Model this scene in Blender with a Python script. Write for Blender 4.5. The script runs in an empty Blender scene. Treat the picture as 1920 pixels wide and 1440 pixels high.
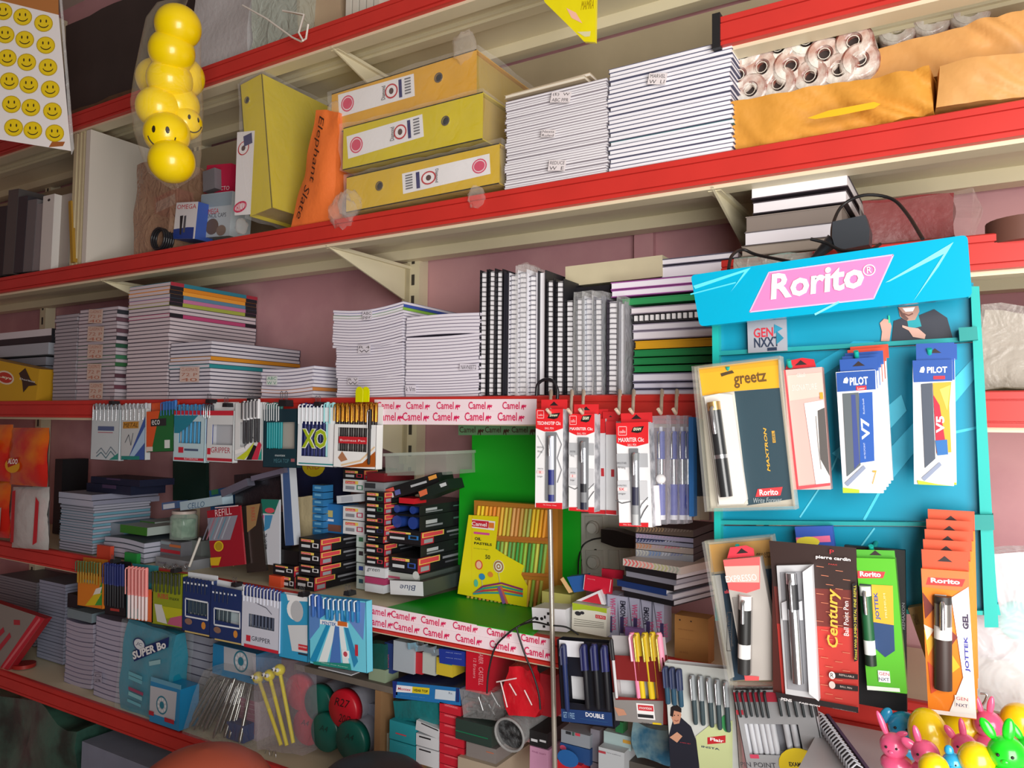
import bpy, math, random
from mathutils import Vector, Matrix, Euler
random.seed(7)
R=random.random
def U(a,b): return a+(b-a)*R()
sc=bpy.context.scene
COL=sc.collection
# ---------------------------------------------------------------- camera
YAW,PITCH,ROLL=math.radians(31.33),math.radians(2.9),math.radians(.64)
EYE=Vector((0,0,1.5)); FPX=1440.0
fw=Vector((-math.sin(YAW)*math.cos(PITCH),math.cos(YAW)*math.cos(PITCH),math.sin(PITCH)))
r0=Vector((math.cos(YAW),math.sin(YAW),0)); u0=r0.cross(fw)
rt=r0*math.cos(ROLL)+u0*math.sin(ROLL); up=u0*math.cos(ROLL)-r0*math.sin(ROLL)
cd=bpy.data.cameras.new('camera'); cd.sensor_width=36; cd.lens=36*FPX/1920; cd.clip_start=.02
cam=bpy.data.objects.new('camera',cd); COL.objects.link(cam)
cam.matrix_world=Matrix((( rt.x,up.x,-fw.x,EYE.x),(rt.y,up.y,-fw.y,EYE.y),(rt.z,up.z,-fw.z,EYE.z),(0,0,0,1)))
sc.camera=cam
# ---------------------------------------------------------------- light
w=bpy.data.worlds.new('daylight'); sc.world=w; w.use_nodes=True
bg=w.node_tree.nodes['Background']; bg.inputs[0].default_value=(.86,.93,1,1); bg.inputs[1].default_value=.09
def area(name,loc,target,sx,sy,power,col):
    l=bpy.data.lights.new(name,'AREA'); l.shape='RECTANGLE'; l.size=sx; l.size_y=sy; l.energy=power; l.color=col
    o=bpy.data.objects.new(name,l); COL.objects.link(o); o.location=loc
    o.rotation_euler=(Vector(target)-Vector(loc)).to_track_quat('-Z','Y').to_euler(); return o
area('shopfront_daylight',(.72,-.3,1.42),(-.1,1.2,1.5),1.1,1.4,40,(1,.97,.93))
sc.view_settings.view_transform='Standard'; sc.view_settings.look='None'
sc.view_settings.gamma=1; sc.view_settings.use_curve_mapping=False; sc.view_settings.exposure=.45
# ---------------------------------------------------------------- pixel to place
def ray(px,py):
    return (fw*FPX+rt*(px-960)+up*(720-py))
def at(px,py,Y):
    d=ray(px,py); return EYE+d*(Y/d.y)
def atz(px,py,z):
    d=ray(px,py); return EYE+d*((z-EYE.z)/d.z)
def hit(px,py,p0,n):
    d=ray(px,py); return EYE+d*((p0-EYE).dot(n)/d.dot(n))
# ---------------------------------------------------------------- materials
def lin(c): return c/12.92 if c<=.04045 else ((c+.055)/1.055)**2.4
def hexc(h): return tuple(lin(int(h[i:i+2],16)/255) for i in (0,2,4))+(1,)
MC={}
def mat(h,rough=.5,metal=0,noise=0,scale=30,bump=0,bscale=60,clear=0,h2=None):
    k=(h,rough,metal,noise,scale,bump,bscale,clear,h2)
    if k in MC: return MC[k]
    m=bpy.data.materials.new('mat_'+h); m.use_nodes=True; nt=m.node_tree; b=nt.nodes['Principled BSDF']
    b.inputs['Base Color'].default_value=hexc(h); b.inputs['Roughness'].default_value=rough; b.inputs['Metallic'].default_value=metal
    if noise or h2:
        tc=nt.nodes.new('ShaderNodeTexCoord'); n=nt.nodes.new('ShaderNodeTexNoise'); n.inputs['Scale'].default_value=scale; n.inputs['Detail'].default_value=5
        nt.links.new(tc.outputs['Object'],n.inputs['Vector'])
        cr=nt.nodes.new('ShaderNodeValToRGB'); c=hexc(h)
        if h2: cr.color_ramp.elements[0].color=hexc(h2); cr.color_ramp.elements[1].color=c; cr.color_ramp.elements[0].position=.4; cr.color_ramp.elements[1].position=.6
        else:
            cr.color_ramp.elements[0].color=tuple(x*(1-noise) for x in c[:3])+(1,); cr.color_ramp.elements[1].color=c
            cr.color_ramp.elements[0].position=.3; cr.color_ramp.elements[1].position=.7
        nt.links.new(n.outputs['Fac'],cr.inputs['Fac']); nt.links.new(cr.outputs['Color'],b.inputs['Base Color'])
    if bump:
        tc=nt.nodes.new('ShaderNodeTexCoord'); n=nt.nodes.new('ShaderNodeTexNoise'); n.inputs['Scale'].default_value=bscale; n.inputs['Detail'].default_value=4
        nt.links.new(tc.outputs['Object'],n.inputs['Vector'])
        bp=nt.nodes.new('ShaderNodeBump'); bp.inputs['Strength'].default_value=bump; bp.inputs['Distance'].default_value=.01
        nt.links.new(n.outputs['Fac'],bp.inputs['Height']); nt.links.new(bp.outputs['Normal'],b.inputs['Normal'])
    if clear:
        b.inputs['Coat Weight'].default_value=clear; b.inputs['Coat Roughness'].default_value=.08
    MC[k]=m; return m
def film(h='ffffff',op=.18,bump=.8,bscale=40,rough=.12):
    k=('film',h,op,bump,bscale,rough)
    if k in MC: return MC[k]
    m=bpy.data.materials.new('clear_film'); m.use_nodes=True; nt=m.node_tree; b=nt.nodes['Principled BSDF']; o=nt.nodes['Material Output']
    b.inputs['Base Color'].default_value=hexc(h); b.inputs['Roughness'].default_value=rough
    tr=nt.nodes.new('ShaderNodeBsdfTransparent'); mx=nt.nodes.new('ShaderNodeMixShader')
    tc=nt.nodes.new('ShaderNodeTexCoord'); n=nt.nodes.new('ShaderNodeTexNoise'); n.inputs['Scale'].default_value=bscale; n.inputs['Distortion'].default_value=1.5
    nt.links.new(tc.outputs['Object'],n.inputs['Vector'])
    bp=nt.nodes.new('ShaderNodeBump'); bp.inputs['Strength'].default_value=bump; bp.inputs['Distance'].default_value=.01
    nt.links.new(n.outputs['Fac'],bp.inputs['Height']); nt.links.new(bp.outputs['Normal'],b.inputs['Normal'])
    lw=nt.nodes.new('ShaderNodeLayerWeight'); lw.inputs[0].default_value=.35; nt.links.new(bp.outputs['Normal'],lw.inputs['Normal'])
    mr=nt.nodes.new('ShaderNodeMapRange'); mr.inputs[3].default_value=op; mr.inputs[4].default_value=min(1,op+.28)
    nt.links.new(lw.outputs['Facing'],mr.inputs[0]); nt.links.new(mr.outputs[0],mx.inputs[0])
    nt.links.new(tr.outputs[0],mx.inputs[1]); nt.links.new(b.outputs[0],mx.inputs[2]); nt.links.new(mx.outputs[0],o.inputs[0])
    MC[k]=m; return m
C=lambda h,**k: mat(h,**k) if isinstance(h,str) else h
# ---------------------------------------------------------------- text
FONTS={}
TX={}
def text_mesh(s,bold=0,shear=0):
    k=(s,bold,shear)
    if k in TX: return TX[k]
    c=bpy.data.curves.new('txt','FONT'); c.body=s; c.size=1; c.resolution_u=2; c.offset=bold; c.shear=shear; c.fill_mode='FRONT'
    o=bpy.data.objects.new('txt',c); me=bpy.data.meshes.new_from_object(o)
    vs=[(v.co.x,v.co.y) for v in me.vertices]; fs=[tuple(p.vertices) for p in me.polygons]
    bpy.data.objects.remove(o); bpy.data.meshes.remove(me); bpy.data.curves.remove(c)
    if not vs: vs=[(0,0),(1,1)]
    x0=min(v[0] for v in vs); x1=max(v[0] for v in vs); y0=min(v[1] for v in vs); y1=max(v[1] for v in vs)
    vs=[((x-x0)/(x1-x0+1e-9),(y-y0)/(y1-y0+1e-9)) for x,y in vs]
    TX[k]=(vs,fs); return TX[k]
# ---------------------------------------------------------------- mesh builder (local frame: x right, y back, z up)
class MB:
    def __init__(s): s.v=[];s.f=[];s.mi=[];s.ms=[];s.sm=[];s.T=None
    def m(s,mt):
        mt=C(mt)
        if mt not in s.ms: s.ms.append(mt)
        return s.ms.index(mt)
    def add(s,vs,fs,mt,smooth=False):
        k=s.m(mt); n=len(s.v)
        if s.T: vs=[tuple(s.T@Vector(v)) for v in vs]
        s.v+=vs; s.f+=[tuple(i+n for i in f) for f in fs]; s.mi+=[k]*len(fs); s.sm+=[smooth]*len(fs); return s
    def box(s,x0,x1,y0,y1,z0,z1,mt):
        vs=[(x,y,z) for z in (z0,z1) for y in (y0,y1) for x in (x0,x1)]
        return s.add(vs,[(0,2,3,1),(4,5,7,6),(0,1,5,4),(2,6,7,3),(0,4,6,2),(1,3,7,5)],mt)
    def hexa(s,a,b,mt):   # a,b: four corners each (ccw from front) front/back loops
        return s.add([tuple(v) for v in list(a)+list(b)],[(0,1,2,3),(7,6,5,4),(0,4,5,1),(1,5,6,2),(2,6,7,3),(3,7,4,0)],mt)
    def prism(s,pts,y0,y1,mt,side=None):
        n=len(pts); a=[(x,y0,z) for x,z in pts]; b=[(x,y1,z) for x,z in pts]
        s.add(a+b,[tuple(range(n)),tuple(range(2*n-1,n-1,-1))],mt)
        s.add(a+b,[(i,(i+n),(i+1)%n+n,(i+1)%n) for i in range(n)],side or mt); return s
    def flat(s,pts,y,mt): return s.add([(x,y,z) for x,z in pts],[tuple(range(len(pts)))],mt)
    def ring(s,cx,cz,r,r2,y,mt,n=20,sx=1):
        a=[(cx+sx*r*math.cos(t*2*math.pi/n),y,cz+r*math.sin(t*2*math.pi/n)) for t in range(n)]
        b=[(cx+sx*r2*math.cos(t*2*math.pi/n),y,cz+r2*math.sin(t*2*math.pi/n)) for t in range(n)]
        return s.add(a+b,[(i,(i+1)%n,(i+1)%n+n,i+n) for i in range(n)],mt)
    def tube(s,pts,r,mt,n=8,cap=True,sc=None):
        pts=[Vector(p) for p in pts]; rs=r if isinstance(r,(list,tuple)) else [r]*len(pts)
        vs=[];prev=None
        for i,p in enumerate(pts):
            d=(pts[min(i+1,len(pts)-1)]-pts[max(i-1,0)]).normalized()
            if prev is None: a=d.cross(Vector((0,0,1)) if abs(d.z)<.9 else Vector((1,0,0))).normalized()
            else: a=(prev-d*prev.dot(d)).normalized()
            prev=a; b=d.cross(a)
            for k in range(n):
                t=2*math.pi*k/n; vs.append(tuple(p+(a*math.cos(t)+b*math.sin(t))*rs[i]))
        fs=[(i*n+k,i*n+(k+1)%n,(i+1)*n+(k+1)%n,(i+1)*n+k) for i in range(len(pts)-1) for k in range(n)]
        s.add(vs,fs,mt,True)
        if cap: s.add(vs[:n],[tuple(range(n-1,-1,-1))],mt); s.add(vs[-n:],[tuple(range(n))],mt)
        return s
    def ell(s,c,r,mt,nu=16,nv=10,fn=None):
        if not isinstance(r,(tuple,list)): r=(r,r,r)
        vs=[]
        for j in range(nv+1):
            ph=math.pi*j/nv
            for i in range(nu):
                t=2*math.pi*i/nu; d=Vector((math.sin(ph)*math.cos(t),math.sin(ph)*math.sin(t),math.cos(ph)))
                k=fn(d) if fn else 1
                vs.append((c[0]+r[0]*d.x*k,c[1]+r[1]*d.y*k,c[2]+r[2]*d.z*k))
        fs=[(j*nu+i,(j+1)*nu+i,(j+1)*nu+(i+1)%nu,j*nu+(i+1)%nu) for j in range(nv) for i in range(nu)]
        return s.add(vs,fs,mt,True)
    def text(s,t,x0,x1,z0,z1,y,mt,bold=0,shear=0,rot=0):
        vs,fs=text_mesh(t,bold,shear)
        if rot==0: q=[(x0+u*(x1-x0),y,z0+v*(z1-z0)) for u,v in vs]
        elif rot==90: q=[(x1-v*(x1-x0),y,z0+u*(z1-z0)) for u,v in vs]
        elif rot==180: q=[(x1-u*(x1-x0),y,z1-v*(z1-z0)) for u,v in vs]
        else: q=[(x0+v*(x1-x0),y,z1-u*(z1-z0)) for u,v in vs]
        return s.add(q,fs,mt)
    def mesh(s,name='mesh'):
        me=bpy.data.meshes.new(name); me.from_pydata(s.v,[],s.f)
        for m_ in s.ms: me.materials.append(m_)
        me.polygons.foreach_set('material_index',s.mi); me.polygons.foreach_set('use_smooth',s.sm); me.update(); return me
    def build(s,name,parent=None,M=None,label=None,cat=None,group=None,kind=None):
        o=bpy.data.objects.new(name,s.mesh(name)); COL.objects.link(o)
        if parent: o.parent=parent
        if M is not None:
            if parent: o.matrix_local=M
            else: o.matrix_world=M
        return tag(o,label,cat,group,kind)
LABELS={}
def tag(o,label=None,cat=None,group=None,kind=None):
    if label: o['label']=label
    if cat: o['category']=cat
    if group: o['group']=group
    if kind: o['kind']=kind
    return o
def empty(name,M,label,cat,group=None):
    o=bpy.data.objects.new(name,None); o.empty_display_size=.02; COL.objects.link(o); o.matrix_world=M; return tag(o,label,cat,group)
def copy_tree(o,parent=None):
    c=o.copy(); COL.objects.link(c)
    if parent: c.parent=parent
    for ch in list(o.children):
        copy_tree(ch,c)
    return c
ORD='first second third fourth fifth sixth seventh eighth ninth tenth eleventh twelfth thirteenth fourteenth fifteenth sixteenth seventeenth eighteenth nineteenth twentieth'.split()
TENS={20:'twenty',30:'thirty',40:'forty',50:'fifty'}
def nth(i):   # i from 0
    n=i+1
    if n<=20: return ORD[i]
    t=n//10*10; return TENS[t][:-1]+'ieth' if n==t else TENS[t]+'-'+ORD[n-t-1]
def posn(i,n,a='topmost',b='bottom one',frm='from the top'):
    return a if i==0 else b if i==n-1 else nth(i)+' '+frm
def TM(loc,rz=0,rx=0,ry=0): return Matrix.Translation(Vector(loc))@Euler((rx,ry,rz),'XYZ').to_matrix().to_4x4()
# ---------------------------------------------------------------- a flat-fronted thing located from its front corners
class Card:
    def __init__(s,TL,TR,BL,Y,yaw=0,tilt=0):
        n=Vector((math.sin(math.radians(yaw)),-math.cos(math.radians(yaw)),0))
        if tilt: n=(n+Vector((0,0,math.tan(math.radians(tilt))))).normalized()
        p=at(TL[0],TL[1],Y); s.n=n; s.p0=p
        a=hit(*TR,p,n); b=hit(*BL,p,n)
        ex=(a-p).normalized(); ey=-n; ez=ex.cross(ey).normalized()
        s.w=(a-p).length; s.h=abs((b-p).dot(ez)); o=p-ez*s.h
        s.M=Matrix(((ex.x,ey.x,ez.x,o.x),(ex.y,ey.y,ez.y,o.y),(ex.z,ey.z,ez.z,o.z),(0,0,0,1))); s.I=s.M.inverted(); s.k=0
    def l(s,px,py):
        q=s.I@hit(px,py,s.p0,s.n); return (q.x,q.z)
    def draw(s,mb,items,y0=-.0003):
        """items in picture coordinates of the reference, transferred to the face of the card"""
        for it in items:
            s.k+=1; y=y0-.00012*s.k; op=it[0]
            if op=='r':
                a=s.l(it[1],it[2]); b=s.l(it[3],it[4]); x0,x1=max(0,min(a[0],b[0])),min(s.w,max(a[0],b[0])); z0,z1=max(0,min(a[1],b[1])),min(s.h,max(a[1],b[1]))
                if x1>x0 and z1>z0: mb.flat([(x0,z0),(x1,z0),(x1,z1),(x0,z1)],y,it[5])
            elif op=='p':
                pts=[s.l(*q) for q in it[1]]; pts=[(min(s.w,max(0,x)),min(s.h,max(0,z))) for x,z in pts]
                mb.flat(pts[::-1],y,it[2])
            elif op=='e':
                a=s.l(it[1],it[2]); b=s.l(it[1]+it[3],it[2]); c=s.l(it[1],it[2]+it[4])
                rx=abs(b[0]-a[0]); rz=abs(c[1]-a[1]); mb.flat([(a[0]+rx*math.cos(t*math.pi/9),a[1]+rz*math.sin(t*math.pi/9)) for t in range(18)],y,it[5])
            elif op=='o':
                a=s.l(it[1],it[2]); b=s.l(it[1]+it[3],it[2]); rr=abs(b[0]-a[0]); mb.ring(a[0],a[1],rr,rr*it[4],y,it[5])
            elif op=='l':
                pts=[s.l(*q) for q in it[1]]; hw=it[2]*s.w/100
                for i in range(len(pts)-1):
                    (xa,za),(xb,zb)=pts[i],pts[i+1]; d=math.hypot(xb-xa,zb-za) or 1; nx,nz=-(zb-za)/d*hw,(xb-xa)/d*hw
                    mb.flat([(xa-nx,za-nz),(xb-nx,zb-nz),(xb+nx,zb+nz),(xa+nx,za+nz)],y,it[3])
            elif op=='t':   # text,x0,y0,x1,y1,color,opts
                a=s.l(it[2],it[3]); b=s.l(it[4],it[5]); o=it[7] if len(it)>7 else {}
                mb.text(it[1],min(a[0],b[0]),max(a[0],b[0]),min(a[1],b[1]),max(a[1],b[1]),y,it[6],**o)
        return mb
# ---------------------------------------------------------------- the shop: walls, floor, ceiling, steel shelving
YF=1.13; YW=1.44
ZA,ZB,ZC,ZD,ZE,ZF,ZG=[1.5+z for z in (.832,.411,.047,-.352,-.71,.246,.62)]   # lip tops
PINK=mat('d3a0a4',rough=.8,h2='c48f96',scale=5,bump=.05)
CREAM=mat('e2d8b8',rough=.45,noise=.06,scale=8); RED=mat('d0352e',rough=.38,noise=.12,scale=9); REDD=mat('9c1c1a',rough=.4)
def st(mb,name,**k): return mb.build(name,kind='structure',**k)
st(MB().box(-3.4,2.4,YW,YW+.1,0,2.95,PINK),'wall_back')
st(MB().box(-3.5,-3.4,-1.6,YW+.1,0,2.95,mat('b88a8c',rough=.85,noise=.15,scale=4)),'wall_left')
st(MB().box(-3.4,-.2,-1.7,-1.6,0,2.95,mat('c9a9a6',rough=.85,noise=.1,scale=4)),'shade_wall_front')  # unseen wall behind the camera, added to keep the left side dark
st(MB().box(-3.5,2.4,-1.7,YW+.1,-.08,0,mat('c9c2b6',rough=.5,noise=.15,scale=5)),'floor')
st(MB().box(-3.5,2.4,-1.7,YW+.1,2.95,3.03,mat('bdb5a8',rough=.85,noise=.1,scale=3)),'ceiling')
XB=[-2.75,-1.94,-1.13,-.325,.48,1.285,2.09]
def shelf(x0,x1,zt,lab,capl=False,lipn='price_rail'):
    e=empty('wall_shelf',TM((x0,YF,zt)),lab,'shelf'); w=x1-x0
    m=MB(); m.box(0,w,.012,.285,-.012,-.003,CREAM)
    m.box(0,w,.012,.03,-.052,-.012,CREAM)                 # folded front flange
    m.box(0,w,.03,.045,-.052,-.046,CREAM)
    m.box(0,w,.12,.16,-.02,-.012,CREAM); m.box(0,w,.127,.153,-.026,-.02,CREAM)
    m.box(0,w,.25,.285,-.035,-.012,CREAM)
    m.build('deck',e)
    pr=[(0,-.046),(0,-.0405),(.003,-.040),(.003,-.0385),(-.001,-.038),(-.001,-.013),(.003,-.0125),(.003,-.011),(0,-.0105),(0,-.002),(.003,0),(.012,0),(.012,-.046)]
    vs=[(x,y,z) for x in (0,w) for y,z in pr]; n=len(pr); m=MB()
    m.add(vs,[(i,(i+1)%n,(i+1)%n+n,i+n) for i in range(n)]+[tuple(range(n-1,-1,-1)),tuple(range(n,2*n))],RED)
    m.build(lipn,e)
    if capl: MB().box(-.012,0,-.004,.02,-.05,.004,'1b1a1c').build('end_cap',e)
    return e
def bracket(x,zt,back,lab):
    e=empty('shelf_bracket',TM((x,YF,zt)),lab,'bracket','steel brackets under the shelves')
    m=MB(); f=[(.008,-.05),(.275,-.05),(.275,-back),(.255,-back)]
    a=[(0,y,z) for y,z in f]; b=[(.004,y,z) for y,z in f]; m.hexa(a,b,CREAM)
    m.box(-.008,.012,.02,.275,-.053,-.046,CREAM); m.build('plate',e)
    MB().box(-.004,.008,.262,.285,-back-.02,-.04,'b9ad8c').build('hook_flange',e); return e
names={'A':'top','B':'second','C':'third','D':'fourth','E':'bottom'}
shelf(-3.3,XB[3]-.012,ZA,'cream steel shelf with red front rail, topmost on the left')
shelf(-3.3,2.2,ZB,'long cream steel shelf with red front rail carrying the yellow binders')
shelf(-3.3,2.2,ZC,'long red-fronted steel shelf level with the eye, pens clipped along its left')
shelf(-3.3,2.2,ZD,'red-fronted steel shelf carrying the green sheet and ink boxes')
shelf(-3.3,.9,ZE,'lowest red-fronted shelf with a bare beige deck')
shelf(XB[3],2.2,ZF,'short red-fronted shelf behind the turquoise rack header')
shelf(XB[3],2.2,ZG,'red-fronted shelf with a black end cap above the paper rolls',capl=True)
for x,zt,l in ((XB[2],ZA,'cream bracket left of the topmost plastic-wrapped binder'),(XB[2],ZB,'cream triangular bracket under the shelf of lying binders'),(XB[3],ZB,'cream bracket left of the thick white books'),
    (XB[1],ZB,'cream bracket above the tall stack with coloured spines'),(XB[2],ZC,'cream bracket with a dark slot behind the gold pen card')):
    bracket(x-.018,zt,.125,l)
for x,l in ((XB[0],'cream slotted upright far left in the dark bay'),(XB[1],'cream slotted upright behind the tall notebook stacks'),(XB[2],'cream slotted upright behind the clear plastic box'),(XB[3],'cream slotted upright behind the turquoise rack'),(XB[4],'cream slotted upright right of the turquoise rack')):
    m=MB(); m.box(x-.018,x+.018,1.405,1.438,0,2.9,CREAM)
    for k in range(58): m.box(x-.004,x+.004,1.4035,1.405,.02+k*.05,.045+k*.05,'3a3630')
    m.build('shelf_upright',label=l,cat='shelf upright',group='uprights of the wall shelving')
MB().box(-.585,-.545,1.425,1.44,ZC+.1,ZF+.2,PINK).build('trim_1',kind='structure')
def slant(m,c,s,xa,ya,xb,yb,hh,y,col,**o):
    A=Vector(c.l(xa,ya)); Bq=Vector(c.l(xb,yb)); d=Bq-A; T=Vector(c.l(xa,ya-hh)); n=Vector((-d.y,d.x)).normalized()*(T-A).length
    vs,fs=text_mesh(s,o.get('bold',0),o.get('shear',0)); m.add([(A.x+d.x*u+n.x*v,y,A.y+d.y*u+n.y*v) for u,v in vs],fs,col)
from mathutils import noise as NZ
def gbox(mb,x0,x1,y0,y1,z0,z1,nx,ny,nz,mt,fn=None,smooth=True):
    def P(u,v,w_):
        p=Vector((x0+(x1-x0)*u,y0+(y1-y0)*v,z0+(z1-z0)*w_)); return tuple(fn(p,u,v,w_)) if fn else tuple(p)
    def grid(f,a,b,flip):
        vs=[f(i/a,j/b) for j in range(b+1) for i in range(a+1)]
        fs=[(j*(a+1)+i,j*(a+1)+i+1,(j+1)*(a+1)+i+1,(j+1)*(a+1)+i) for j in range(b) for i in range(a)]
        mb.add(vs,[q[::-1] for q in fs] if flip else fs,mt,smooth)
    grid(lambda u,w_:P(u,0,w_),nx,nz,0); grid(lambda u,w_:P(u,1,w_),nx,nz,1)
    grid(lambda v,w_:P(0,v,w_),ny,nz,1); grid(lambda v,w_:P(1,v,w_),ny,nz,0)
    grid(lambda u,v:P(u,v,0),nx,ny,1); grid(lambda u,v:P(u,v,1),nx,ny,0)
    return mb
def crumple(a,s,seed=0):
    return lambda p,u,v,w_: p+NZ.noise_vector(p*s+Vector((seed*3.1,0,seed)))*a
def soft(a,s,seed,k=.5):   # crumpled and rounded off at the edges
    def f(p,u,v,w_):
        return p+NZ.noise_vector(p*s+Vector((seed*3.1,0,seed)))*a
    return f
# ------------------------------------------------ notebooks
BK={}
def book(w,d,t,cover,page,spine='B',bend=0,stripe=None,label=None,cat='notebook',group=None,c=.0007,name='notebook'):
    k=(round(w,4),round(d,4),round(t,5),cover,page,spine,round(bend,4),stripe)
    if k in BK: o=copy_tree(BK[k])
    else:
        n=8 if bend else 1
        xs=[w*i/n for i in range(n+1)]; zf=lambda x:-bend*math.sin(math.pi*x/w)+bend*.6*(x/w-.5)
        def slab(mb,a,b,z0,z1,y0,y1,mt):
            q=[a+(b-a)*i/n for i in range(n+1)]
            mb.prism([(x,z0+zf(x)) for x in q]+[(x,z1+zf(x)) for x in q[::-1]],y0,y1,mt)
        m=MB(); slab(m,0,w,0,c,0,d,cover); slab(m,0,w,t-c,t,0,d,cover)
        if spine=='R': slab(m,w-c,w,c,t-c,0,d,cover)
        elif spine=='L': slab(m,0,c,c,t-c,0,d,cover)
        elif spine=='F': slab(m,0,w,c,t-c,0,c,cover)
        else: slab(m,0,w,c,t-c,d-c,d,cover)
        if stripe: m.box(w,w+.0003,d*.0,d*.14,0.0002,t,stripe); m.box(w,w+.0003,d*.86,d,0.0002,t,stripe)
        o=m.build(name); i=.0012
        p=MB(); slab(p,i if spine!='L' else c,w-(i if spine!='R' else c),c,t-c,i if spine!='F' else c,d-(i if spine in 'RLF' else c),page)
        p.build('page_block',o); BK[k]=o
    tag(o,label,cat,group); return o
WH='e9e6ea'; GW='cfcacf'
def stack(x0,x1,yb,yt,Y,zb,n,d,cover,page,where,kind='white-paged notebook',spine='B',bend=0,jit=.002,special={},group=None,jw=0,rz=0,top=None,c=.0007,skip=()):
    """a pile located by the picture columns of its front edge; books run from the top down"""
    L=at(x0,yb,Y); Rr=at(x1,yb,Y); w=Rr.x-L.x; zt=top if top else at((x0+x1)/2,yt,Y).z; t=(zt-zb)/n
    for i in range(n):
        z=zt-t*(i+1); cv=cover; sp=spine; st_=None; kd=kind; pg=page
        if i in special:
            q=special[i]; cv=q.get('c',cv); sp=q.get('s',sp); st_=q.get('st'); kd=q.get('k',kd); pg=q.get('p',pg)
        if callable(cv): cv=cv(i)
        o=book(w,d,t*.96,cv,pg,sp,bend,st_,'%s, %s %s'%(kd,posn(i,n,'topmost','lowest'),where),group=group,c=c)
        o.matrix_world=TM((L.x+U(-jit,jit),Y+U(0,jit*1.5)+.001,z),math.radians(rz)+U(-.5,.5)*jit*4)
    return L,w,t
def mark(px0,py0,px1,py1,Y,txts,label=None,bgc='e9e0e2',col='4a4448',name='paper_label',cat='label'):
    c=Card((px0,py0),(px1,py0),(px0,py1),Y); m=MB(); m.box(0,c.w,0,.0004,0,c.h,bgc)
    for i,t in enumerate(txts):
        n=len(txts); m.text(t,c.w*.08,c.w*.92,c.h*(1-(i+.85)/n),c.h*(1-(i+.2)/n),-.0002,col)
    m.build(name,M=c.M,label=label,cat=cat)
# second shelf: white notebook piles
st(MB().box(-3.3,2.2,1.40,1.404,ZB,ZA-.05,mat('b3a487',rough=.6,noise=.2,scale=6)),'trim_2')  # cream back panel, its shade put into the browner colour
stack(945,1137,355,168,1.135,ZB,36,.24,'a9a0a8','efecef','in the pile right of the binders',group='thin white notebooks on the second shelf',kind='thin white-edged notebook',jit=.0025,c=.0004)
L1=at(948,170,1.14)
o=book(.158,.23,.006,'c9b79c','e4dccb',label='yellowed notebook leaning across the top of the thin white pile',cat='notebook'); o.matrix_world=TM((L1.x,1.137,at(945,187,1.137).z+.001),0,0,math.radians(-.4))
o=book(.158,.23,.006,'c9b79c','e9e2d6',label='cream-edged notebook lying highest above the thin white pile',cat='notebook'); o.matrix_world=TM((L1.x+.004,1.15,at(945,187,1.137).z+.0085),0,0,math.radians(-1))
stack(1139,1372,322,100,1.135,ZB,24,.26,'5d5e78','f4f1f6','left of the paper rolls',kind='thick dark-covered notebook',group='thick notebooks on the second shelf',c=.0006,jit=.0025,special={17:{'c':'2f6d73','k':'thick teal-covered notebook'}})
mark(1035,172,1072,192,1.13,['(E)  W','ABC PPR'],'small printed recycling mark high on the thin white pile')
mark(1016,243,1042,257,1.13,['Nexta','Ruled'],'small two-line print midway on the thin white pile')
mark(1030,300,1062,320,1.13,['REDUCE','W  E'],'small printed recycling mark low on the thin white pile')
mark(1218,137,1252,158,1.13,['MARVEL','W  LI'],'small printed mark on the thick dark-lined pile')
# binders
YEL=mat('d9c312',rough=.35,noise=.1,scale=12); YEO=mat('e3a92e',rough=.4,noise=.12,scale=12)
FILM=film('ffffff',0,.35,30); FILMH=film('fff6ee',.07,.6,35)
def binder(TL,TR,BL,Y,dep,colr,lab,items,hole,ringr,wrap=True,label_px=None,knots=()):
    c=Card(TL,TR,BL,Y); e=empty('lever_arch_binder',c.M,lab,'binder')
    m=MB(); th=.002
    m.box(0,c.w,0,th,0,c.h,colr); m.box(0,c.w,0,dep,0,th,colr) if c.w>c.h else m.box(0,th,0,dep,0,c.h,colr)
    m.box(0,c.w,0,dep,c.h-th,c.h,colr) if c.w>c.h else m.box(c.w-th,c.w,0,dep,0,c.h,colr)
    m.build('cover',e)
    p=MB(); p.box(th*1.5 if c.w<c.h else .008,c.w-(th*1.5 if c.w<c.h else .008),th,dep-.01,th*1.5 if c.w>c.h else .008,c.h-(th*1.5 if c.w>c.h else .008),mat('b99a3c',rough=.6)); p.build('inner_box',e)
    h=c.l(*hole); g=MB(); g.ring(h[0],h[1],ringr,ringr*.72,-.0018,mat('c9c9c9',rough=.25,metal=1)); g.ring(h[0],h[1],ringr*.72,.0001,-.0006,'2a2a2e'); g.tube([(h[0],-.0002,h[1]),(h[0],-.0018,h[1])],ringr,mat('c9c9c9',rough=.25,metal=1),16,False); g.build('finger_ring',e)
    q=MB(); a=[c.l(*s) for s in label_px]; q.flat(a[::-1],-.0004,'ece9ea'); c.draw(q,items,-.0006); q.build('spine_label',e)
    if wrap:
        f=MB(); gbox(f,-.006,c.w+.006,-.004,dep+.004,-.004,c.h+.005,16,8,6,FILM,crumple(.006,26,len(lab)))
        for k in knots:
            kp=c.l(k[0],k[1]); f.ell((kp[0],k[3],kp[1]),(k[2],k[2]*.8,k[2]*1.1),FILMH,14,10,lambda d:1+.35*NZ.noise(d*2.6+Vector((k[0],0,0))))
        f.build('plastic_wrap',e)
    return c
def lab_items(ox,oy,ax,ay,bx,by,flip=False):
    # spine label drawn in a small frame: origin + a along the spine, b across it
    P=lambda u,v:(ox+ax*u+bx*v,oy+ay*u+by*v)
    return P
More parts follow.
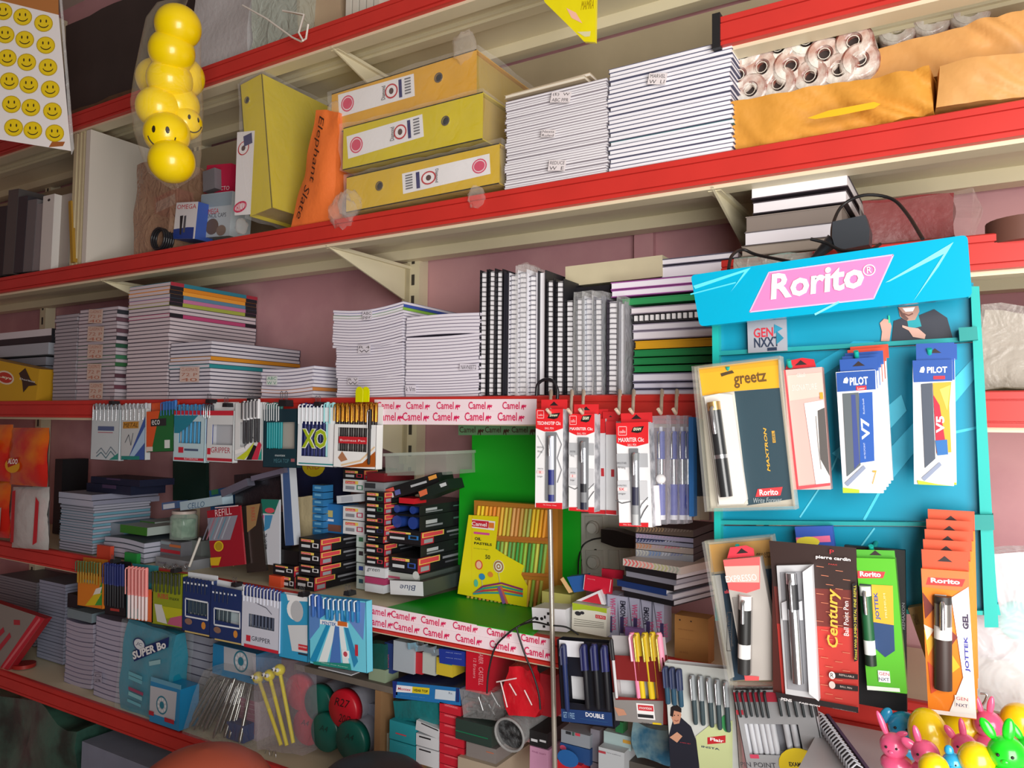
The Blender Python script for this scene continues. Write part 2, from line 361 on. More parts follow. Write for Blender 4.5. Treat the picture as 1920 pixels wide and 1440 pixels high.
def spine_art(P,rot,lab='Diamond'):
    its=[]
    def el(u,v,ru,rv,col):
        return ('p',[P(u+ru*math.cos(t*math.pi/9),v+rv*math.sin(t*math.pi/9)) for t in range(18)],col)
    its+=[el(.12,.5,.085,.36,'d8486a'),el(.12,.5,.07,.30,'f0d8de'),el(.12,.5,.062,.25,'d8486a')]
    its+=[el(.70,.5,.085,.33,'c03038'),el(.70,.5,.068,.26,'efe9ea'),el(.70,.5,.03,.14,'503030')]
    its+=[('p',[P(.80,.1),P(.84,.1),P(.84,.9),P(.80,.9)],'2a2a66')]
    for k in range(6): its.append(('p',[P(.88,.12+k*.13),P(.96,.12+k*.13),P(.96,.18+k*.13),P(.88,.18+k*.13)],'6a6a70'))
    q=[P(.58,.2),P(.62,.8)]
    its.append(('t',lab,min(q[0][0],q[1][0]),min(q[0][1],q[1][1]),max(q[0][0],q[1][0]),max(q[0][1],q[1][1]),'33333a',{'rot':rot}))
    return its
Pm=lab_items(650,256,142,-42,3,42); binder((644,240),(905,172),(648,318),1.14,.25,YEL,'bright yellow lever arch binder lying in the middle of three',spine_art(Pm,90),(836,227),.0095,True,[Pm(0,0),Pm(1,0),Pm(1,1),Pm(0,1)])
Pt=lab_items(634,178,142,-40,2,42); binder((622,176),(893,92),(630,250),1.155,.26,YEO,'amber yellow lever arch binder lying on top of the two others',spine_art(Pt,90,'Diamond'),(823,146),.0098,True,[Pt(0,0),Pt(1,0),Pt(1,1),Pt(0,1)],knots=[(872,88,.026,.0),(628,205,.016,.0)])
Pb=lab_items(918,288,-164,38,2,38); binder((650,332),(936,268),(655,398),1.135,.25,mat('dcb52a',rough=.4,noise=.1,scale=12),'wrapped yellow lever arch binder lying at the bottom, label reading the other way',spine_art(Pb,-90),(712,349),.0095,True,[Pb(0,0),Pb(1,0),Pb(1,1),Pb(0,1)],knots=[(648,398,.03,-.008),(662,385,.026,-.008),(898,372,.018,-.008)])
Ps=lab_items(443,398,13,-150,30,0)
binder((450,160),(491,138),(433,420),1.14,.27,YEL,'yellow lever arch binder standing upright beside the orange bag',[('e',457,278,11,13,'c03038'),('e',457,278,9,11,'efe9ea'),('e',457,278,4,5,'503030'),('r',445,262,474,268,'2a2a66'),('e',451,388,13,10,'d8486a'),('e',451,388,10,7,'f0d8de'),('t','IBICO',443,383,460,393,'c83050')],(464,188),.008,True,[(445,248),(478,245),(470,402),(440,404)],knots=[(455,425,.016,-.004)])
# orange bag
c=Card((585,206),(650,206),(540,425),1.14); m=MB()
def obag(p,u,v,w_):
    k=w_; xa=c.l(545,420)[0]*(1-k)+c.l(590,212)[0]*k; xb=c.l(628,395)[0]*(1-k)+c.l(632,210)[0]*k
    q=Vector((xa+(xb-xa)*u,p.y,p.z)); 
    if v==0 : q.y-=.012*math.sin(math.pi*u)*math.sin(math.pi*min(1,w_*1.1))
    return q+NZ.noise_vector(p*22)*.005
gbox(m,0,c.w,.004,.1,0,c.h,12,5,16,mat('f07a3a',rough=.45,bump=.3,bscale=30),obag); e=m.build('orange_bag',M=c.M,label='orange plastic bag hand-lettered in black between yellow binders',cat='bag')
m=MB()
slant(m,c,'Elephant',607,222,588,346,17,-.0165,'3a1c18',shear=.25); slant(m,c,'Slate',583,350,566,412,15,-.0165,'3a1c18',shear=.25)
m.build('lettering',e)
# paper packages and rolls in the right bay
KR=mat('dd9a3c',rough=.5,noise=.12,scale=14,bump=.5,bscale=16); KR2=mat('d99f5c',rough=.5,noise=.15,scale=12,bump=.6,bscale=12)
def pack(x0,x1,yb,yt,Y,zb,dep,mt,lab,seed,lean=0):
    L=at(x0,yb,Y);Rr=at(x1,yb,Y); zt=at(x0,yt,Y).z; m=MB(); h=zt-zb
    def f(p,u,v,w_):
        q=p+NZ.noise_vector(p*9+Vector((seed,0,0)))*.012; fold=abs(NZ.noise(Vector((p.x*24+p.z*26,seed,p.z*7-p.x*3))))*.03*(u**1.2+.12); q.y-=fold if v==0 else 0
        q.x+=lean*(w_-.5); return q
    gbox(m,0,Rr.x-L.x,0,dep,0,h,40,8,14,mt,f); return m.build('paper_parcel',M=TM((L.x,Y,zb)),label=lab,cat='parcel')
p1=pack(1325,1752,300,206,1.15,ZB+.004,.2,KR,'long brown paper parcel lying under the striped paper rolls',2)
pack(1640,1990,250,92,1.2,ZB+.08,.22,KR2,'creased brown paper parcel stacked on top at the right end',5)
pack(1758,2100,240,128,1.14,ZB+.004,.05,KR2,'tucked-in brown paper parcel leaning before the top one',9)
m=MB(); c=Card((1510,212),(1700,190),(1512,235),1.128)
m.flat([c.l(*q) for q in ((1515,224),(1555,210),(1640,194),(1652,198),(1640,206),(1570,220),(1530,226))][::-1],-.006,'f2b416'); m.build('tape_strip',p1,M=p1.matrix_world.inverted()@c.M)
ROLLM=mat('e6dfd4',rough=.3,h2='8a4638',scale=22,bump=.5,bscale=60,clear=.5); ROLLW=mat('ebe6dc',rough=.35,h2='b48474',scale=22,bump=.4,bscale=70,clear=.4)
def roll(px,py,r,Y,lab,el=1,yaw=0):
    p=at(px,py,Y); m=MB(); n=24
    pr=[(r*.34,.16),(r*.34,.004),(r*.42,0),(r*.9,-.0008),(r,.004),(r,.2)]
    vs=[(rr*math.cos(t*2*math.pi/n)*(1/el),y,rr*math.sin(t*2*math.pi/n)*el) for rr,y in pr for t in range(n)]
    m.add(vs,[(i*n+k,(i+1)*n+k,(i+1)*n+(k+1)%n,i*n+(k+1)%n) for i in range(1,len(pr)-1) for k in range(n)],ROLLM,True)
    m.add(vs[:2*n],[(k,n+k,n+(k+1)%n,(k+1)%n) for k in range(n)],ROLLM,True)
    e=m.build('paper_roll',M=TM(p,math.radians(yaw)),label=lab,cat='paper roll',group='wrapped white and brown paper rolls')
    k=MB(); k.ring(0,0,r*.82,r*.46,-.0018,ROLLW,20); k.ring(0,0,r*.33,r*.28,-.001,'d8cfc2',12); k.tube([(0,.01,0),(0,.012,0)],r*.34,'3a2f2c',12); k.build('end_disc',e)
rows=[((350,265),'upper row at the far left'),((355,350),'narrow upright one beside the far left'),((440,240),'second in the upper row'),((585,205),'third in the upper row'),((680,280),'right of centre, white faced'),((830,215),'highest, at the right of the heap'),((235,390),'left end of the middle row'),((505,340),'middle row, centre'),((865,310),'middle row, right end beside the parcel'),((150,470),'lowest left corner by the notebooks'),((295,465),'bottom row, second'),((440,435),'bottom row, third'),((605,395),'bottom row, fourth'),((755,360),'bottom row, last'),((1060,140),'lying behind the upper parcel, left'),((1240,85),'lying behind the upper parcel, middle'),((1440,45),'lying behind the upper parcel, right')]
for (x,y),w_ in rows:
    if (x,y)==(350,265): x=270
    roll(1300+x/2.77,y/2.77,.0275,(1.18+(x*7%5)*.012) if x<950 else 1.26,'wrapped white and brown paper roll, '+w_,1.25 if x==355 else 1,U(-8,8))
# objects left on second shelf
def bx(x0,x1,yt,yb,Y,dep,front,lab,name,cat,items=(),side=None,slant=0,rz=0,group=None,zb=None,bev=0,rollfix=True,tl=None,art='front_print'):
    """rectangular box: front corners read off the picture, real depth behind"""
    if rollfix:
        # follow the horizontal of the wall at that height
        a=at(x0,yt,Y); b=at(x1,yt,Y)
    c=Card((x0,yt),(x1,yt) if tl is None else tl,(x0,yb),Y)
    if tl is None:
        A=at(x0,yb,Y); B=at(x1,yb,Y); T=at(x0,yt,Y); z0=zb if zb is not None else A.z
        c.w=B.x-A.x; c.h=T.z-z0; ca,sa=math.cos(math.radians(slant)),math.sin(math.radians(slant))
        c.M=TM((A.x,Y,z0)); c.I=c.M.inverted(); c.p0=Vector((A.x,Y,z0)); c.n=Vector((0,-1,0))
        if rz or slant:
            c.M=TM((A.x,Y,z0),math.radians(rz),0,math.radians(slant)); c.I=c.M.inverted(); c.n=c.M.to_3x3()@Vector((0,-1,0))
    m=MB(); s=side or front; w,h=c.w,c.h
    m.add([(0,0,0),(w,0,0),(w,0,h),(0,0,h)],[(0,1,2,3)],front)
    m.add([(0,0,0),(w,0,0),(w,0,h),(0,0,h),(0,dep,0),(w,dep,0),(w,dep,h),(0,dep,h)],[(4,7,6,5),(0,3,7,4),(1,5,6,2),(3,2,6,7),(0,4,5,1)],s)
    e=m.build(name,M=c.M,label=lab,cat=cat,group=group)
    if items: q=MB(); c.draw(q,items); q.build(art,e)
    return e,c
# dark folders at the far left of second shelf
for i,(x0,x1,yt,yb,colr,lab) in enumerate([(-40,4,395,520,'2c2a2e','black box file at the left edge of the second shelf'),(5,24,360,515,'55504f','grey box file second from the left edge'),(25,42,372,512,'39363c','charcoal box file before the grey white pair'),(43,60,378,510,'6f6a6c','grey ring file beside the white slotted binder'),(61,76,385,508,'8c8688','pale grey thin file touching the white binder')]):
    bx(x0,x1,yt,yb,1.15,.24,colr,lab,'box_file','file',slant=3)
bx(74,95,370,508,1.14,.25,'d9d4cf','white slotted box binder with a black dot on its spine','box_binder','binder',[('e',92,375,2.5,2.5,'2a2a2a')],slant=1)
bx(100,126,370,506,1.16,.24,'a69c93','grey-brown binder beside the white slotted one','box_binder','binder',slant=1)
c=Card((128,378),(140,372),(104,505),1.135); m=MB(); m.box(0,.012,0,.22,0,c.h,mat('a8802a',rough=.5)); m.build('folder',M=c.M,label='mustard yellow folder leaning against the cream boards',cat='folder')
# cream boards standing together
x=at(138,470,1.15).x
for i,wd in enumerate((.016,.012,.012,.02)):
    m=MB(); m.box(0,wd-.002,0,.26,0,at(165,240,1.15).z-ZB-.012+i*.002,mat('cfc09c',rough=.5,noise=.08)); m.build('cream_board',M=TM((x,1.14+i*.003,ZB)),label='cream board standing on edge, %s from the left of four'%ORD[i],cat='board',group='cream boards standing on the second shelf'); x+=wd
w_=at(256,470,1.14).x-at(168,470,1.14).x
m=MB(); gbox(m,0,.02,0,.27,0,at(170,240,1.14).z-ZB-.005,1,3,3,mat('ddd6cc',rough=.4)); m.build('drawer_unit',M=TM((x+.002,1.138,ZB)),label='tall white panel standing right of the cream boards',cat='drawer unit')
# brown bag with a coil, tied packets
m=MB(); L=at(252,468,1.15); w_=at(314,468,1.15).x-L.x
gbox(m,0,w_,0,.16,0,at(300,300,1.15).z-ZB,10,6,12,film('b08a70',.55,.9,30),crumple(.014,14,3)); e=m.build('plastic_bag',M=TM((L.x,1.15,ZB)),label='dull brown plastic bag of goods beside the white panel',cat='bag')
m=MB(); p=at(292,425,1.13)
for k in range(5): m.tube([(.026*math.cos(t*math.pi/10),k*.006,.026*math.sin(t*math.pi/10)) for t in range(21)],.003,mat('232327',rough=.3),6,False)
m.build('black_tape_coil',M=TM((p.x,1.137,ZB+.03)),label='black coiled tape roll standing before the brown bag',cat='tape')
def card3(pts,Y,dep,front,lab,name,cat,items=(),side=None,art='front_print',group=None,yaw=0,tilt=0):
    """box or card given by TL,TR,BL picture corners"""
    c=Card(*pts,Y,yaw,tilt); m=MB(); s=side or front; w,h=c.w,c.h
    m.add([(0,0,0),(w,0,0),(w,0,h),(0,0,h)],[(0,1,2,3)],front)
    m.add([(0,0,0),(w,0,0),(w,0,h),(0,0,h),(0,dep,0),(w,dep,0),(w,dep,h),(0,dep,h)],[(4,7,6,5),(0,3,7,4),(1,5,6,2),(3,2,6,7),(0,4,5,1)],s)
    e=m.build(name,M=c.M,label=lab,cat=cat,group=group)
    if items: q=MB(); c.draw(q,items); q.build(art,e)
    return e,c
card3([(288,372),(330,352),(292,400)],1.2,.05,'c9566a','small red box tilted behind the white pen boxes','carton','box',[('r',292,380,330,388,'f3e6e6')])
card3([(331,380),(372,378),(318,448)],1.16,.05,'e2e0e2','white carton with blue base and red wordmark, left one','carton','box',[('t','OMEGA',333,384,368,391,'c8323c'),('p',[(318,448),(321,430),(352,426),(364,426),(362,448)],'27408c'),('p',[(338,405),(344,404),(340,440),(337,440)],'2a2a2e'),('p',[(346,405),(350,404),(347,436),(343,436)],'55555c')],side='3a58a8')
card3([(378,365),(436,358),(374,446)],1.19,.06,'b9c2c8','pale grey-blue carton with red wordmark, right one','carton','box',[('t','OMEGA',385,393,410,400,'c8323c'),('t','PENCIL CAPS',386,402,424,406,'55555c'),('r',378,366,434,384,'93a4b0'),('e',398,425,12,15,'6e5b50'),('e',415,432,9,10,'857265')])
card3([(388,310),(434,306),(388,362)],1.24,.08,'d0204c','magenta-red carton high beside the yellow binder','carton','box',[('t','LACTO',404,350,430,356,'f6e8ee')])
card3([(380,322),(402,314),(380,360)],1.22,.06,'7c7a80','grey carton left of the magenta one','carton','box')
# top shelf odds and ends
m=MB(); L=at(118,172,1.3); gbox(m,0,at(372,140,1.3).x-L.x,0,.12,0,.42,10,4,8,mat('4a3d3a',rough=.8,noise=.25,scale=6),crumple(.006,8)); m.build('dark_backdrop',M=TM((L.x,1.3,ZA)),label='added dark backdrop standing in for the shaded wall behind the top shelf',cat='box')  # added dark block in place of the shaded upper wall
m=MB(); L=at(130,172,1.18); gbox(m,0,at(262,140,1.18).x-L.x,0,.11,0,.045,10,4,4,mat('6b4d36',rough=.7,noise=.2),crumple(.006,12)); m.build('cardboard_box',M=TM((L.x,1.18,ZA)),label='flat brown cardboard box on the top shelf behind the smiley tube',cat='box')
m=MB(); L=at(355,110,1.16); gbox(m,0,at(462,100,1.16).x-L.x,0,.16,0,.3,10,5,12,mat('c3bfc0',rough=.5,bump=.2),crumple(.02,7,4)); m.build('white_sack',M=TM((L.x,1.17,ZA)),label='whitish plastic sack bulging on the top shelf',cat='sack')
m=MB(); L=at(466,70,1.15); gbox(m,0,at(560,40,1.15).x-L.x,0,.14,0,.24,10,5,12,film('d6e0d2',.35,1,25),crumple(.02,10,6)); m.build('clear_bag',M=TM((L.x,1.15,ZA)),label='crumpled clear bag on the top shelf above the wire hooks',cat='bag')
m=MB(); L=at(565,40,1.2); gbox(m,0,at(640,20,1.2).x-L.x,0,.14,0,.2,8,4,8,mat('b59c80',rough=.6),crumple(.012,10,8)); m.build('beige_packet',M=TM((L.x,1.2,ZA)),label='beige packet at the upper edge beside the slatted pack',cat='packet')
m=MB(); L=at(648,30,1.18)
for k in range(5): m.box(k*.02,k*.02+.014,0,.12,0,.2,'d8d2c6')
m.build('slatted_pack',M=TM((L.x,1.18,ZA)),label='white slatted pack at the upper edge on the top shelf',cat='packet')
for k,(pts,l) in enumerate([([(455,10),(500,35),(548,70),(565,78),(574,72),(578,45)],'long white wire hook sticking out over the top rail'),([(530,20),(570,28),(560,62),(568,76)],'short white wire hook over the top rail, right one')]):
    m=MB(); P=[at(x,y,1.12-.008*i-.03*k) for i,(x,y) in enumerate(pts)]; q=P[0].copy(); m.tube([tuple(v-q) for v in P],.0022,'e8e2da',6); m.build('wire_hook',M=TM(q),label=l,cat='hook')
# ----------------------------------------- hanging yellow packet
c=Card((1000,-40),(1125,-60),(1000,80),1.05); m=MB(); m.prism([c.l(*q) for q in ((1095,78),(1116,79),(1118,-60),(1000,-40),(1022,5),(1080,62))],0,.006,mat('e8d90a',rough=.3,bump=.15,bscale=30,clear=.4))
e=m.build('sweet_packet',M=c.M,label='bright yellow packet with pink patch hanging at the top edge',cat='packet')
m=MB(); c.draw(m,[('p',[(1062,15),(1080,24),(1092,44),(1072,34)],'f0b8a0'),('p',[(1082,60),(1096,76),(1114,77),(1116,58)],'d8d0a0'),('t','MAMRA',1092,2,1113,16,'a88c00')]); m.build('front_print',e)
# ------------------------------------------------ smiley poster
def smiley(mb,x,z,r,y,rot=0,rim='c9a90a'):
    mb.ring(x,z,r,r*.9,y,rim,22); mb.ring(x,z,r*.9,.0001,y,mat('f2d21c',rough=.25,clear=.6),22)
    ca,sa=math.cos(rot),math.sin(rot)
    tr=lambda a,b:(x+(a*ca-b*sa)*r,z+(a*sa+b*ca)*r)
    for ex in (-.3,.3): mb.flat([tr(ex+.09*math.cos(t*.785),.25+.2*math.sin(t*.785)) for t in range(8)],y-.0002,'4a3a10')
    pts=[tr(.6*math.cos(t),.6*math.sin(t)*.9-.02) for t in [math.pi*(1.1+.8*i/10) for i in range(11)]]
    pi=[tr(.52*math.cos(t),.46*math.sin(t)*.9-.02) for t in [math.pi*(1.1+.8*i/10) for i in range(11)]]
    for i in range(10): mb.flat([pts[i],pts[i+1],pi[i+1],pi[i]],y-.0002,'4a3a10')
YP=.84
c=Card((-60,-14),(112,30),(-60,250),YP,yaw=38)
e=empty('sticker_sheet',c.M,'hanging white sheet of yellow smiley stickers at the upper left','sticker sheet')
A=c.l(110,28); B=c.l(133,283); D=c.l(-60,252); E_=c.l(-60,-14)
m=MB(); m.prism([D,B,A,E_],0,.0006,'f3eeee'); m.build('backing_sheet',e)
q=MB(); q.prism([c.l(110,28),c.l(109,-30),c.l(-60,-60),c.l(-60,-14)],-.001,.001,mat('b5743c',rough=.6)); q.build('brown_tape',e); q=MB(); q.prism([c.l(118,274),c.l(122,266),c.l(98,266),c.l(92,276)],-.0012,-.0002,'a8602c'); q.build('brown_tape',e)
gx=[(-30,12,-2,1.5),(8,28,5,2),(43,34,5,3),(82,42,8.5,3.5)]
for k in range(6):
    for j,(x0,y0,dx,dy) in enumerate(((-36,12,3.6,44),(6,24,4.0,43.5),(43,34,3.8,42.5),(82,46,4.2,41.2))):
        m=MB(); p=c.l(x0+dx*k,y0+dy*k-2); smiley(m,0,0,.0212,0,.1); m.build('smiley_sticker',e,M=TM((p[0],-.0012,p[1]),0,0,math.radians(-8)))
m=MB(); m.prism([c.l(109,-40),c.l(134,290),c.l(139,278),c.l(113,-40)],-.001,.0015,film('ffffff',.25,.8)); m.build('clear_sleeve',e)
# ------------------------------------------------ tube of smiley balls
YB_=.9; BALL=mat('ffdd00',rough=.3,noise=.04,scale=10,clear=.3)
BL=[(334,50,0),(322,97,0),(318,150,.01),(298,203,0),(332,198,.035),(313,252,0),(346,232,.04),(322,303,0),(296,148,.05),(342,145,.05)]
mpp=lambda p:(p-EYE).dot(fw)/FPX
sc_=41*mpp(at(324,200,YB_))
n_=['topmost','second from the top','third from the top','lower left of the middle','right of the middle, half hidden','with a stitched face turned down','small glimpse at the right with an eye','lowest','far one behind at the left','far one behind at the right']
def ballface(m,r,a,b):
    # eyes and smile wrapped on the ball
    rotm=Euler((a,0,b),'XYZ').to_matrix()
    S=lambda u,v:tuple(rotm@(Vector((math.sin(u)*math.cos(v),-math.cos(u)*math.cos(v),math.sin(v)))*(r*1.004)))
    for s in (-1,1): m.add([S(s*.3+.09*math.cos(t*.785),.2+.16*math.sin(t*.785)) for t in range(8)],[tuple(range(8))],'2a1c08')
    m.tube([S(.62*math.cos(t),.62*math.sin(t)) for t in [math.pi*(1.05+.9*i/12) for i in range(13)]],.0012,'2a1c08',5)
for i,(x,y,dy) in enumerate(BL):
    p=at(x,y,YB_+dy); r=sc_*(1.02 if i not in (6,) else .8); m=MB(); m.ell((0,0,0),r,BALL,24,16,lambda d:1-.05*abs(d.z)**3)
    o=m.build('smiley_ball',M=TM(p),label='yellow ball in the hanging clear tube, '+n_[i],cat='ball',group='smiley balls in the hanging tube')
    if i in (5,6): q=MB(); ballface(q,r,{5:.35,6:.1}[i],{5:.7,6:1.5}[i]); q.build('printed_face',o)
m=MB(); pr=[(350,-8,4),(338,4,10),(330,20,30),(326,50,43),(320,100,47),(316,150,52),(314,200,56),(316,250,52),(322,290,46),(325,320,40),(325,345,14),(328,352,5)]
P=[at(x,y,YB_+.02) for x,y,_ in pr]; o0=P[0]; k=sc_/36
m.tube([tuple(p-P[-1]) for p in P],[r*k*1.02 for _,_,r in pr],film('fff8e0',.0,.5,30),20,False); e=m.build('clear_tube_bag',M=TM(P[-1]),label='long clear plastic tube bag hanging with yellow smiley balls',cat='bag')
# ------------------------------------------------ third shelf (eye level): piles of notebooks
G1='b9b2b8'
bx(-30,96,628,640,1.2,.2,'d8d4da','white book lying dark-edged at the left end of the third shelf','notebook','notebook',side='24242a')
bx(-30,96,640,652,1.2,.2,'2a2a30','black book under the white one at the left end','notebook','notebook')
bx(-30,90,652,672,1.19,.2,'a8adb8','pale grey book above the yellow crisp box','notebook','notebook',zb=None)
stack(-45,80,750,672,1.2,ZC,5,.2,'2e3038','8d8f9a','behind the yellow crisp box',kind='grey dark-covered book')
card3([(-40,668),(74,692),(-40,742)],1.135,.05,mat('d2a51a',rough=.4),'yellow snack carton with a red and white oval mark','snack_carton','carton',[('e',10,708,17,13,'e9d9c0'),('e',10,708,14,10,'c23a2a'),('t','Lays',-2,702,22,714,'f4ead0',{'bold':.03}),('p',[(36,700),(48,690),(58,712),(70,722),(54,724),(44,736),(42,716)],'3a2a20'),('t','Doritos',38,708,66,718,'d8d8d8',{'bold':.02})],side='b88a18')
stack(95,138,750,590,1.15,ZC,24,.2,'57535c','a8a0a8','in the narrow leftmost pile',kind='grey thin notebook',group='thin notebooks in the leftmost pile')
spc={i:{'c':c_,'s':'R','k':'thick-spined notebook with %s spine'%n} for i,c_,n in ((1,'33363c','charcoal'),(3,'6b4a55','plum'),(6,'6b4a55','plum'),(8,'33363c','charcoal'),(10,'2f5a44','green'),(13,'3f7a58','green'),(15,'35683f','green'),(18,'5a3a44','plum'),(21,'704250','plum'))}
stack(140,212,750,578,1.145,ZC,25,.2,'6f6872','c2b6be','in the pile with orange bands',kind='thin notebook',special=spc,group='notebooks in the banded pile',c=.0009)
for i,(x0,y0,x1,y1) in enumerate(((167,580,193,606),(165,612,195,640),(165,646,193,672),(164,682,190,712),(168,718,193,748))):
    mark(x0,y0,x1,y1,1.141,['CLASSMATE','72 P','40'],'cream band with orange print, %s from the top on the banded pile'%ORD[i],'c9b2a6','b0705c')
col3={0:('2f7f93','teal'),1:('e08a28','orange'),2:('eda03a','orange'),3:('5c88a4','blue'),4:('c878a0','pink'),5:('a8b04a','lime'),8:('c04a78','magenta')}
stack(233,311,750,534,1.14,ZC,30,.26,'5a525e','d2c4ca','in the tallest pile',kind='ruled notebook',special={i:{'c':c_,'s':'R','k':'ruled notebook with %s spine'%n,'st':('222028' if i else 'a83040')} for i,(c_,n) in col3.items()},group='ruled notebooks in the tallest pile',c=.0009)
stack(313,390,752,641,1.135,ZC,15,.27,'48465a','d8d2dc','in the broad low pile',kind='ruled notebook',special={4:{'c':'d88f28','s':'R','k':'ruled notebook with amber spine'},6:{'c':'2e8c94','s':'R','k':'ruled notebook with teal spine'}},group='ruled notebooks in the broad low pile',c=.001)
mark(338,688,374,716,1.131,['CLASSMATE','72 P','40'],'cream band with orange print on the broad low pile','d2bcb4','b0705c')
stack(487,585,748,688,1.15,ZC,9,.2,'7c7890','e4dfea','in the low curled pile',kind='curled white notebook',bend=.004,group='curled notebooks in the low pile',special={6:{'c':'d0884a','s':'R','k':'curled orange-spined notebook'}})
mark(500,705,520,722,1.146,['ABC','W V'],'small green printed mark on the low curled pile','d8e0dc','3f8a6a')
def bundle(x0,x1,yb,yt,zb,zt,n,where,bend,col='8a8298',pg='e9e3ec',**k): return stack(x0,x1,yb,yt,1.14,zb,n,.25,col,pg,where,kind='white paper notebook',bend=bend,top=zt,c=.0004,**k)
z1=at(690,706,1.14).z; z2=at(690,646,1.14).z; z3=at(690,578,1.14).z
bundle(629,754,748,706,ZC,z1,8,'in the bottom bundle behind the yellow tag',.002,jit=.0012)
bundle(627,753,706,646,z1,z2,12,'in the middle bundle of the tall white pile',.004,jit=.0012)
bundle(621,754,646,560,z2,z3+.006,14,'in the top bundle of the tall white pile',.008,jit=.0015,special={1:{'c':'3d55a8','s':'R','k':'blue-spined notebook'},2:{'c':'8dbf4a','s':'R','k':'green-spined notebook'}})
for x0,y0,x1,y1,l,t in ((680,583,698,600,'upper',['ABC','ppr']),(672,647,695,662,'middle',['R 4','W']),(652,708,672,722,'lower',['R V','W'])): mark(x0,y0,x1,y1,1.137,t,'small square printed mark, %s one of three on the tall white pile'%l,'d8d2dc')
zs=[ZC,at(830,708,1.14).z,at(830,664,1.14).z,at(830,628,1.14).z,at(830,590,1.14).z]
for i,(nn,w_) in enumerate(((7,'bottom'),(7,'second lowest'),(6,'second highest'),(6,'top'))):
    bundle(757,897,748,700,zs[i],zs[i+1],nn,'in the %s bundle by the spirals'%w_,.0015 if i<3 else -.002,jit=.001)
mark(862,682,896,694,1.137,['NAVNEET2'],'small printed mark at the right of the white bundles','dcd6e2')
mark(760,722,780,736,1.137,['k Vm'],'small printed mark low on the white bundles','dcd6e2')
# spiral books standing
def spiral(x0,x1,yt,Y,cov,pg,coil,lab,film_=False,zb=ZC,dep=.2,nl=26,lean=0):
    L=at(x0,745,Y); Rr=at(x1,745,Y); w=Rr.x-L.x; h=at(x0,yt,Y).z-zb
    m=MB(); m.box(0,.0015,0,dep,0,h,cov); m.box(w-.0015,w,0,dep,0,h,cov)
    e=m.build('spiral_notebook',M=TM((L.x,Y,zb),0,0,math.radians(lean)),label=lab,cat='notebook',group='spiral-bound notebooks standing in a row')
    p=MB(); p.box(.0018,w-.0018,.006,dep-.003,.002,h-.003,pg); p.build('page_block',e)
    if coil:
        q=MB(); nl_=max(10,int(h/.0085))
        for k in range(nl_):
            z=h*(k+.6)/(nl_+.4); pts=[(.0005,.006,z),(w*.12,-.001,z+.0006),(w*.5,-.0035,z+.0008),(w*.88,-.001,z+.0006),(w-.0005,.006,z)]; q.tube(pts,.0007,coil,4,False)
        q.build('spiral_coil',e)
        b=MB(); b.box(w*.2,w*.8,.003,.006,0.004,h-.004,'f0eef2'); b.build('bound_edge',e)
    if film_:
        f=MB(); gbox(f,-.0015,w+.0015,-.005,dep,-.0,h+.008,3,3,14,film('ffffff',.12,.8,50),crumple(.0025,30,x0)); f.build('clear_wrap',e)
K='1d1c22'
vb=[(897,911,507,K,'cfccd0',K,'leftmost, black covered'),(913,926,505,K,'cfccd0',K,'second from the left, black covered'),(928,941,506,K,'cfccd0',K,'third from the left, black covered'),(942,951,509,'2b2a33','3a3944',None,'thin dark one, fourth from the left'),(952,969,512,'d8d6de','f2f0f6','4a4a5c','white ruled, left of the film-topped one'),(970,988,507,'e4e2ea','f2f0f6','4a4a5c','white with clear film sticking up'),(990,1006,513,'d8d6de','ece8f2','4a4a5c','white ruled, right of the film-topped one'),(1007,1022,508,'26252c','f6f4fa',None,'smooth white spine with dark covers'),(1024,1038,523,K,'cfccd0',K,'grey gridded, right of the smooth spine'),(1040,1056,524,K,'e9d8dc',K,'last of the tall ones'),(1059,1076,560,K,'c4c6cc',K,'first of the short ones'),(1079,1093,556,'55565e','a8aab2','3a3a44','film covered short one, left'),(1096,1112,555,'d8dce6','eef0f8','5a5e78','white short one in film'),(1114,1130,556,'6a6c78','dde2f2','3c3f5a','grey-blue short one in film'),(1137,1158,562,'3a3440','e4dfea','44424e','short one with close ruling'),(1160,1172,566,'8c8a94','e9e9ee',None,'rightmost short one in film')]
for i,(x0,x1,yt,cv,pg,cl,l) in enumerate(vb): spiral(x0,x1,yt,1.14+U(0,.008),cv,pg,cl,'standing spiral notebook, '+l,i in (5,11,12,13,15),lean=U(-.6,.2),dep=.2 if i<10 else .16)
f=MB(); p=at(972,512,1.15); gbox(f,0,.018,0,.05,0,.018,4,4,4,FILMH,crumple(.008,40,3)); f.build('film_scrap',M=TM(p),label='tuft of clear film sticking up from the spiral notebooks',cat='film')
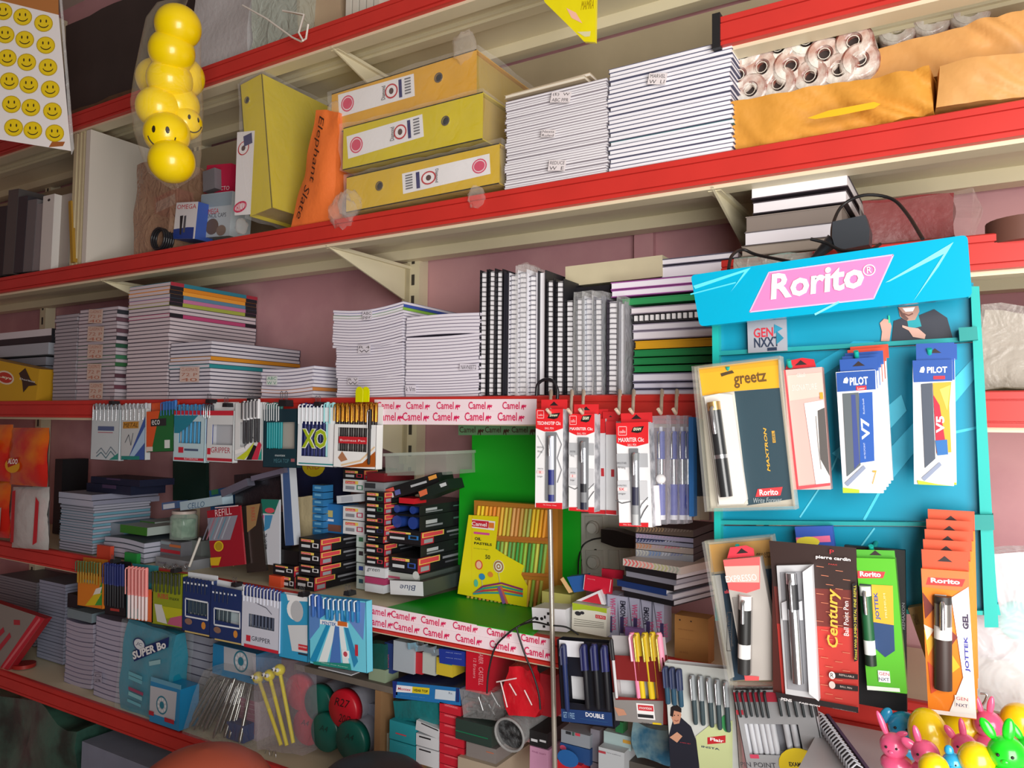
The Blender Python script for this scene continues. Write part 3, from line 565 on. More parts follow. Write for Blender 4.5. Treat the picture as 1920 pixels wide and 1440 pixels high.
# lying books to the right of the spirals
def lying(x0,x1,yt,yb,Y,cover,page,kind,where,dep=.2,coil=None,spine='B',dx=0):
    L=at(x0,yb,Y);Rr=at(x1,yb,Y);T=at(x0,yt,Y); t=T.z-L.z
    o=book(Rr.x-L.x,dep,t,cover,page,spine,label=kind+' '+where,c=min(.0016,t*.2)); o.matrix_world=TM((L.x,Y,L.z),0,0,0)
    if coil:
        q=MB(); w=Rr.x-L.x
        for k in range(int(w/.009)): q.box(.004+k*.009,.009+k*.009,-.003,.002,t*.15,t*.85,coil)
        q.build('spiral_coil',o)
    return o
W_='in the lying pile behind the yellow blister pack'
rows=[(1240,1385,486,498,'5a5668','efebf2','thin white notebook','topmost left of the header',None,1.2),(1240,1385,500,522,'6d6a7c','f2eef6','white notebook block','just left of the header',None,1.2),
(1145,1340,530,544,'9c4f98','f4eef8','violet-edged notebook','first below the cream carton',None,1.16),(1146,1340,545,558,'9c4f98','f4eef8','violet-edged notebook','second below the cream carton',None,1.16),
(1165,1345,561,573,'2f9858','2f9858','green notebook','under the violet-edged pair',None,1.16),(1182,1345,577,590,'8c8090','eee4ea','pinkish white notebook','under the single green one',None,1.16),
(1186,1345,591,605,'26242a','26242a','black coil-bound notebook',W_,'f0eef0',1.15),(1186,1345,608,621,'9a90a4','f0eaf2','white notebook','under the black coil-bound one',None,1.16),(1186,1345,622,638,'9a90a4','f0eaf2','white notebook','above the amber one',None,1.16),
(1190,1345,640,655,'e2a81c','e2a81c','amber notebook',W_,None,1.15),(1188,1345,657,669,'1f8a4c','1f8a4c','green notebook','under the amber one',None,1.15),(1187,1345,672,684,'1f8a4c','1f8a4c','green notebook','second under the amber one',None,1.16),(1188,1345,687,698,'1f8a4c','1f8a4c','green notebook','third under the amber one',None,1.155),
(1186,1330,701,716,'8a86a0','e9e6f2','lilac-white notebook','lowest but two by the red rail',None,1.15),(1187,1330,718,729,'8a86a0','e4e2f0','lilac-white notebook','lowest but one by the red rail',None,1.155),(1187,1330,731,746,'8a86a0','dcdcec','lilac-white notebook','lowest, resting on the red-railed shelf',None,1.15)]
for x0,x1,yt,yb,cv,pg,kd,wh,cl,Y in rows: lying(x0,x1,yt,yb,Y,cv,pg,kd,wh,coil=cl,dep=.2)
bx(1062,1143,541,560,1.19,.15,'1c1a20','black box wedged under the long cream carton','carton','box'); bx(1060,1140,560,745,1.31,.1,'2c2930','tall dark box hidden behind the short spiral notebooks','carton','box')
card3([(1060,500),(1242,478),(1064,537)],1.2,.1,mat('cfc4a4',rough=.6,noise=.06),'long cream carton lying over the spiral notebooks','carton','box')
# ------------------------------------------------ printed tape on the rails
def camel(x,y,s,colr='d81e5a'):
    P=[(0,8),(1.5,8),(2.5,4),(4,4),(5,9),(6.5,9),(6,4),(8,2),(9,4.5),(11,3),(10,0),(12.5,1),(12,-1),(9,-2.5),(8.5,0),(7.5,-1),(6,-3.5),(4.5,-.5),(3,-3),(1,0)]
    return ('p',[(x+a*s,y+b*s) for a,b in P],colr)
def tape(shelfobj,x0,x1,y0,y1,h0,h1,rows,Y,colr='d81e5a',bgc='f3dfe6',name='printed_tape'):
    c=Card((x0,y0),(x1,y1),(x0,y0+h0),Y); m=MB(); m.prism([c.l(x0,y0+h0),c.l(x1,y1+h1),c.l(x1,y1),c.l(x0,y0)],0,.0008,bgc); its=[]
    for words in rows:
        for (x,y,h,wd) in words: its+=[('t','Camel',x,y-h*.55,x+wd,y+h*.45+(wd*(y1-y0)/(x1-x0)),colr,{'bold':.012})]+[camel(x+wd+3,y+wd*(y1-y0)/(x1-x0),h/17.)]
    c.draw(m,its); e=m.build(name,shelfobj); e.matrix_world=c.M; 
    e.parent=shelfobj; e.matrix_parent_inverse=Matrix(); e.matrix_local=shelfobj.matrix_world.inverted()@c.M
SH=[o for o in bpy.data.objects if o.name.startswith('wall_shelf')]; shC=SH[2]; shD=SH[3]
bpy.context.view_layer.update()
tape(shC,702,1006,749,748,23,22,[[(x,761,14,32) for x in (707,762,819,879,943)]],1.1265)
tape(shC,702,1006,772,770,24,26,[[(x,782,16,36) for x in (706,755,812,872,934)]],1.1255)
tape(shD,683,1036,1131,1199,20,20,[[(x,1143+(x-686)*.178,14,34) for x in (689,734,790,850,914,978)]],1.1265)
tape(shD,683,1036,1151,1219,22,22,[[(x,1163+(x-686)*.19,15,36) for x in (688,738,794,855,919,984)]],1.1255)
# thick white books on the short shelf, parcel, wires
for x0,x1,yt,yb,cv,pg,kd,wh in ((1408,1590,352,374,'4a4048','f2eef2','thick white book with dark cover','topmost above the rack header'),(1411,1588,380,402,'3a3238','efeaee','thick white book with dark cover','second above the rack header'),(1398,1580,407,436,'8c8078','8c8078','taupe-wrapped thick book','under the two white ones'),(1396,1570,436,462,'6a6468','eeeaf0','thick white book in film','lowest but one above the rack header'),(1390,1570,462,482,'7a7066','a89c90','taupe book in film','resting right behind the rack header')):
    lying(x0,x1,yt,yb,1.17,cv,pg,kd,wh,dep=.2)
m=MB(); L=at(1625,455,1.2); gbox(m,0,at(1790,440,1.2).x-L.x,0,.14,0,at(1640,382,1.2).z-L.z,14,5,6,mat('7c2f30',rough=.45,bump=.2),crumple(.012,14,4)); e=m.build('maroon_packet',M=TM(L),label='maroon wrapped packet in clear film on the short shelf',cat='packet')
f=MB(); FILMH=film('fff6ee',.02,.6,25); gbox(f,-.01,at(1830,440,1.2).x-L.x,-.006,.15,-.002,at(1640,375,1.2).z-L.z,14,5,6,FILMH,crumple(.016,14,7)); f.build('plastic_wrap',e)
m=MB(); p=at(1925,430,1.16); m.tube([(0,0,0),(0,0,.03)],.045,mat('6a4438',rough=.6),24); m.build('tape_roll',M=TM(p-Vector((0,0,.02))),label='brown round roll at the right edge on the short shelf',cat='roll')
m=MB(); L=at(1845,735,1.18); gbox(m,0,.22,0,.12,0,at(1845,590,1.18).z-L.z,10,6,10,mat('9a8f80',rough=.4,bump=.3),crumple(.012,14,9)); e=m.build('filled_bag',M=TM(L),label='clear bag of beige goods right of the turquoise rack',cat='bag')
f=MB(); gbox(f,-.006,.226,-.006,.12,-.0,at(1845,585,1.18).z-L.z+.005,10,6,10,film('fff8f0',.2,.9,30),crumple(.014,14,9)); f.build('plastic_wrap',e)
# ------------------------------------------------ pens and pen cards
def CP(pts): return [tuple(p) for p in pts]
SILV=mat('c6c8cc',rough=.22,metal=.9)
def pen_mesh(L,r,body,cap,clip,capf=.36,tipc=None,style='cap'):
    """pen hanging nib down from z=0 to z=-L, clip on the front"""
    m=MB()
    if style=='cap': m.tube([(0,0,-L),(0,0,-L*.97),(0,0,-L*capf*.9)],[r*.55,r*.8,r*.82],body,8)
    else: m.tube([(0,0,-L),(0,0,-L*.93),(0,0,-L*.90),(0,0,-L*capf)],[r*.25,r*.7,r,r],body,8)
    a=m.mesh('pen'); m=MB()
    if style=='cap': m.tube([(0,0,-L*capf),(0,0,-L*.03),(0,0,0)],[r,r,r*.7],cap,8)
    else: m.tube([(0,0,-L*capf),(0,0,-L*.12)],[r,r*.9],cap,8); m.tube([(0,0,-L*.12),(0,0,0)],[r*.5,r*.5],tipc or cap,8)
    b=m.mesh('cap'); m=MB(); m.tube([(0,-r*.3,-L*.03),(0,-r*1.9,-L*.028),(0,-r*2.3,-L*.06),(0,-r*2.2,-L*capf*.95)],r*.34,clip,6); c=m.mesh('clip')
    return a,b,c
def pen_row(n,xs,yt,yb,c,r,colr,lab,group,y=.006,style='cap',capf=.36,tilt=0,labs=None):
    """colr = (body,cap,clip)"""
    body,cap,clip=colr; P0=c.l(xs[0],yt if not isinstance(yt,tuple) else yt[0]); P1=c.l(xs[1],yt if not isinstance(yt,tuple) else yt[1]); Pb=c.l(xs[0],yb)
    L=P0[1]-Pb[1]; a,b,k=pen_mesh(L,r,body,cap,clip,capf,style=style)
    for i in range(n):
        f=i/(n-1) if n>1 else 0
        o=bpy.data.objects.new('pen',a); COL.objects.link(o)
        o.matrix_world=c.M@TM((P0[0]+(P1[0]-P0[0])*f,y+U(-.0004,.0004),P0[1]+(P1[1]-P0[1])*f+U(-.0012,.0012)),0,0,math.radians(tilt+U(-.6,.6)))
        tag(o,lab%('' if n==1 else posn(i,n,'leftmost','rightmost','from the left')),'pen',group)
        for nm,me in (('cap' if style=='cap' else 'barrel',b),('clip',k)):
            q=bpy.data.objects.new(nm,me); COL.objects.link(q); q.parent=o
def pencard(TL,TR,BL,Y,face,lab,win=None,items=(),wincol=None,cat='pen card',dep=.013,back=None,mat_edge='e8e8ea',name='pen_card',backtop=None):
    c=Card(TL,TR,BL,Y); e=empty(name,c.M,lab,cat); m=MB(); w,h=c.w,c.h
    if win:
        a=c.l(win[0],win[1]); b=c.l(win[2],win[3]); x0,x1=sorted((a[0],b[0])); z0,z1=sorted((a[1],b[1])); x0=max(.001,x0);x1=min(w-.001,x1);z0=max(.001,z0);z1=min(h-.001,z1)
        for q in ((0,w,0,z0),(0,w,z1,h),(0,x0,z0,z1),(x1,w,z0,z1)): m.box(q[0],q[1],0,.0008,q[2],q[3],face)
    else: m.box(0,w,0,.0008,0,h,face)
    m.box(0,.0008,0,dep,0,h,face); m.box(w-.0008,w,0,dep,0,h,face); m.box(0,w,0,dep,0,.0008,face)
    m.build('front_panel',e)
    bt=h if backtop is None else c.l(TL[0],backtop)[1]
    m=MB(); m.box(0,w,dep,dep+.0008,0,bt,back or mat_edge); m.build('back_panel',e)
    if items: q=MB(); c.draw(q,items); q.build('front_print',e)
    if win and wincol: q=MB(); q.box(x0,x1,dep-.001,dep,z0,z1,wincol); q.build('inner_sheet',e)
    return c
def clip_(px,py,Y,lab,s=.02,colr='1c1c20'):
    p=at(px,py,Y); e=empty('binder_clip',TM(p),lab,'binder clip','binder clips holding the pen cards')
    m=MB(); m.prism([(-s/2,-s*.45),(s/2,-s*.45),(s*.42,s*.1),(-s*.42,s*.1)],-.004,.016,colr); m.build('clip_body',e)
    for x in (-s*.28,s*.28):
        m=MB(); m.tube([(x-s*.1,0,s*.05),(x-s*.12,0,s*.45),(x-s*.16,0,s*.7),(x,0,s*.85),(x+s*.16,0,s*.7),(x+s*.12,0,s*.45),(x+s*.1,0,s*.05)],s*.03,'4a4a50',5); m.build('wire_handle',e)
YR=1.108
NAV='1c2560'
# --- upper row, clipped to the eye-level rail
c=pencard((173,768),(225,768),(181,862),YR,'c4cdd2','white pen card with zigzag lines, first at the left of the upper row',items=[('r',184,799,214,808,'51628a'),('r',184,810,212,812,'b05060'),('l',[(181,850),(190,840),(199,852),(208,838),(218,850)],1.2,'7a8894'),('l',[(181,856),(190,848),(199,859),(208,846),(218,858)],1.2,'5a7a86'),('p',[(205,862),(225,850),(225,862)],'2a8c80')],backtop=760)
pen_row(7,(177,221),757,850,c,.0036,('6a6f78','8a9099',SILV),'silver-clipped pen, %s in the zigzag-printed card','pens in the zigzag card',y=.005)
c=pencard((228,768),(273,766),(227,862),YR,'c2c6c8','white pen card with blue diagonal stripes and gold word',items=[('r',231,791,260,803,'c08a3a'),('t','METAL',232,793,259,801,'5a3a1a',{'shear':.3}),('p',[(273,780),(273,862),(240,862)],'3b5aa0'),('p',[(273,800),(273,830),(247,862),(240,862)],'a8c4e0'),('l',[(235,830),(242,815),(246,835),(250,812)],1.2,'5a6068'),('r',228,855,262,862,'1f8078')],backtop=758)
pen_row(6,(232,270),756,848,c,.0036,('3a5a9a','b8bcc4',SILV),'blue metal pen, %s in the gold-worded card','pens in the gold-worded card')
c=pencard((275,772),(326,768),(274,848),YR,'1f6a36','green and orange pen card with a dark rounded word',items=[('p',[(275,772),(300,770),(285,842),(274,848)],'d9572a'),('r',283,786,312,798,'2a2c30'),('t','eco',285,788,300,796,'e8e8e8'),('r',309,825,319,840,'d8e0dc'),('r',275,838,287,846,'d8c8c0')],back='d9572a',backtop=756)
pen_row(5,(303,325),(754,750),832,c,.0036,('2a62a8','3a78c0','2a62a8'),'blue pen, %s in the green and orange card','pens in the green and orange card')
c=pencard((327,770),(385,770),(327,865),YR,'b9d3dc','white and teal pen card between red bands',win=(336,790,376,832),wincol='8fb4c4',items=[('r',327,770,385,778,'c8283a'),('p',[(327,779),(350,779),(372,779),(352,800),(336,812),(327,812)],'1f7f96'),('r',335,838,344,849,'c8283a'),('r',346,841,372,846,'4a5a78'),('r',327,857,385,865,'c8283a'),('t','BUTTERFLOW',346,858,372,863,'f0d8dc')],backtop=762)
pen_row(7,(333,378),758,833,c,.0034,('3a90c0','2f7fb4','2b6f9f'),'light blue pen, %s in the teal and red card','pens in the teal and red card',capf=.3)
c=pencard((389,770),(438,770),(390,866),YR,'d5d8da','white pen card with red top strip and dark red lettering',win=(398,796,436,835),wincol='b9bcc2',items=[('r',389,770,438,779,'c8283a'),('t','GRIPPER',396,838,432,850,'b03848'),('r',389,840,395,852,'c8283a'),('r',389,858,438,866,'b82838')],backtop=754)
pen_row(4,(383,394),758,832,c,.0032,('3f4f9a','3a3a44',SILV),'dark-capped pen, %s at the left of the red-lettered card','pens in the red-lettered card')
c=pencard((441,756),(492,754),(440,863),YR,'dcdedf','white pen card with a coloured swoosh across its foot',win=(450,792,466,838),wincol='aeb2b8',items=[('l',[(441,848),(460,842),(476,822),(480,792)],5,'f0f0f0'),('p',[(443,860),(462,846),(478,828),(468,852),(458,862)],'c4d02a'),('p',[(462,862),(476,834),(484,838),(474,862)],'1c1c20'),('p',[(472,862),(486,826),(491,834),(484,862)],'c8304a'),('p',[(484,862),(491,840),(491,862)],'1f9a8a')])
pen_row(5,(462,488),(752,748),832,c,.0036,('26262c','e0e0e4','2a2a30'),'black and white pen, %s in the swoosh card','pens in the swoosh card',y=-.004,capf=.45)
c=pencard((494,768),(557,766),(496,876),YR,'10343f','dark teal pen card with grey window',win=(500,792,552,842),wincol='a8a49c',items=[('r',520,764,557,790,'0f2f3a'),('t','montex',516,852,535,856,'c8d4d8'),('t','MEGA TOP',514,860,542,868,'4a7a88'),('r',546,860,553,866,'9a5a60')],back='0f2f3a')
pen_row(7,(498,524),755,841,c,.0036,('1a8f96','2f6f68','c8ccd0'),'teal pen, %s in the dark teal card','pens in the dark teal card',capf=.42)
c=pencard((559,764),(629,764),(560,873),YR,'e9eef2','white pen card with two big green letters',win=(566,790,614,857),wincol='dfe6ea',items=[('r',560,867,629,873,'1f8a8c'),('r',620,764,629,866,'f4f6f8')],dep=.014,back='e9eef2')
m=MB(); q=[c.l(568,804),c.l(613,841)]; m.text('XO',q[0][0]-.0015,q[1][0]+.0015,q[1][1]-.0015,q[0][1]+.0015,-.0012,'f4f6ea',bold=.06); m.text('XO',q[0][0],q[1][0],q[1][1],q[0][1],-.0016,'a8c020',bold=.03); o=m.build('lettering'); o.parent=[x for x in bpy.data.objects if x.name.startswith('pen_card') and x.get('label','').endswith('two big green letters')][0]
pen_row(7,(563,605),756,858,c,.0042,(NAV,NAV,'e8eaf0'),'navy pen, %s in the green-lettered white card','navy pens in the green-lettered white card',capf=.4)
pen_row(2,(611,622),754,858,c,.0045,('9fd8dc','a8e0e4','8fd0d4'),'pale aqua pen, %s of two in the green-lettered white card','aqua pens in the green-lettered white card',capf=.4)
c=pencard((627,795),(706,797),(630,876),YR-.004,'eff0f0','white business pen card with gold-clipped pens',win=(634,801,687,848),wincol='e8e6e2',items=[('p',[(640,876),(680,868),(704,846),(706,876)],'b05a1c'),('l',[(640,872),(676,864),(703,838)],1.5,'e8c8a0'),('p',[(634,858),(642,846),(652,862),(640,866)],'b07a58'),('l',[(628,800),(632,796)],1,'888')] if False else [('p',[(640,876),(680,868),(704,846),(706,876)],'b05a1c'),('l',[(640,872),(676,864),(703,838)],1.5,'e8c8a0'),('p',[(634,858),(642,846),(652,862),(640,866)],'b07a58')],dep=.018,back='eff0f0',backtop=762)
m=MB(); a=c.l(636,818); b=c.l(688,833); m.box(a[0],b[0],-.001,-.0003,b[1],a[1],'c4242e'); m.text('Business Pen',a[0]+.004,b[0]-.004,b[1]+.004,a[1]-.005,-.0014,'f4e4e4'); o=m.build('red_band'); o.parent=[x for x in bpy.data.objects if x.name.startswith('pen_card') and 'business' in x.get('label','')][0]
GOLD=mat('b9822e',rough=.25,metal=.9)
pen_row(9,(628,700),755,866,c,.0042,('241c1c',GOLD,GOLD),'gold-clipped pen, %s in the business pen card','gold-clipped pens in the business card',y=.008,capf=.32)
pen_row(1,(697,697),768,872,c,.0032,('1c1c20','1c1c20',SILV),'slim black pen standing at the right edge of the business pen card%s',None,y=-.004)
m=MB(); p=at(662,755,1.1)
def tagshape(m,x0,y,colr):
    m.prism([(x0+.009*math.cos(t*math.pi/8),.0135+.010*math.sin(t*math.pi/8)) for t in range(9)]+[(x0-.0085,-.006),(x0+.0085,-.006)],y,y+.002,colr)
YT=mat('d6d800',rough=.3,clear=.4)
for i,(x,l) in enumerate(((673,'yellow plastic tag above the business pen card, front one'),(685,'yellow plastic tag above the business pen card, rear one'))):
    m=MB(); tagshape(m,0,0,YT); m.build('plastic_tag',M=TM(at(x,748,1.095+i*.012)),label=l,cat='tag')
for x,y,l in ((392,750,'black binder clip above the teal and red pen card'),(424,757,'black binder clip above the red-lettered pen card'),(470,748,'black binder clip above the swoosh card'),(532,752,'large black binder clip over the dark teal card'),(596,755,'black binder clip behind the green-lettered card'),(210,753,'small black binder clip over the zigzag card')): clip_(x,y,1.108,l,.024 if x==532 else .016)
# --- lower row, clipped to the fourth rail
c=pencard((146,1076),(192,1082),(146,1135),YR,'dd7f22','orange and green pen card at the left end of the lower row',items=[('p',[(170,1135),(192,1090),(192,1135)],'3f9a3a'),('p',[(172,1122),(180,1104),(192,1100),(186,1122)],'e8e4d8'),('p',[(160,1135),(176,1115),(192,1112),(178,1135)],'d8c020'),('r',155,1086,178,1094,'8fa8b8')],back='c87a20',backtop=1046)
pen_row(9,(149,190),(1050,1054),1092,c,.003,('a07a20','8a6a1c','2f6a4a'),'golden pen, %s in the orange and green card','pens in the orange and green card',y=-.003,capf=.5)
c=pencard((197,1082),(236,1086),(200,1152),YR,'17171c','black pen card with a small red mark',items=[('r',207,1140,224,1147,'b03a34')],back='17171c',backtop=1052)
pen_row(8,(200,233),(1054,1058),1135,c,.0034,('1c1c22','1c2a70','1c2a70'),'navy-capped pen, %s in the black card','pens in the black card',y=-.003,capf=.5)
c=pencard((238,1100),(287,1106),(238,1160),YR,'d96a34','teal and orange pen card behind pastel pens',items=[('p',[(238,1100),(246,1100),(248,1160),(238,1158)],'2a8a96'),('p',[(246,1150),(256,1136),(268,1160),(246,1160)],'8fd0cc')],back='2a8a96',backtop=1058)
pen_row(6,(246,279),(1060,1064),1158,c,.0042,('e8d8d8','f0908c','f0a8a4'),'pink and white pen, %s in the teal and orange card','pastel pens in the teal and orange card',y=-.005,capf=.55)
c=pencard((285,1072),(342,1078),(290,1170),YR,'8f9a1e','lime pen card with red letters and a white patch',items=[('t','RIBS',296,1112,316,1124,'b84a3a',{'bold':.02}),('t','maxx',318,1120,336,1127,'26301a'),('p',[(290,1132),(304,1134),(314,1170),(295,1165)],'cfd0cc'),('p',[(314,1170),(322,1155),(342,1150),(342,1176)],'b85a7a'),('p',[(304,1136),(342,1142),(342,1154),(312,1160)],'b8b820')],back='8f9a1e')
pen_row(8,(289,338),(1070,1076),1108,c,.003,('3a4420','2c341c','20281c'),'dark pen, %s in the lime card','pens in the lime card',y=-.003,capf=.6)
for k,(TL,TR,BL,w_,its,lab) in enumerate((((343,1082),(399,1090),(347,1183),(348,1122,390,1157),[],'navy pen card with framed window, left of two'),((396,1096),(456,1108),(403,1198),(402,1140,450,1173),[],'navy pen card with half white window, right of two'))):
    x0,y0,x1,y1=w_
    c=pencard(TL,TR,BL,YR-.002*k,'1b3266',lab,win=w_,wincol='aebfc4' if k else '5a6f86',items=[('l',[(x0,y0),(x1,y0+8),(x1,y1+6),(x0,y1-2),(x0,y0)],1.6,'dfe6ee'),('l',[TR,(TR[0]+3,BL[1]+10)],3,'e8ebf0'),('l',[BL,(TR[0]+6,BL[1]+12)],1.6,'c8b070'),('e',x1-8,y1+16,4,7,'d08a3a'),('e',x0+6,y1+8,7,6,'8a6a5a')]+[('r',x0-3+j*7,y0-32+j,x0+j*7,y0-28+j,'e4ebf2') for j in range(7)],back='dfe4ea',backtop=TL[1]-8)
    pen_row(6 if k==0 else 4,(x0+3,x1-4 if k==0 else x0+26),(y0-38,y0-33),y1+4,c,.0032,('2a3a44','1b2a50','14203c'),'dark pen, %s in the '+('left' if k==0 else 'right')+' navy card','pens in the %s navy card'%('left' if k==0 else 'right'),capf=.35)
c=pencard((454,1116),(524,1128),(458,1212),YR-.004,'cdd0de','pale pen card with dark lettering under a red band',win=(466,1150,514,1184),wincol='3c4254',items=[('r',454,1116,526,1126,'c83a4c'),('t','GRIPPER',472,1192,507,1208,'2a2a3c'),('r',462,1190,470,1203,'c8283a'),('p',[(458,1212),(458,1206),(530,1222),(536,1230)],'c8283a'),('l',[(480,1130),(500,1140),(510,1152)],.8,'6a6a78')],backtop=1104,back='dde0ea')
pen_row(11,(458,522),(1096,1108),1186,c,.003,('4a5266','2f3f80','e0e2ec'),'blue-capped pen, %s in the red-banded pale card','pens in the red-banded pale card',capf=.36)
c=pencard((524,1112),(578,1120),(526,1232),YR,'2f9ac8','blue and white pen card with curved cut-outs',items=[('p',[(537,1112),(577,1118),(577,1128),(540,1126)],'eef0f2'),('e',553,1143,15,20,'eef0f2'),('e',557,1146,12,20,'b9bcc0'),('p',[(540,1172),(577,1172),(577,1225),(548,1220)],'d2d6da'),('r',560,1207,577,1221,'c8303a'),('t','montex',561,1210,576,1216,'f4e8e8'),('r',560,1223,577,1230,'2a3040')],back='eef0f2')
c=pencard((580,1116),(686,1128),(576,1243),YR-.012,'6fd0e8','cyan pen card with radiating stripes, largest of the lower row',items=[('p',[(628,1150),(638,1150),(612,1248),(596,1246)],'e6f0f2'),('p',[(632,1150),(640,1150),(656,1252),(644,1250)],'e6f0f2'),('p',[(622,1150),(628,1150),(592,1244),(579,1238)],'1c90c0'),('p',[(640,1152),(646,1152),(672,1240),(664,1252)],'2a88b8'),('p',[(630,1165),(636,1165),(640,1248),(618,1246)],'4a78c0'),('p',[(580,1118),(600,1160),(600,1175),(578,1200)],'5a88c8'),('p',[(580,1116),(604,1118),(614,1150),(600,1160)],'3a6cb8'),('p',[(660,1128),(686,1130),(682,1200),(652,1160)],'6a8fd0'),('r',601,1161,654,1177,'f2f4f6'),('t','PENTEK',605,1164,632,1174,'2a6ab0',{'bold':.02}),('r',634,1164,652,1175,'d06a28'),('p',[(588,1240),(658,1244),(660,1256),(590,1252)],'1f8a7c'),('t','Write Free forever',604,1243,654,1250,'c8e8d8',{'shear':.2}),('r',643,1218,656,1234,'f4f4f6'),('e',649,1226,4,5,'c04a5a'),('r',667,1208,673,1230,'c03040')],dep=.016,back='4aa8d0')
pen_row(7,(616,673),(1119,1124),1160,c,.0042,('2a80b8','1f6aa8','dfeaf2'),'blue pen, %s of the seven in the cyan striped card','blue pens in the cyan card',y=-.004,capf=.5)
pen_row(2,(590,600),(1113,1114),1156,c,.004,('3a68b0','2a58a8','dfe6f2'),'blue pen, %s of two at the left of the cyan card','pens at the left of the cyan card',y=-.004,capf=.5)
for x,y,l in ((212,1050,'black binder clip over the black pen card'),(326,1068,'black binder clip between the lime and navy cards'),(440,1094,'black binder clip over the right navy card'),(566,1112,'black binder clip over the blue and white card'),(652,1110,'black binder clip above the cyan card')): clip_(x,y,1.105,l,.015)
# --- cards low on the right
c=pencard((1044,1199),(1141,1207),(1051,1352),1.07,'0f1220','black and navy double pen card with white window',win=(1060,1266,1135,1326),wincol='e8e8ec',items=[('p',[(1048,1328),(1147,1336),(1149,1362),(1050,1352)],'1c3a6e'),('t','DOUBLE',1098,1335,1133,1348,'f0f0f4',{'bold':.02}),('r',1088,1347,1140,1354,'3a7aa0'),('t','GET 1 FREE',1056,1334,1078,1348,'8fb0d0'),('p',[(1049,1199),(1095,1202),(1095,1233),(1049,1230)],'e2e2e8'),('r',1096,1201,1141,1328,'12131c')],dep=.02,back='15161f')
pen_row(1,(1060,1060),1206,1330,c,.005,('1a2a5a','1c2450','3a3f5a'),'navy pen alone at the left of the black double card%s',None,y=-.006,capf=.3)
pen_row(3,(1098,1136),1206,1326,c,.0055,('14151c','1c2058','2c3058'),'dark pen, %s on the right half of the black double card','dark pens in the double card',y=-.006,capf=.4)
c=pencard((1142,1228),(1243,1233),(1147,1350),1.065,'7c1c1c','maroon pen card holding pink and yellow highlighter pens',win=(1154,1274,1232,1312),wincol='c9c9cc',items=[('p',[(1147,1298),(1154,1298),(1154,1312),(1232,1314),(1244,1314),(1244,1364),(1147,1352)],'8a8684'),('r',1193,1318,1229,1350,'f0eeee'),('r',1196,1321,1226,1334,'c83038'),('t','montex',1199,1324,1223,1331,'f8eeee'),('r',1196,1338,1226,1347,'2a2a2e'),('p',[(1150,1325),(1170,1330),(1176,1340),(1160,1342)],'c08a70'),('r',1224,1354,1241,1361,'e0c020'),('t','EXAM',1204,1354,1218,1360,'2a2a2e')],dep=.016,back='b9b5b6',backtop=1196)
for i,(x,col,l) in enumerate(((1183,'f08cb0','pink pen at the left in the maroon card'),(1191,'e0c020','yellow pen, first of three in the maroon card'),(1207,'e0c020','yellow pen, second of three in the maroon card'),(1221,'e0c020','yellow pen, third of three in the maroon card'),(1233,'f4a0bc','pink pen at the right in the maroon card'))):
    pen_row(1,(x,x),1186,1312 if i<4 else 1358,c,.0052 if i!=2 else .006,(col,col,mat('d8c060',rough=.3,metal=.7) if i not in(0,) else 'f4c8d8'),l+'%s',None,y=.004,capf=.42)
pen_row(1,(1148,1152),1195,1305,c,.003,('c8c8cc','1c1c20','2a2a2e'),'slim black and silver pen left of the pink one%s',None,y=-.004)
c=pencard((1245,1242),(1374,1256),(1250,1470),1.05,'c9ccc8','pale pen card printed with a man in a dark jacket',items=[('p',[(1254,1380),(1262,1350),(1276,1344),(1296,1362),(1310,1400),(1312,1470),(1252,1470)],'1c1e2c'),('p',[(1259,1345),(1262,1328),(1273,1326),(1278,1340),(1274,1356),(1264,1358)],'c08a70'),('p',[(1257,1342),(1258,1326),(1268,1320),(1278,1328),(1278,1336),(1264,1332),(1262,1344)],'1c1618'),('e',1265,1341,1,1.2,'2a1c18'),('e',1272,1341,1,1.2,'2a1c18'),('l',[(1265,1350),(1269,1352),(1273,1350)],.4,'8a3a34'),('p',[(1256,1382),(1270,1372),(1280,1380),(1270,1392)],'c89478'),('p',[(1305,1380),(1330,1360),(1374,1350),(1374,1470),(1316,1470)],'c8d29a'),('e',1362,1356,9,16,'3f9a5a'),('p',[(1327,1382),(1361,1378),(1361,1392),(1327,1395)],'c0242c'),('t','Flair',1332,1382,1358,1392,'f6ecec',{'bold':.03}),('t','INSTA',1316,1397,1350,1406,'2a3a5a',{'bold':.02}),('t','4 PEN SET',1276,1390,1296,1395,'c03a48')],dep=.016)
pen_row(3,(1250,1275),(1248,1252),1318,c,.0045,('2a5068','2a3458','3a4468'),'blue loop-clip pen, %s in the man-printed card','blue pens in the man-printed card',y=-.005,capf=.55)
pen_row(5,(1300,1362),(1262,1274),1354,c,.0042,('3a4a50','9aa0a4',SILV),'silver-tipped pen, %s in the man-printed card','silver pens in the man-printed card',y=-.005,capf=.5)
c=pencard((1373,1294),(1520,1293),(1379,1470),1.03,'a4a5a8','grey pen card with silver pens in its window',win=(1395,1357,1508,1418),wincol='8a8b92',items=[('r',1375,1298,1460,1316,'b82a40'),('r',1375,1331,1395,1340,'d04050'),('t','PIN POINT',1388,1428,1456,1440,'4a4a50'),('r',1406,1414,1424,1422,'d84a68'),('e',1500,1436,40,34,'e0c41c'),('t','EXAM TIME',1479,1428,1524,1438,'2a2418',{'bold':.03})],dep=.016)
pen_row(6,(1382,1434),(1292,1294),1416,c,.005,('c8cad0','2c3438','2c3438'),'grey loop-clip pen, %s in the left half of the grey card','left pens in the grey card',capf=.42)
pen_row(5,(1458,1514),(1292,1290),1416,c,.005,('c8cad0','2c3438','2c3438'),'grey loop-clip pen, %s in the right half of the grey card','right pens in the grey card',capf=.42)
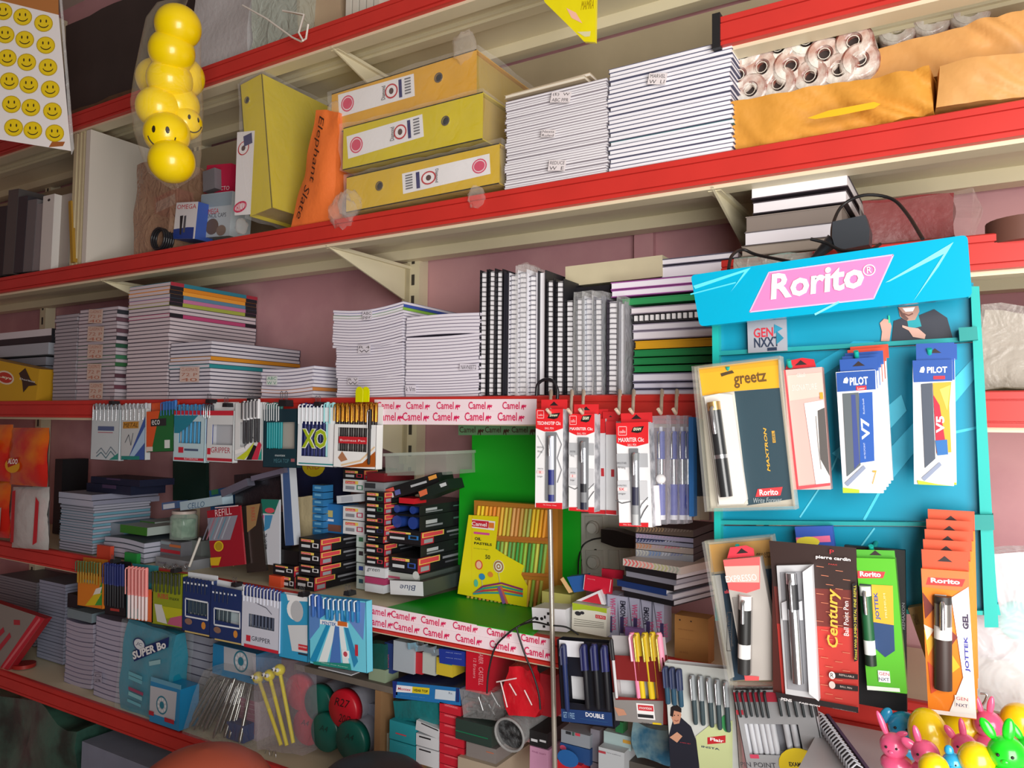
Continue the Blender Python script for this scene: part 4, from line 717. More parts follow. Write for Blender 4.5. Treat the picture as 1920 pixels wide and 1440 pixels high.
# ------------------------------------------------ packs hanging from hooks on the rail
HK=mat('dcc7b0',rough=.45)
def hook(px,py,lab,Yt=1.04,py2=None):
    a=at(px,py,1.125); b=at(px-3,(py2 or py+36),Yt); m=MB(); v=b-a
    m.tube([(0,.0,-.004),(0,0,.004),(v.x*.1,v.y*.12,.0045),tuple(v*.7),tuple(v),(v.x-.001,v.y-.008,v.z+.006)],.0026,HK,8)
    m.build('display_hook',M=TM(a),label=lab,cat='hook',group='cream display hooks on the eye-level rail')
for x,l in ((1034,'behind the first red pack'),(1073,'left of the second red pack'),(1095,'through the second red pack'),(1163,'left of the third red pack'),(1189,'through the third red pack'),(1242,'over the blue pen pouches, left'),(1270,'over the blue pen pouches, right')):
    hook(x,738,'cream display hook '+l,1.045,775)
def oblique_pen(c,e,p0,p1,r,cols,y,name='pen'):
    a=c.l(*p0); b=c.l(*p1); m=MB(); A=Vector((a[0],y,a[1])); B=Vector((b[0],y,b[1])); d=B-A; 
    seg=[0]+[s for s,_ in cols]; 
    for (s0,(s1,cl)) in zip(seg,cols):
        rr=r*(.45 if s1-s0<.06 and s0==0 else 1)
        m.tube([tuple(A+d*s0),tuple(A+d*s1)],rr,cl,10)
    o=m.build(name,e); k=MB(); k.tube([tuple(A+d*.06+Vector((0,-r*.9,0))),tuple(A+d*.08+Vector((0,-r*1.6,0))),tuple(A+d*.34+Vector((0,-r*1.4,0)))],r*.3,cols[0][1] if len(cols)<4 else SILV,6); k.build('clip',o); return o
def pack_(TL,TR,BL,Y,dep,face,lab,items,tab=None,tabcol='d8262c',hole=True,win=None,pen=None,side=None,name='pen_pack',group=None,film_=None,wincol='6a6c70'):
    c=Card(TL,TR,BL,Y); e=empty(name,c.M,lab,'pen pack',group); m=MB(); w,h=c.w,c.h
    m.add([(0,0,0),(w,0,0),(w,0,h),(0,0,h)],[(0,1,2,3)],face)
    m.add([(0,0,0),(w,0,0),(w,0,h),(0,0,h),(0,dep,0),(w,dep,0),(w,dep,h),(0,dep,h)],[(4,7,6,5),(0,3,7,4),(1,5,6,2),(3,2,6,7),(0,4,5,1)],side or face)
    m.build('box_body',e)
    if tab:
        m=MB(); a=[c.l(*q) for q in tab]; 
        if len(a)==2: a=[(a[0][0],h-.001),(a[1][0],h-.001),(a[1][0],max(a[0][1],a[1][1])),(a[0][0],max(a[0][1],a[1][1]))]
        m.prism(a,dep*.5,dep*.5+.0008,tabcol); 
        if hole:
            cx=sum(x for x,_ in a)/len(a); cz=(h+max(z for _,z in a))/2; s=w*.16; m.flat([(cx-s,cz-s*.25),(cx+s,cz-s*.25),(cx+s*.5,cz+s*.15),(cx,cz+s*.6),(cx-s*.5,cz+s*.15)],dep*.5-.0004,'2a1a1c')
        m.build('hang_tab',e)
    if items: q=MB(); c.draw(q,items); q.build('front_print',e)
    if win: q=MB(); a=c.l(win[0],win[1]); b=c.l(win[2],win[3]); q.flat([(a[0],b[1]),(b[0],b[1]),(b[0],a[1]),(a[0],a[1])],-.0030,wincol); q.build('window',e)
    if pen: oblique_pen(c,e,*pen)
    return e,c
def redpack(TL,TR,BL,Y,lab,word,hdr,sq,ex,tx,pn,cols,fx,bot):
    x0,y0=TL; x1=TR[0]
    its=[('p',[TL,TR,(x1,hdr-3),((x0+x1)/2+8,hdr+3),((x0+x1)/2-10,hdr+3),(x0,hdr-3)],'e2232a'),('p',[(x0,BL[1]+6),(x0,bot),(x1,bot),(x1,BL[1]+6)],'d8232c'),('t','No Smear Clear',x0+14,bot+2,x1-12,bot+6,'f0c8c8'),
     ('l',[(sq[0],sq[1]),(sq[2],sq[1]),(sq[2],sq[3]),(sq[0],sq[3]),(sq[0],sq[1])],.9,'f6c8c8'),('t','cello',sq[0]+2,sq[1]+6,sq[2]-2,sq[3]-4,'f8dede'),
     ('p',[(ex[0],ex[3]-2),(ex[0]+4,ex[1]+2),(ex[2],ex[1]),(ex[2]-5,ex[3]-2),((ex[0]+ex[2])/2,ex[3])],'1c1a18'),('t','EXAM',ex[0]+4,ex[1]+3,ex[2]-5,ex[3]-5,'f0f0d0',{'shear':.3,'bold':.03}),
     ('t',word,tx[0],tx[1],tx[2],tx[3],'fbe8e8',{'bold':.02}),('t','BALL PEN',(x0+x1)/2-8,tx[3]+4,(x0+x1)/2+8,tx[3]+8,'f8d8d8')]
    h=BL[1]-y0
    if fx: its+=[('r',x0,y0+h*.30,x1,y0+h*.43,'b4b6ba'),('r',x0,y0+h*.56,x1,y0+h*.75,'cfd0d4'),('l',[(x0,y0+h*.75),(x0+12,y0+h*.78),(x1-30,y0+h*.76)],1.3,'5a5c60'),('l',[(x1-18,bot),(x1-8,y0+h*.86),(x1,y0+h*.8)],1.3,'4a4c50'),('l',[(x1-26,bot),(x1-12,y0+h*.79),(x1,y0+h*.72)],1.1,'5a5c60')]
    else: its+=[('l',[(x0+4,y0+h*.27),(x0+16,y0+h*.4),(x0+4,y0+h*.5)],1.2,'b0b2b6'),('l',[(x1-12,y0+h*.24),(x1-2,y0+h*.36),(x1-10,y0+h*.5),(x1-2,y0+h*.62),(x1-10,y0+h*.75)],1.5,'8a8c92')]
    q=pn[0]-5
    its+=[('t','SMOOTHER',x0+3,y0+h*.38,q-2,y0+h*.40,'6a6a70'),('t','Writing',x0+4,y0+h*.42,q-4,y0+h*.45,'6a6a70'),('t','WRITES',x0+4,y0+h*.60,q-2,y0+h*.615,'6a6a70'),('r',x0+3,y0+h*.625,q-1,y0+h*.66,'f4dcdc'),('t','5X',x0+7,y0+h*.63,q-6,y0+h*.655,'d02a38',{'bold':.03}),('t','Longer',x0+4,y0+h*.675,q-3,y0+h*.70,'5a5a60')]
    return pack_(TL,TR,BL,Y,.02,'eeeef0',lab,its,tab=((x0+4,y0-18),(x1+2,y0-16)),win=(pn[0]-2,pn[1]-1,pn[2]+2,pn[3]),wincol='7a7c80',pen=((((pn[0]+pn[2])/2),pn[1]),((pn[0]+pn[2])/2+.5,pn[3]),.0062,cols,.0),side=mat('c8c9ce',rough=.35,h2='8c8e95',scale=60,clear=.3))
PNV=[(.05,'8a8c92'),(.54,'c9cdd8'),(.76,'222c78'),(.90,'8a8c92'),(1,'222c78')]; PNB=[(.05,'3a3c42'),(.14,'6a6c70'),(.64,mat('a8aab0',rough=.25,metal=.6)),(.76,'1c1e26'),(.9,'7a7c80'),(1,'1c2238')]
PNG=[(.05,'3a4a48'),(.15,'7a7e80'),(.5,mat('a8aab0',rough=.25,metal=.6)),(.74,'2c2e44'),(.86,'8a8c90'),(1,'b0b2b4')]
redpack((1005,767),(1056,767),(1004,951),1.05,'red and white hanging pen pack, leftmost, with navy-gripped pen','TECHNOTIP Clic',806,(1008,770,1020,784),(1027,774,1051,786),(1008,790,1052,797),(1027,811,1042,940),PNV,False,943)
redpack((1067,776),(1115,776),(1065,957),1.05,'red and white hanging pen pack, second, pen dark and silver','MAXRITER Clic',813,(1069,780,1081,796),(1089,778,1110,792),(1069,801,1112,807),(1087,821,1103,955),PNB,True,951)
redpack((1155,793),(1216,791),(1157,986),1.035,'red and white hanging pen pack, lowest and rightmost','MAXRITER Clic',834,(1160,800,1175,816),(1184,799,1208,812),(1160,821,1208,828),(1183,842,1201,984),PNG,True,980)
for i,(x0,x1,Y) in enumerate(((1100,1136,1.08),(1118,1152,1.095))):
    pack_((x0,786),(x1,785),(x0,963),Y,.016,'e6e6ea','red and white hanging pen pack tucked behind the second, '+('nearer one' if i==0 else 'rearmost one'),[('r',x0,786,x1,812,'d8262c'),('r',x1-9,878,x1-3,893,'c83038'),('r',x0,955,x1,964,'c8232c')],tab=((x0,768),(x1,768)),side='c9cace')
pack_((1136,790),(1156,790),(1136,965),1.075,.016,'dcdde0','narrow red and white pen pack between second and third',[('r',1136,790,1156,815,'cc2228'),('r',1146,880,1152,894,'b83038'),('r',1136,956,1156,965,'c8232c')],tab=((1126,772),(1156,772)),side='c4c5ca')
# clear pouches with blue pens
for i,(x0,x1,Y,l) in enumerate(((1221,1250,1.05,'left'),(1250,1268,1.07,'second'),(1268,1282,1.08,'third'),(1281,1291,1.09,'fourth'))):
    c=Card((x0,779),(x1,779),(x0+2,982),Y); e=empty('pen_pouch',c.M,'clear hanging pouch with a blue ball pen, %s of the row'%l,'pen pouch','clear pouches of blue pens')
    oblique_pen(c,e,((x0+x1)/2,800),((x0+x1)/2+1,975),.0058,[(.05,'c8ccd8'),(.35,'3a4aa0'),(.62,SILV),(.95,'4a52a8'),(1,'e0e0e8')],.008)
    if i==0:
        p=c.l(1239,898); m=MB(); m.ell((p[0],0,p[1]),(.0075,.005,.007),'f0eef0'); m.build('white_knob',e); m=MB(); a=c.l(1230,910);b=c.l(1234,985); m.tube([(a[0],0,a[1]),(b[0],0,b[1])],.0048,'eeeaee',8); m.build('white_clip',e)
    m=MB(); gbox(m,0,c.w,0,.016,0,c.h,4,2,20,film('f4f4ff',.14,.7,60),crumple(.0015,40,i)); m.build('clear_film',e)
pack_((1291,782),(1300,782),(1291,968),1.085,.02,'2f78c0','blue narrow pack right of the clear pouches',[],side='2f78c0')
for i,(x0,x1,l) in enumerate(((1299,1312,'left'),(1312,1328,'right'))):
    pack_((x0,785+i*3),(x1,785+i*3),(x0+4,975),1.1,.012,'1c2228','black narrow pack before the yellow blister, %s of two'%l,[('r',x0,930,x1+6,976,'b09a82')],side='14181c')
# ------------------------------------------------ turquoise rack
YBD=1.0
TQ='00a9cf'; TQP=mat('0893b2',rough=.35,noise=.06,scale=6); TQF=mat('18b0a8',rough=.4)
B=Card((1342,600),(1832,566),(1352,1170),YBD)
rack=empty('display_rack',B.M,'turquoise wall rack with a pink and white lettered header','display rack')
def on(m,name,mt_items=None,par=rack): return m.build(name,par)
def bpoly(pts,y0,y1,mt): m=MB(); m.prism([B.l(*q) for q in pts][::-1],y0,y1,mt); return m
on(bpoly([(1345,560),(1825,530),(1830,634),(1345,662)],0,.004,TQP),'poster_panel')
on(bpoly([(1345,668),(1834,642),(1860,978),(1350,974)],0,.004,TQP),'upper_panel')
on(bpoly([(1350,986),(1860,988),(1872,1145),(1360,1150)],0,.004,TQP),'lower_panel')
on(bpoly([(1820,540),(1836,540),(1872,1172),(1846,1172)],-.012,.006,TQF),'side_post')
on(bpoly([(1340,600),(1352,600),(1358,1160),(1346,1160)],-.012,.006,TQF),'side_post')
on(bpoly([(1344,660),(1838,632),(1838,640),(1344,668)],-.010,.004,'149a9c'),'cross_bar')
on(bpoly([(1348,974),(1862,979),(1862,986),(1348,982)],-.010,.004,'149a9c'),'cross_bar')
on(bpoly([(1846,1128),(1872,1130),(1876,1150),(1700,1148),(1700,1140),(1846,1142)],-.010,.004,TQF),'cross_bar')
for q in ([(1798,618),(1832,616),(1834,640),(1800,643)],[(1826,962),(1862,962),(1864,990),(1828,990)]): on(bpoly(q,-.02,0,'1a8f8a'),'corner_bracket')
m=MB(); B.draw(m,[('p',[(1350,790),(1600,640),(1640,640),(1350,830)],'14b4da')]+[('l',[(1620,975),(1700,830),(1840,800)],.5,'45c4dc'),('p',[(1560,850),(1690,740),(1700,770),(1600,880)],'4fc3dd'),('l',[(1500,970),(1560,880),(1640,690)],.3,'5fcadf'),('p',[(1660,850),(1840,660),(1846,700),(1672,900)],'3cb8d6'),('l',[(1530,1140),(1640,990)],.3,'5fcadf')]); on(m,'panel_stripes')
m=MB(); B.draw(m,[('p',[(1672,640),(1676,602),(1700,594),(1722,592),(1752,580),(1776,596),(1786,632),(1786,634)],'30333e'),('p',[(1700,594),(1722,590),(1728,612),(1704,618)],'1899a4'),
 ('p',[(1684,572),(1722,570),(1724,584),(1716,600),(1700,602),(1688,594)],'b78c7c'),('p',[(1692,578),(1716,576),(1712,584),(1698,585)],'f0eaea'),('l',[(1694,588),(1704,592),(1712,588)],.25,'7a4a40'),('p',[(1684,572),(1690,594),(1700,602),(1704,598),(1694,588)],'6a4a44'),
 ('p',[(1650,606),(1658,598),(1668,600),(1672,612),(1668,640),(1652,640),(1654,622)],'d0a090'),('l',[(1667,592),(1668,606)],.3,'2fd0a0'),('p',[(1692,610),(1706,614),(1722,616),(1736,628),(1734,636),(1712,632),(1704,620),(1692,614)],'d8a898')]); on(m,'printed_man')
# header
H=Card((1295,516),(1816,440),(1310,612),.955)
def rr(c,pts,y0,y1,mt,r=.006):
    P=[Vector(c.l(*q)) for q in pts]; out=[]
    for i,p in enumerate(P):
        a=(P[i-1]-p).normalized()*r; b=(P[(i+1)%len(P)]-p).normalized()*r
        for t in range(5):
            s=t/4; out.append(tuple(p+a*(1-s)**2+b*s**2))
    m=MB(); m.prism(out[::-1],y0,y1,mt); return m
he=rr(H,[(1295,516),(1814,440),(1823,556),(1312,612)],0,.012,mat('00a9d0',rough=.22,noise=.04,scale=6,clear=.3)).build('header_sign',rack); he.matrix_local=rack.matrix_world.inverted()@H.M
m=MB(); H.draw(m,[('p',[(1442,511),(1675,478),(1638,560),(1406,585)],'ee7fb8'),('l',[(1442,511),(1675,478),(1638,560),(1406,585),(1442,511)],.25,'f6b8d8'),
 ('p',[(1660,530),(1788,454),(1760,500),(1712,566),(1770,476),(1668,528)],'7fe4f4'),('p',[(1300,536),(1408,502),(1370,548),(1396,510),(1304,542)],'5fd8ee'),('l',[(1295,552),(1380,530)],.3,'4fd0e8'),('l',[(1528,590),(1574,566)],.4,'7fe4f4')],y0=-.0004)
q0=H.l(1446,504+16); 
def htext(s,xa,ya,xb,yb,hh,colr,**o):
    """word running between two points of its baseline"""
    A=Vector(H.l(xa,ya)); Bq=Vector(H.l(xb,yb)); d=Bq-A; L=d.length; T=Vector(H.l(xa,ya-hh)); hgt=(T-A).length; n=Vector((-d.y,d.x))/L*hgt
    vs,fs=text_mesh(s,o.get('bold',0),o.get('shear',0)); m.add([(A.x+d.x*u+n.x*v,-.002,A.y+d.y*u+n.y*v) for u,v in vs],fs,colr)
htext('Rorito',1446,563,1622,539,48,'f8f8fa',bold=.03,shear=.12)
c0=H.l(1630,507); m.ring(c0[0],c0[1],.0066,.0055,-.002,'f8f8fa'); htext('R',1626,513,1635,512,12,'f8f8fa')
o=m.build('header_print',he)
e,c=card3([(1401,604),(1474,598),(1403,662)],.985,.004,mat('b9bcc6',rough=.3,metal=.3),'silver square plaque with red and black stencil letters under the header','plaque','plaque',[('t','GEN',1413,616,1450,631,'c82a3c',{'bold':.02}),('t','NXXT',1414,634,1462,649,'22304a',{'bold':.02}),('r',1439,652,1457,657,'22304a'),('p',[(1452,608),(1468,616),(1452,626)],'2a8fae'),('p',[(1456,620),(1470,634),(1456,646)],'1f7f9a')])
# packs on the rack
YP2=.968
def hookrack(px,py,lab):
    p=at(px,py,YP2-.012); m=MB(); m.tube([(0,.05,.006),(0,.012,.0),(0,0,.002),(0,-.004,.008)],.0028,'12a89a',8); m.build('rack_hook',M=TM(p),label=lab,cat='hook',group='teal hooks of the turquoise rack')
for x,y,l in ((1366,700,'yellow-topped blister'),(1480,688,'glare-pink pack'),(1606,672,'blue and white packs, left'),(1743,668,'blue and white pack, right'),(1384,1034,'white-red pack in the lower row'),(1500,1034,'brown and red blister'),(1634,1036,'green pack'),(1769,1046,'orange packs')): hookrack(x,y,'teal hook through the '+l)
def blister(pts,Y,lab,card_items,tray,penargs,out,rim=.01,grp=None,shell=True):
    c=Card(*pts,Y); e=empty('blister_pack',c.M,lab,'blister pack',grp); m=MB(); m.box(.003,c.w-.003,.003,.0045,.003,c.h-.003,out); m.build('backing_card',e)
    q=MB(); c.draw(q,card_items,y0=.0026); q.build('front_print',e)
    if tray:
        t=MB(); t.prism([c.l(*p) for p in tray][::-1],-.004,.0018,mat('e6e2da',rough=.4)); t.build('tray',e)
    if penargs: oblique_pen(c,e,*penargs)
    if not shell: return e,c
    f=MB(); gbox(f,0,c.w,-.014,.008,0,c.h,2,1,2,film('ffffff',.0,.15,12,.08),None,False); f.build('clear_shell',e)
    r=MB(); 
    for a in ((0,.004,0,c.h),(c.w-.004,c.w,0,c.h),(0,c.w,0,.004),(0,c.w,c.h-.004,c.h)): r.box(a[0],a[1],-.003,.009,a[2],a[3],film('d8d4c0',.22,.2,30,.1))
    r.build('shell_rim',e); return e,c
BK1=mat('2a2c2e',rough=.3,clear=.4)
blister([(1303,688),(1466,668),(1336,958)],.95,'large yellow-topped blister pack with a dark pen in a cream tray',[('p',[(1309,690),(1458,672),(1460,727),(1376,733),(1316,742)],'e8ac1e'),('p',[(1309,690),(1458,672),(1459,684),(1311,700)],'d8a01c'),('p',[(1374,734),(1461,727),(1484,936),(1400,948)],'29434f'),('p',[(1316,742),(1376,734),(1402,946),(1344,950)],'c9c4b8'),('t','greetz',1374,702,1438,722,'6a4a18',{'bold':.02}),('p',[(1350,700),(1372,694),(1376,699),(1364,702),(1352,706)],'4a3a20'),('t','MAXTRON',1430,802,1444,884,'d8a838',{'rot':90,'bold':.03,'shear':.2}),('r',1446,808,1454,830,'c89a38'),('t','GEL',1447,810,1453,828,'29434f',{'rot':90}),('p',[(1420,917),(1467,913),(1463,929),(1416,932)],'d83a40'),('t','Rorito',1423,918,1459,928,'fbeeee',{'bold':.02}),('t','Write Forever',1412,934,1466,942,'a8b4b8',{'shear':.3})],
 [(1322,744),(1350,738),(1374,740),(1402,936),(1396,944),(1350,946)],((1342,754),(1366,930),.008,[(.09,mat('c8a468',rough=.3,metal=.7)),(.3,BK1),(.56,BK1),(.6,SILV),(1,BK1)],-.010),'b9b3a4')
e,c=pack_((1469,694),(1541,688),(1496,918),.955,.014,mat('e6b4ac',rough=.3,clear=.5),'red and white glossy pen pack with painted pink glare beside the yellow-topped blister',[('p',[(1469,694),(1473,693),(1498,917),(1494,918)],'d04048'),('p',[(1476,704),(1540,698),(1548,742),(1480,752)],'ecc0b4'),('t','CELLO',1494,700,1510,706,'f8e0dc'),('t','SIGNATURE',1485,722,1532,730,'f4d8d0'),('p',[(1508,756),(1544,750),(1552,800),(1566,905),(1530,908)],'f4efec'),('p',[(1533,770),(1548,764),(1570,890),(1560,893),(1538,860)],'5a5654'),('l',[(1530,780),(1534,830),(1540,880)],1.5,'9a9694'),('p',[(1496,912),(1568,905),(1570,910),(1497,918)],'e05058'),('r',1537,736,1544,748,'e0a030')],tab=[(1470,692),(1528,687),(1524,673),(1502,670),(1474,676)],tabcol='c8202c')  # pale pink face colours stand in for glare on the red
def pilot(TL,TR,BL,Y,lab,word,items,n=1,col='1f4fa0',tb=24):
    x0,y0=TL;x1=TR[0]
    return pack_(TL,TR,BL,Y,.008,mat('f2f3f5',rough=.35,clear=.3),lab,items,tab=((x0+6,y0-tb),(x1+4,y0-tb)),tabcol=col,win=None)
V7=(1567,698)
for i in range(5):
    s=4-i; col='1f4fa0' if s<3 else 'd8492c'; dx=s*5 ; x0=1567+dx; y0=698-s*6
    fr=[('r',x0,y0,x0+74,y0+36,col)]
    if s==0: fr=[('p',[(1568,699),(1641,694),(1642,730),(1570,735)],'1f4fa0'),('t','PILOT',1593,708,1628,721,'f4f6fa',{'bold':.03}),('p',[(1581,718),(1583,710),(1588,707),(1591,712),(1589,719)],'f4f6fa'),('r',1605,724,1625,731,'d02a3a'),('t','Luxor',1608,726,1622,730,'f8e8e8'),('p',[(1580,738),(1610,736),(1614,872),(1588,894)],'5c6468'),('p',[(1596,740),(1604,740),(1612,868),(1602,880)],'3a4a8a'),('p',[(1611,737),(1636,735),(1640,864),(1613,868)],'2358ae'),('t','V7',1614,784,1632,824,'f4f6fa',{'rot':90,'bold':.03}),('t','HI-TECPOINT',1619,830,1624,860,'c8d4ec',{'rot':90}),('t','Rollerball',1617,748,1622,776,'c8d4ec',{'rot':90}),('p',[(1584,906),(1620,872),(1624,878),(1590,912)],'8a94ac'),('t','7',1634,882,1646,908,'d8a040',{'shear':.3}),('p',[(1578,914),(1612,918),(1612,927),(1578,925)],'b4cc30')]
    pilot((x0,y0),(x0+74,y0-5),(x0+11,y0+226),.945+s*.009,'blue-topped white pen pack with a blue label strip, front of its hook' if s==0 else ('blue-topped white pen pack, %s behind the front one'%('first' if s==1 else 'second') if s<3 else 'red-topped white pen pack behind the blue ones, %s'%('nearer' if s==3 else 'rearmost')),'V7',fr,col=col)
pilot((1716,674),(1790,672),(1726,906),.962,'blue-topped white pen pack hidden behind the orange-red printed one','V5',[('r',1714,668,1790,712,'1f4fa0'),('p',[(1726,900),(1798,905),(1798,913),(1726,912)],'b4cc30')],tb=28)
pilot((1711,676),(1785,674),(1721,908),.95,'blue-topped white pen pack with an orange and red printed panel','V5',[('p',[(1711,676),(1785,674),(1787,714),(1713,717)],'1f4fa0'),('t','PILOT',1738,688,1776,699,'f4f6fa',{'bold':.03}),('p',[(1724,698),(1727,689),(1732,687),(1734,692),(1732,699)],'f4f6fa'),('r',1750,705,1772,711,'d02a3a'),('p',[(1727,720),(1748,718),(1754,860),(1734,878)],'4a5260'),('p',[(1749,718),(1784,716),(1780,760),(1784,848),(1756,850)],'f4a830'),('p',[(1750,740),(1762,760),(1776,850),(1756,848)],'c8203c'),('p',[(1762,730),(1782,722),(1776,770)],'f8dc60'),('t','V5',1755,780,1771,812,'f8f4f4',{'rot':90,'bold':.03}),('p',[(1728,896),(1762,866),(1766,872),(1734,902)],'8a94ac'),('p',[(1720,900),(1760,908),(1798,912),(1722,913)],'b4cc30'),('p',[(1754,826),(1776,824),(1778,852),(1758,854)],'2a6cb0')],tb=32)
# lower row of the rack
blister([(1322,1014),(1450,1002),(1350,1284)],.965,'brown-topped blister pack behind the white and red pack',[('p',[(1328,1022),(1444,1012),(1448,1060),(1332,1074)],'b98c48'),('p',[(1332,1078),(1450,1066),(1466,1268),(1354,1278)],'1d4058'),('t','greetz',1416,1036,1446,1050,'5a3f18'),('p',[(1332,1080),(1350,1078),(1376,1270),(1356,1274)],'b8b8b4'),('t','ROLLER',1430,1182,1448,1190,'8fa0a8')],None,None,'a8987c')
pack_((1356,1050),(1425,1044),(1352,1276),.938,.014,mat('b4aea8',rough=.35,clear=.3),'white and red hanging pen pack in the lower row of the rack',[('p',[(1356,1050),(1425,1044),(1425,1104),(1400,1112),(1356,1106)],'e86060'),('p',[(1358,1062),(1424,1060),(1424,1092),(1357,1092)],'f0b8ac'),('t','EXPRESSO',1360,1080,1420,1088,'f8e8e4'),('t','cello',1358,1106,1368,1112,'d04048'),('l',[(1364,1148),(1373,1148),(1372,1220),(1363,1220),(1364,1148)],.9,'3a3634'),('t','SMOOTH PEN',1366,1156,1371,1212,'4a4644',{'rot':90}),('p',[(1352,1266),(1424,1268),(1424,1279),(1351,1276)],'e05a5c'),('p',[(1374,1120),(1412,1120),(1410,1262),(1378,1262)],'8a8480'),('r',1384,1232,1404,1256,'3a3634'),('t','CASH',1386,1236,1402,1252,'e8e4e0',{'rot':90})],tab=[(1360,1049),(1412,1044),(1410,1030),(1396,1024),(1366,1028)],tabcol='d83848',pen=((1398,1116),(1396,1262),.0075,[(.18,'e8e4e2'),(.62,'1c1c1c'),(.8,'f0eeec'),(1,'2a2a2a')],-.002))
pack_((1490,988),(1560,986),(1492,1040),.975,.01,'2c50a8','blue flat pack peeping out behind the brown and red blister',[('p',[(1492,1008),(1556,1004),(1558,1016),(1492,1018)],'e06a90'),('e',1515,1016,22,10,'d8c83a')],side='2c50a8')
MR=mat('8c2a22',rough=.35,noise=.1,scale=20)
e,c=blister([(1441,1014),(1606,1028),(1464,1308)],.925,'large brown and red blister pack with silver pen and gold script',[('p',[(1441,1014),(1605,1027),(1610,1120),(1450,1120)],'2e1a16'),('p',[(1450,1100),(1609,1108),(1612,1190),(1456,1180)],'6a251e'),('p',[(1456,1170),(1612,1180),(1620,1345),(1466,1306)],'b8322a')]+
 [('l',[(x,y),(x+14,y+2)],.35,'c8785a') for k in range(15) for x,y in ((1530+(k%3)*9,1062+k*17),(1566+(k%2)*14,1070+k*17))]+
 [('t','pierre cardin',1530,1040,1595,1054,'f4eeee',{'bold':.02}),('t','P',1556,1030,1564,1039,'c82a34'),('t','PARIS',1554,1056,1570,1060,'c83a34'),('t','Century',1550,1102,1578,1216,'e0b040',{'rot':90,'bold':.02,'shear':.15}),('t','Ball Point Pen',1582,1126,1592,1192,'f0e8e4',{'rot':90}),('p',[(1598,1094),(1610,1092),(1614,1238),(1602,1240)],'120c0c'),('t','Fitted With JUMBO METAL FINE REFILL',1601,1096,1609,1236,'d8c840',{'rot':90}),('p',[(1560,1260),(1614,1264),(1614,1274),(1560,1270)],'1a1010'),('t','REFILLABLE',1574,1262,1602,1270,'c8b8b0'),('p',[(1560,1280),(1614,1286),(1614,1296),(1560,1290)],'1a1010'),('t','BALL PEN',1576,1284,1598,1291,'c8b8b0'),('e',1561,1265,6,7,'e8e0dc'),('e',1561,1283,6,7,'d0c0b8'),('t','R',1558,1260,1564,1270,'2a1a1a'),
  ('p',[(1455,1296),(1618,1326),(1620,1345),(1458,1310)],'1a1214'),('t','PENS',1466,1306,1486,1315,'e8e4e4',{'bold':.02}),('t','FASHION',1500,1314,1538,1324,'e8e4e4',{'bold':.02}),('t','www.flairworld.in',1562,1326,1606,1333,'a8a0a0')],
 None,None,mat('4a1f1a',rough=.4),shell=False)
t=MB()
for k,(pp,yy0,yy1,col) in enumerate(([[(1457,1060),(1525,1058),(1538,1310),(1474,1300)],-.003,.002,'bfbfc2'],[[(1464,1072),(1508,1070),(1520,1296),(1478,1290)],-.004,-.0031,'8f8f94'],[[(1468,1128),(1478,1124),(1480,1160),(1470,1160)],-.008,-.004,'c8c8cc'],[[(1494,1128),(1506,1124),(1508,1160),(1496,1160)],-.008,-.004,'c8c8cc'],[[(1508,1070),(1525,1058),(1538,1310),(1520,1296)],-.010,-.003,'d8d8dc'])): t=MB(); t.prism([c.l(*q) for q in pp][::-1],yy0,yy1,col); t.build('pen_tray' if k==0 else 'tray_insert',e)
oblique_pen(c,e,(1487,1072),(1500,1276),.0062,[(.1,SILV),(.33,'1c1c20'),(.5,SILV),(.95,SILV),(1,SILV)],-.010)
pack_((1583,1022),(1697,1032),(1600,1318),.965,.008,'0e0f12','tall black pack behind the green one',[('l',[(1690,1210),(1688,1280)],1.2,'c8c8cc'),('t','REMAXON',1691,1130,1697,1180,'9a9a9e',{'rot':90})])
e,c=pack_((1605,1046),(1678,1048),(1618,1292),.94,.014,mat('5cb832',rough=.3,clear=.4),'green hanging pen pack with blue and yellow panel',[('p',[(1608,1070),(1660,1072),(1656,1084),(1606,1084)],'d83a40'),('t','Rorito',1612,1071,1652,1082,'fbeeee',{'bold':.03}),('p',[(1612,1094),(1634,1096),(1640,1248),(1620,1244)],'2a3c34'),('p',[(1634,1096),(1674,1098),(1676,1172),(1638,1166)],'e8a82c'),('p',[(1638,1166),(1676,1172),(1678,1220),(1660,1232),(1642,1216)],'22406c'),('t','JOTTEK',1638,1110,1652,1162,'2a4a9a',{'rot':90,'bold':.03}),('t','PREMIUM',1656,1112,1664,1158,'f0d8a0',{'rot':90}),('p',[(1616,1284),(1687,1290),(1688,1297),(1618,1292)],'e8f0e4'),('r',1646,1256,1670,1280,'eceaea'),('t','GEN',1648,1259,1668,1267,'c03a4a'),('t','NXT',1648,1269,1668,1277,'2a3a6a')],tab=[(1605,1050),(1678,1052),(1676,1034),(1604,1032)],tabcol='4aa428',pen=((1622,1098),(1634,1246),.006,[(.12,'e8eee8'),(.68,'1d5a34'),(.86,'e4e8e4'),(1,'1a2a20')],-.003))
card3([(1702,1140),(1738,1134),(1706,1316)],.985,.02,mat('b3925f',rough=.7,noise=.1),'kraft brown box between the green and orange packs','carton','box',[('t','REMAX',1710,1152,1726,1170,'6a5232'),('r',1712,1190,1728,1230,'a08052')])
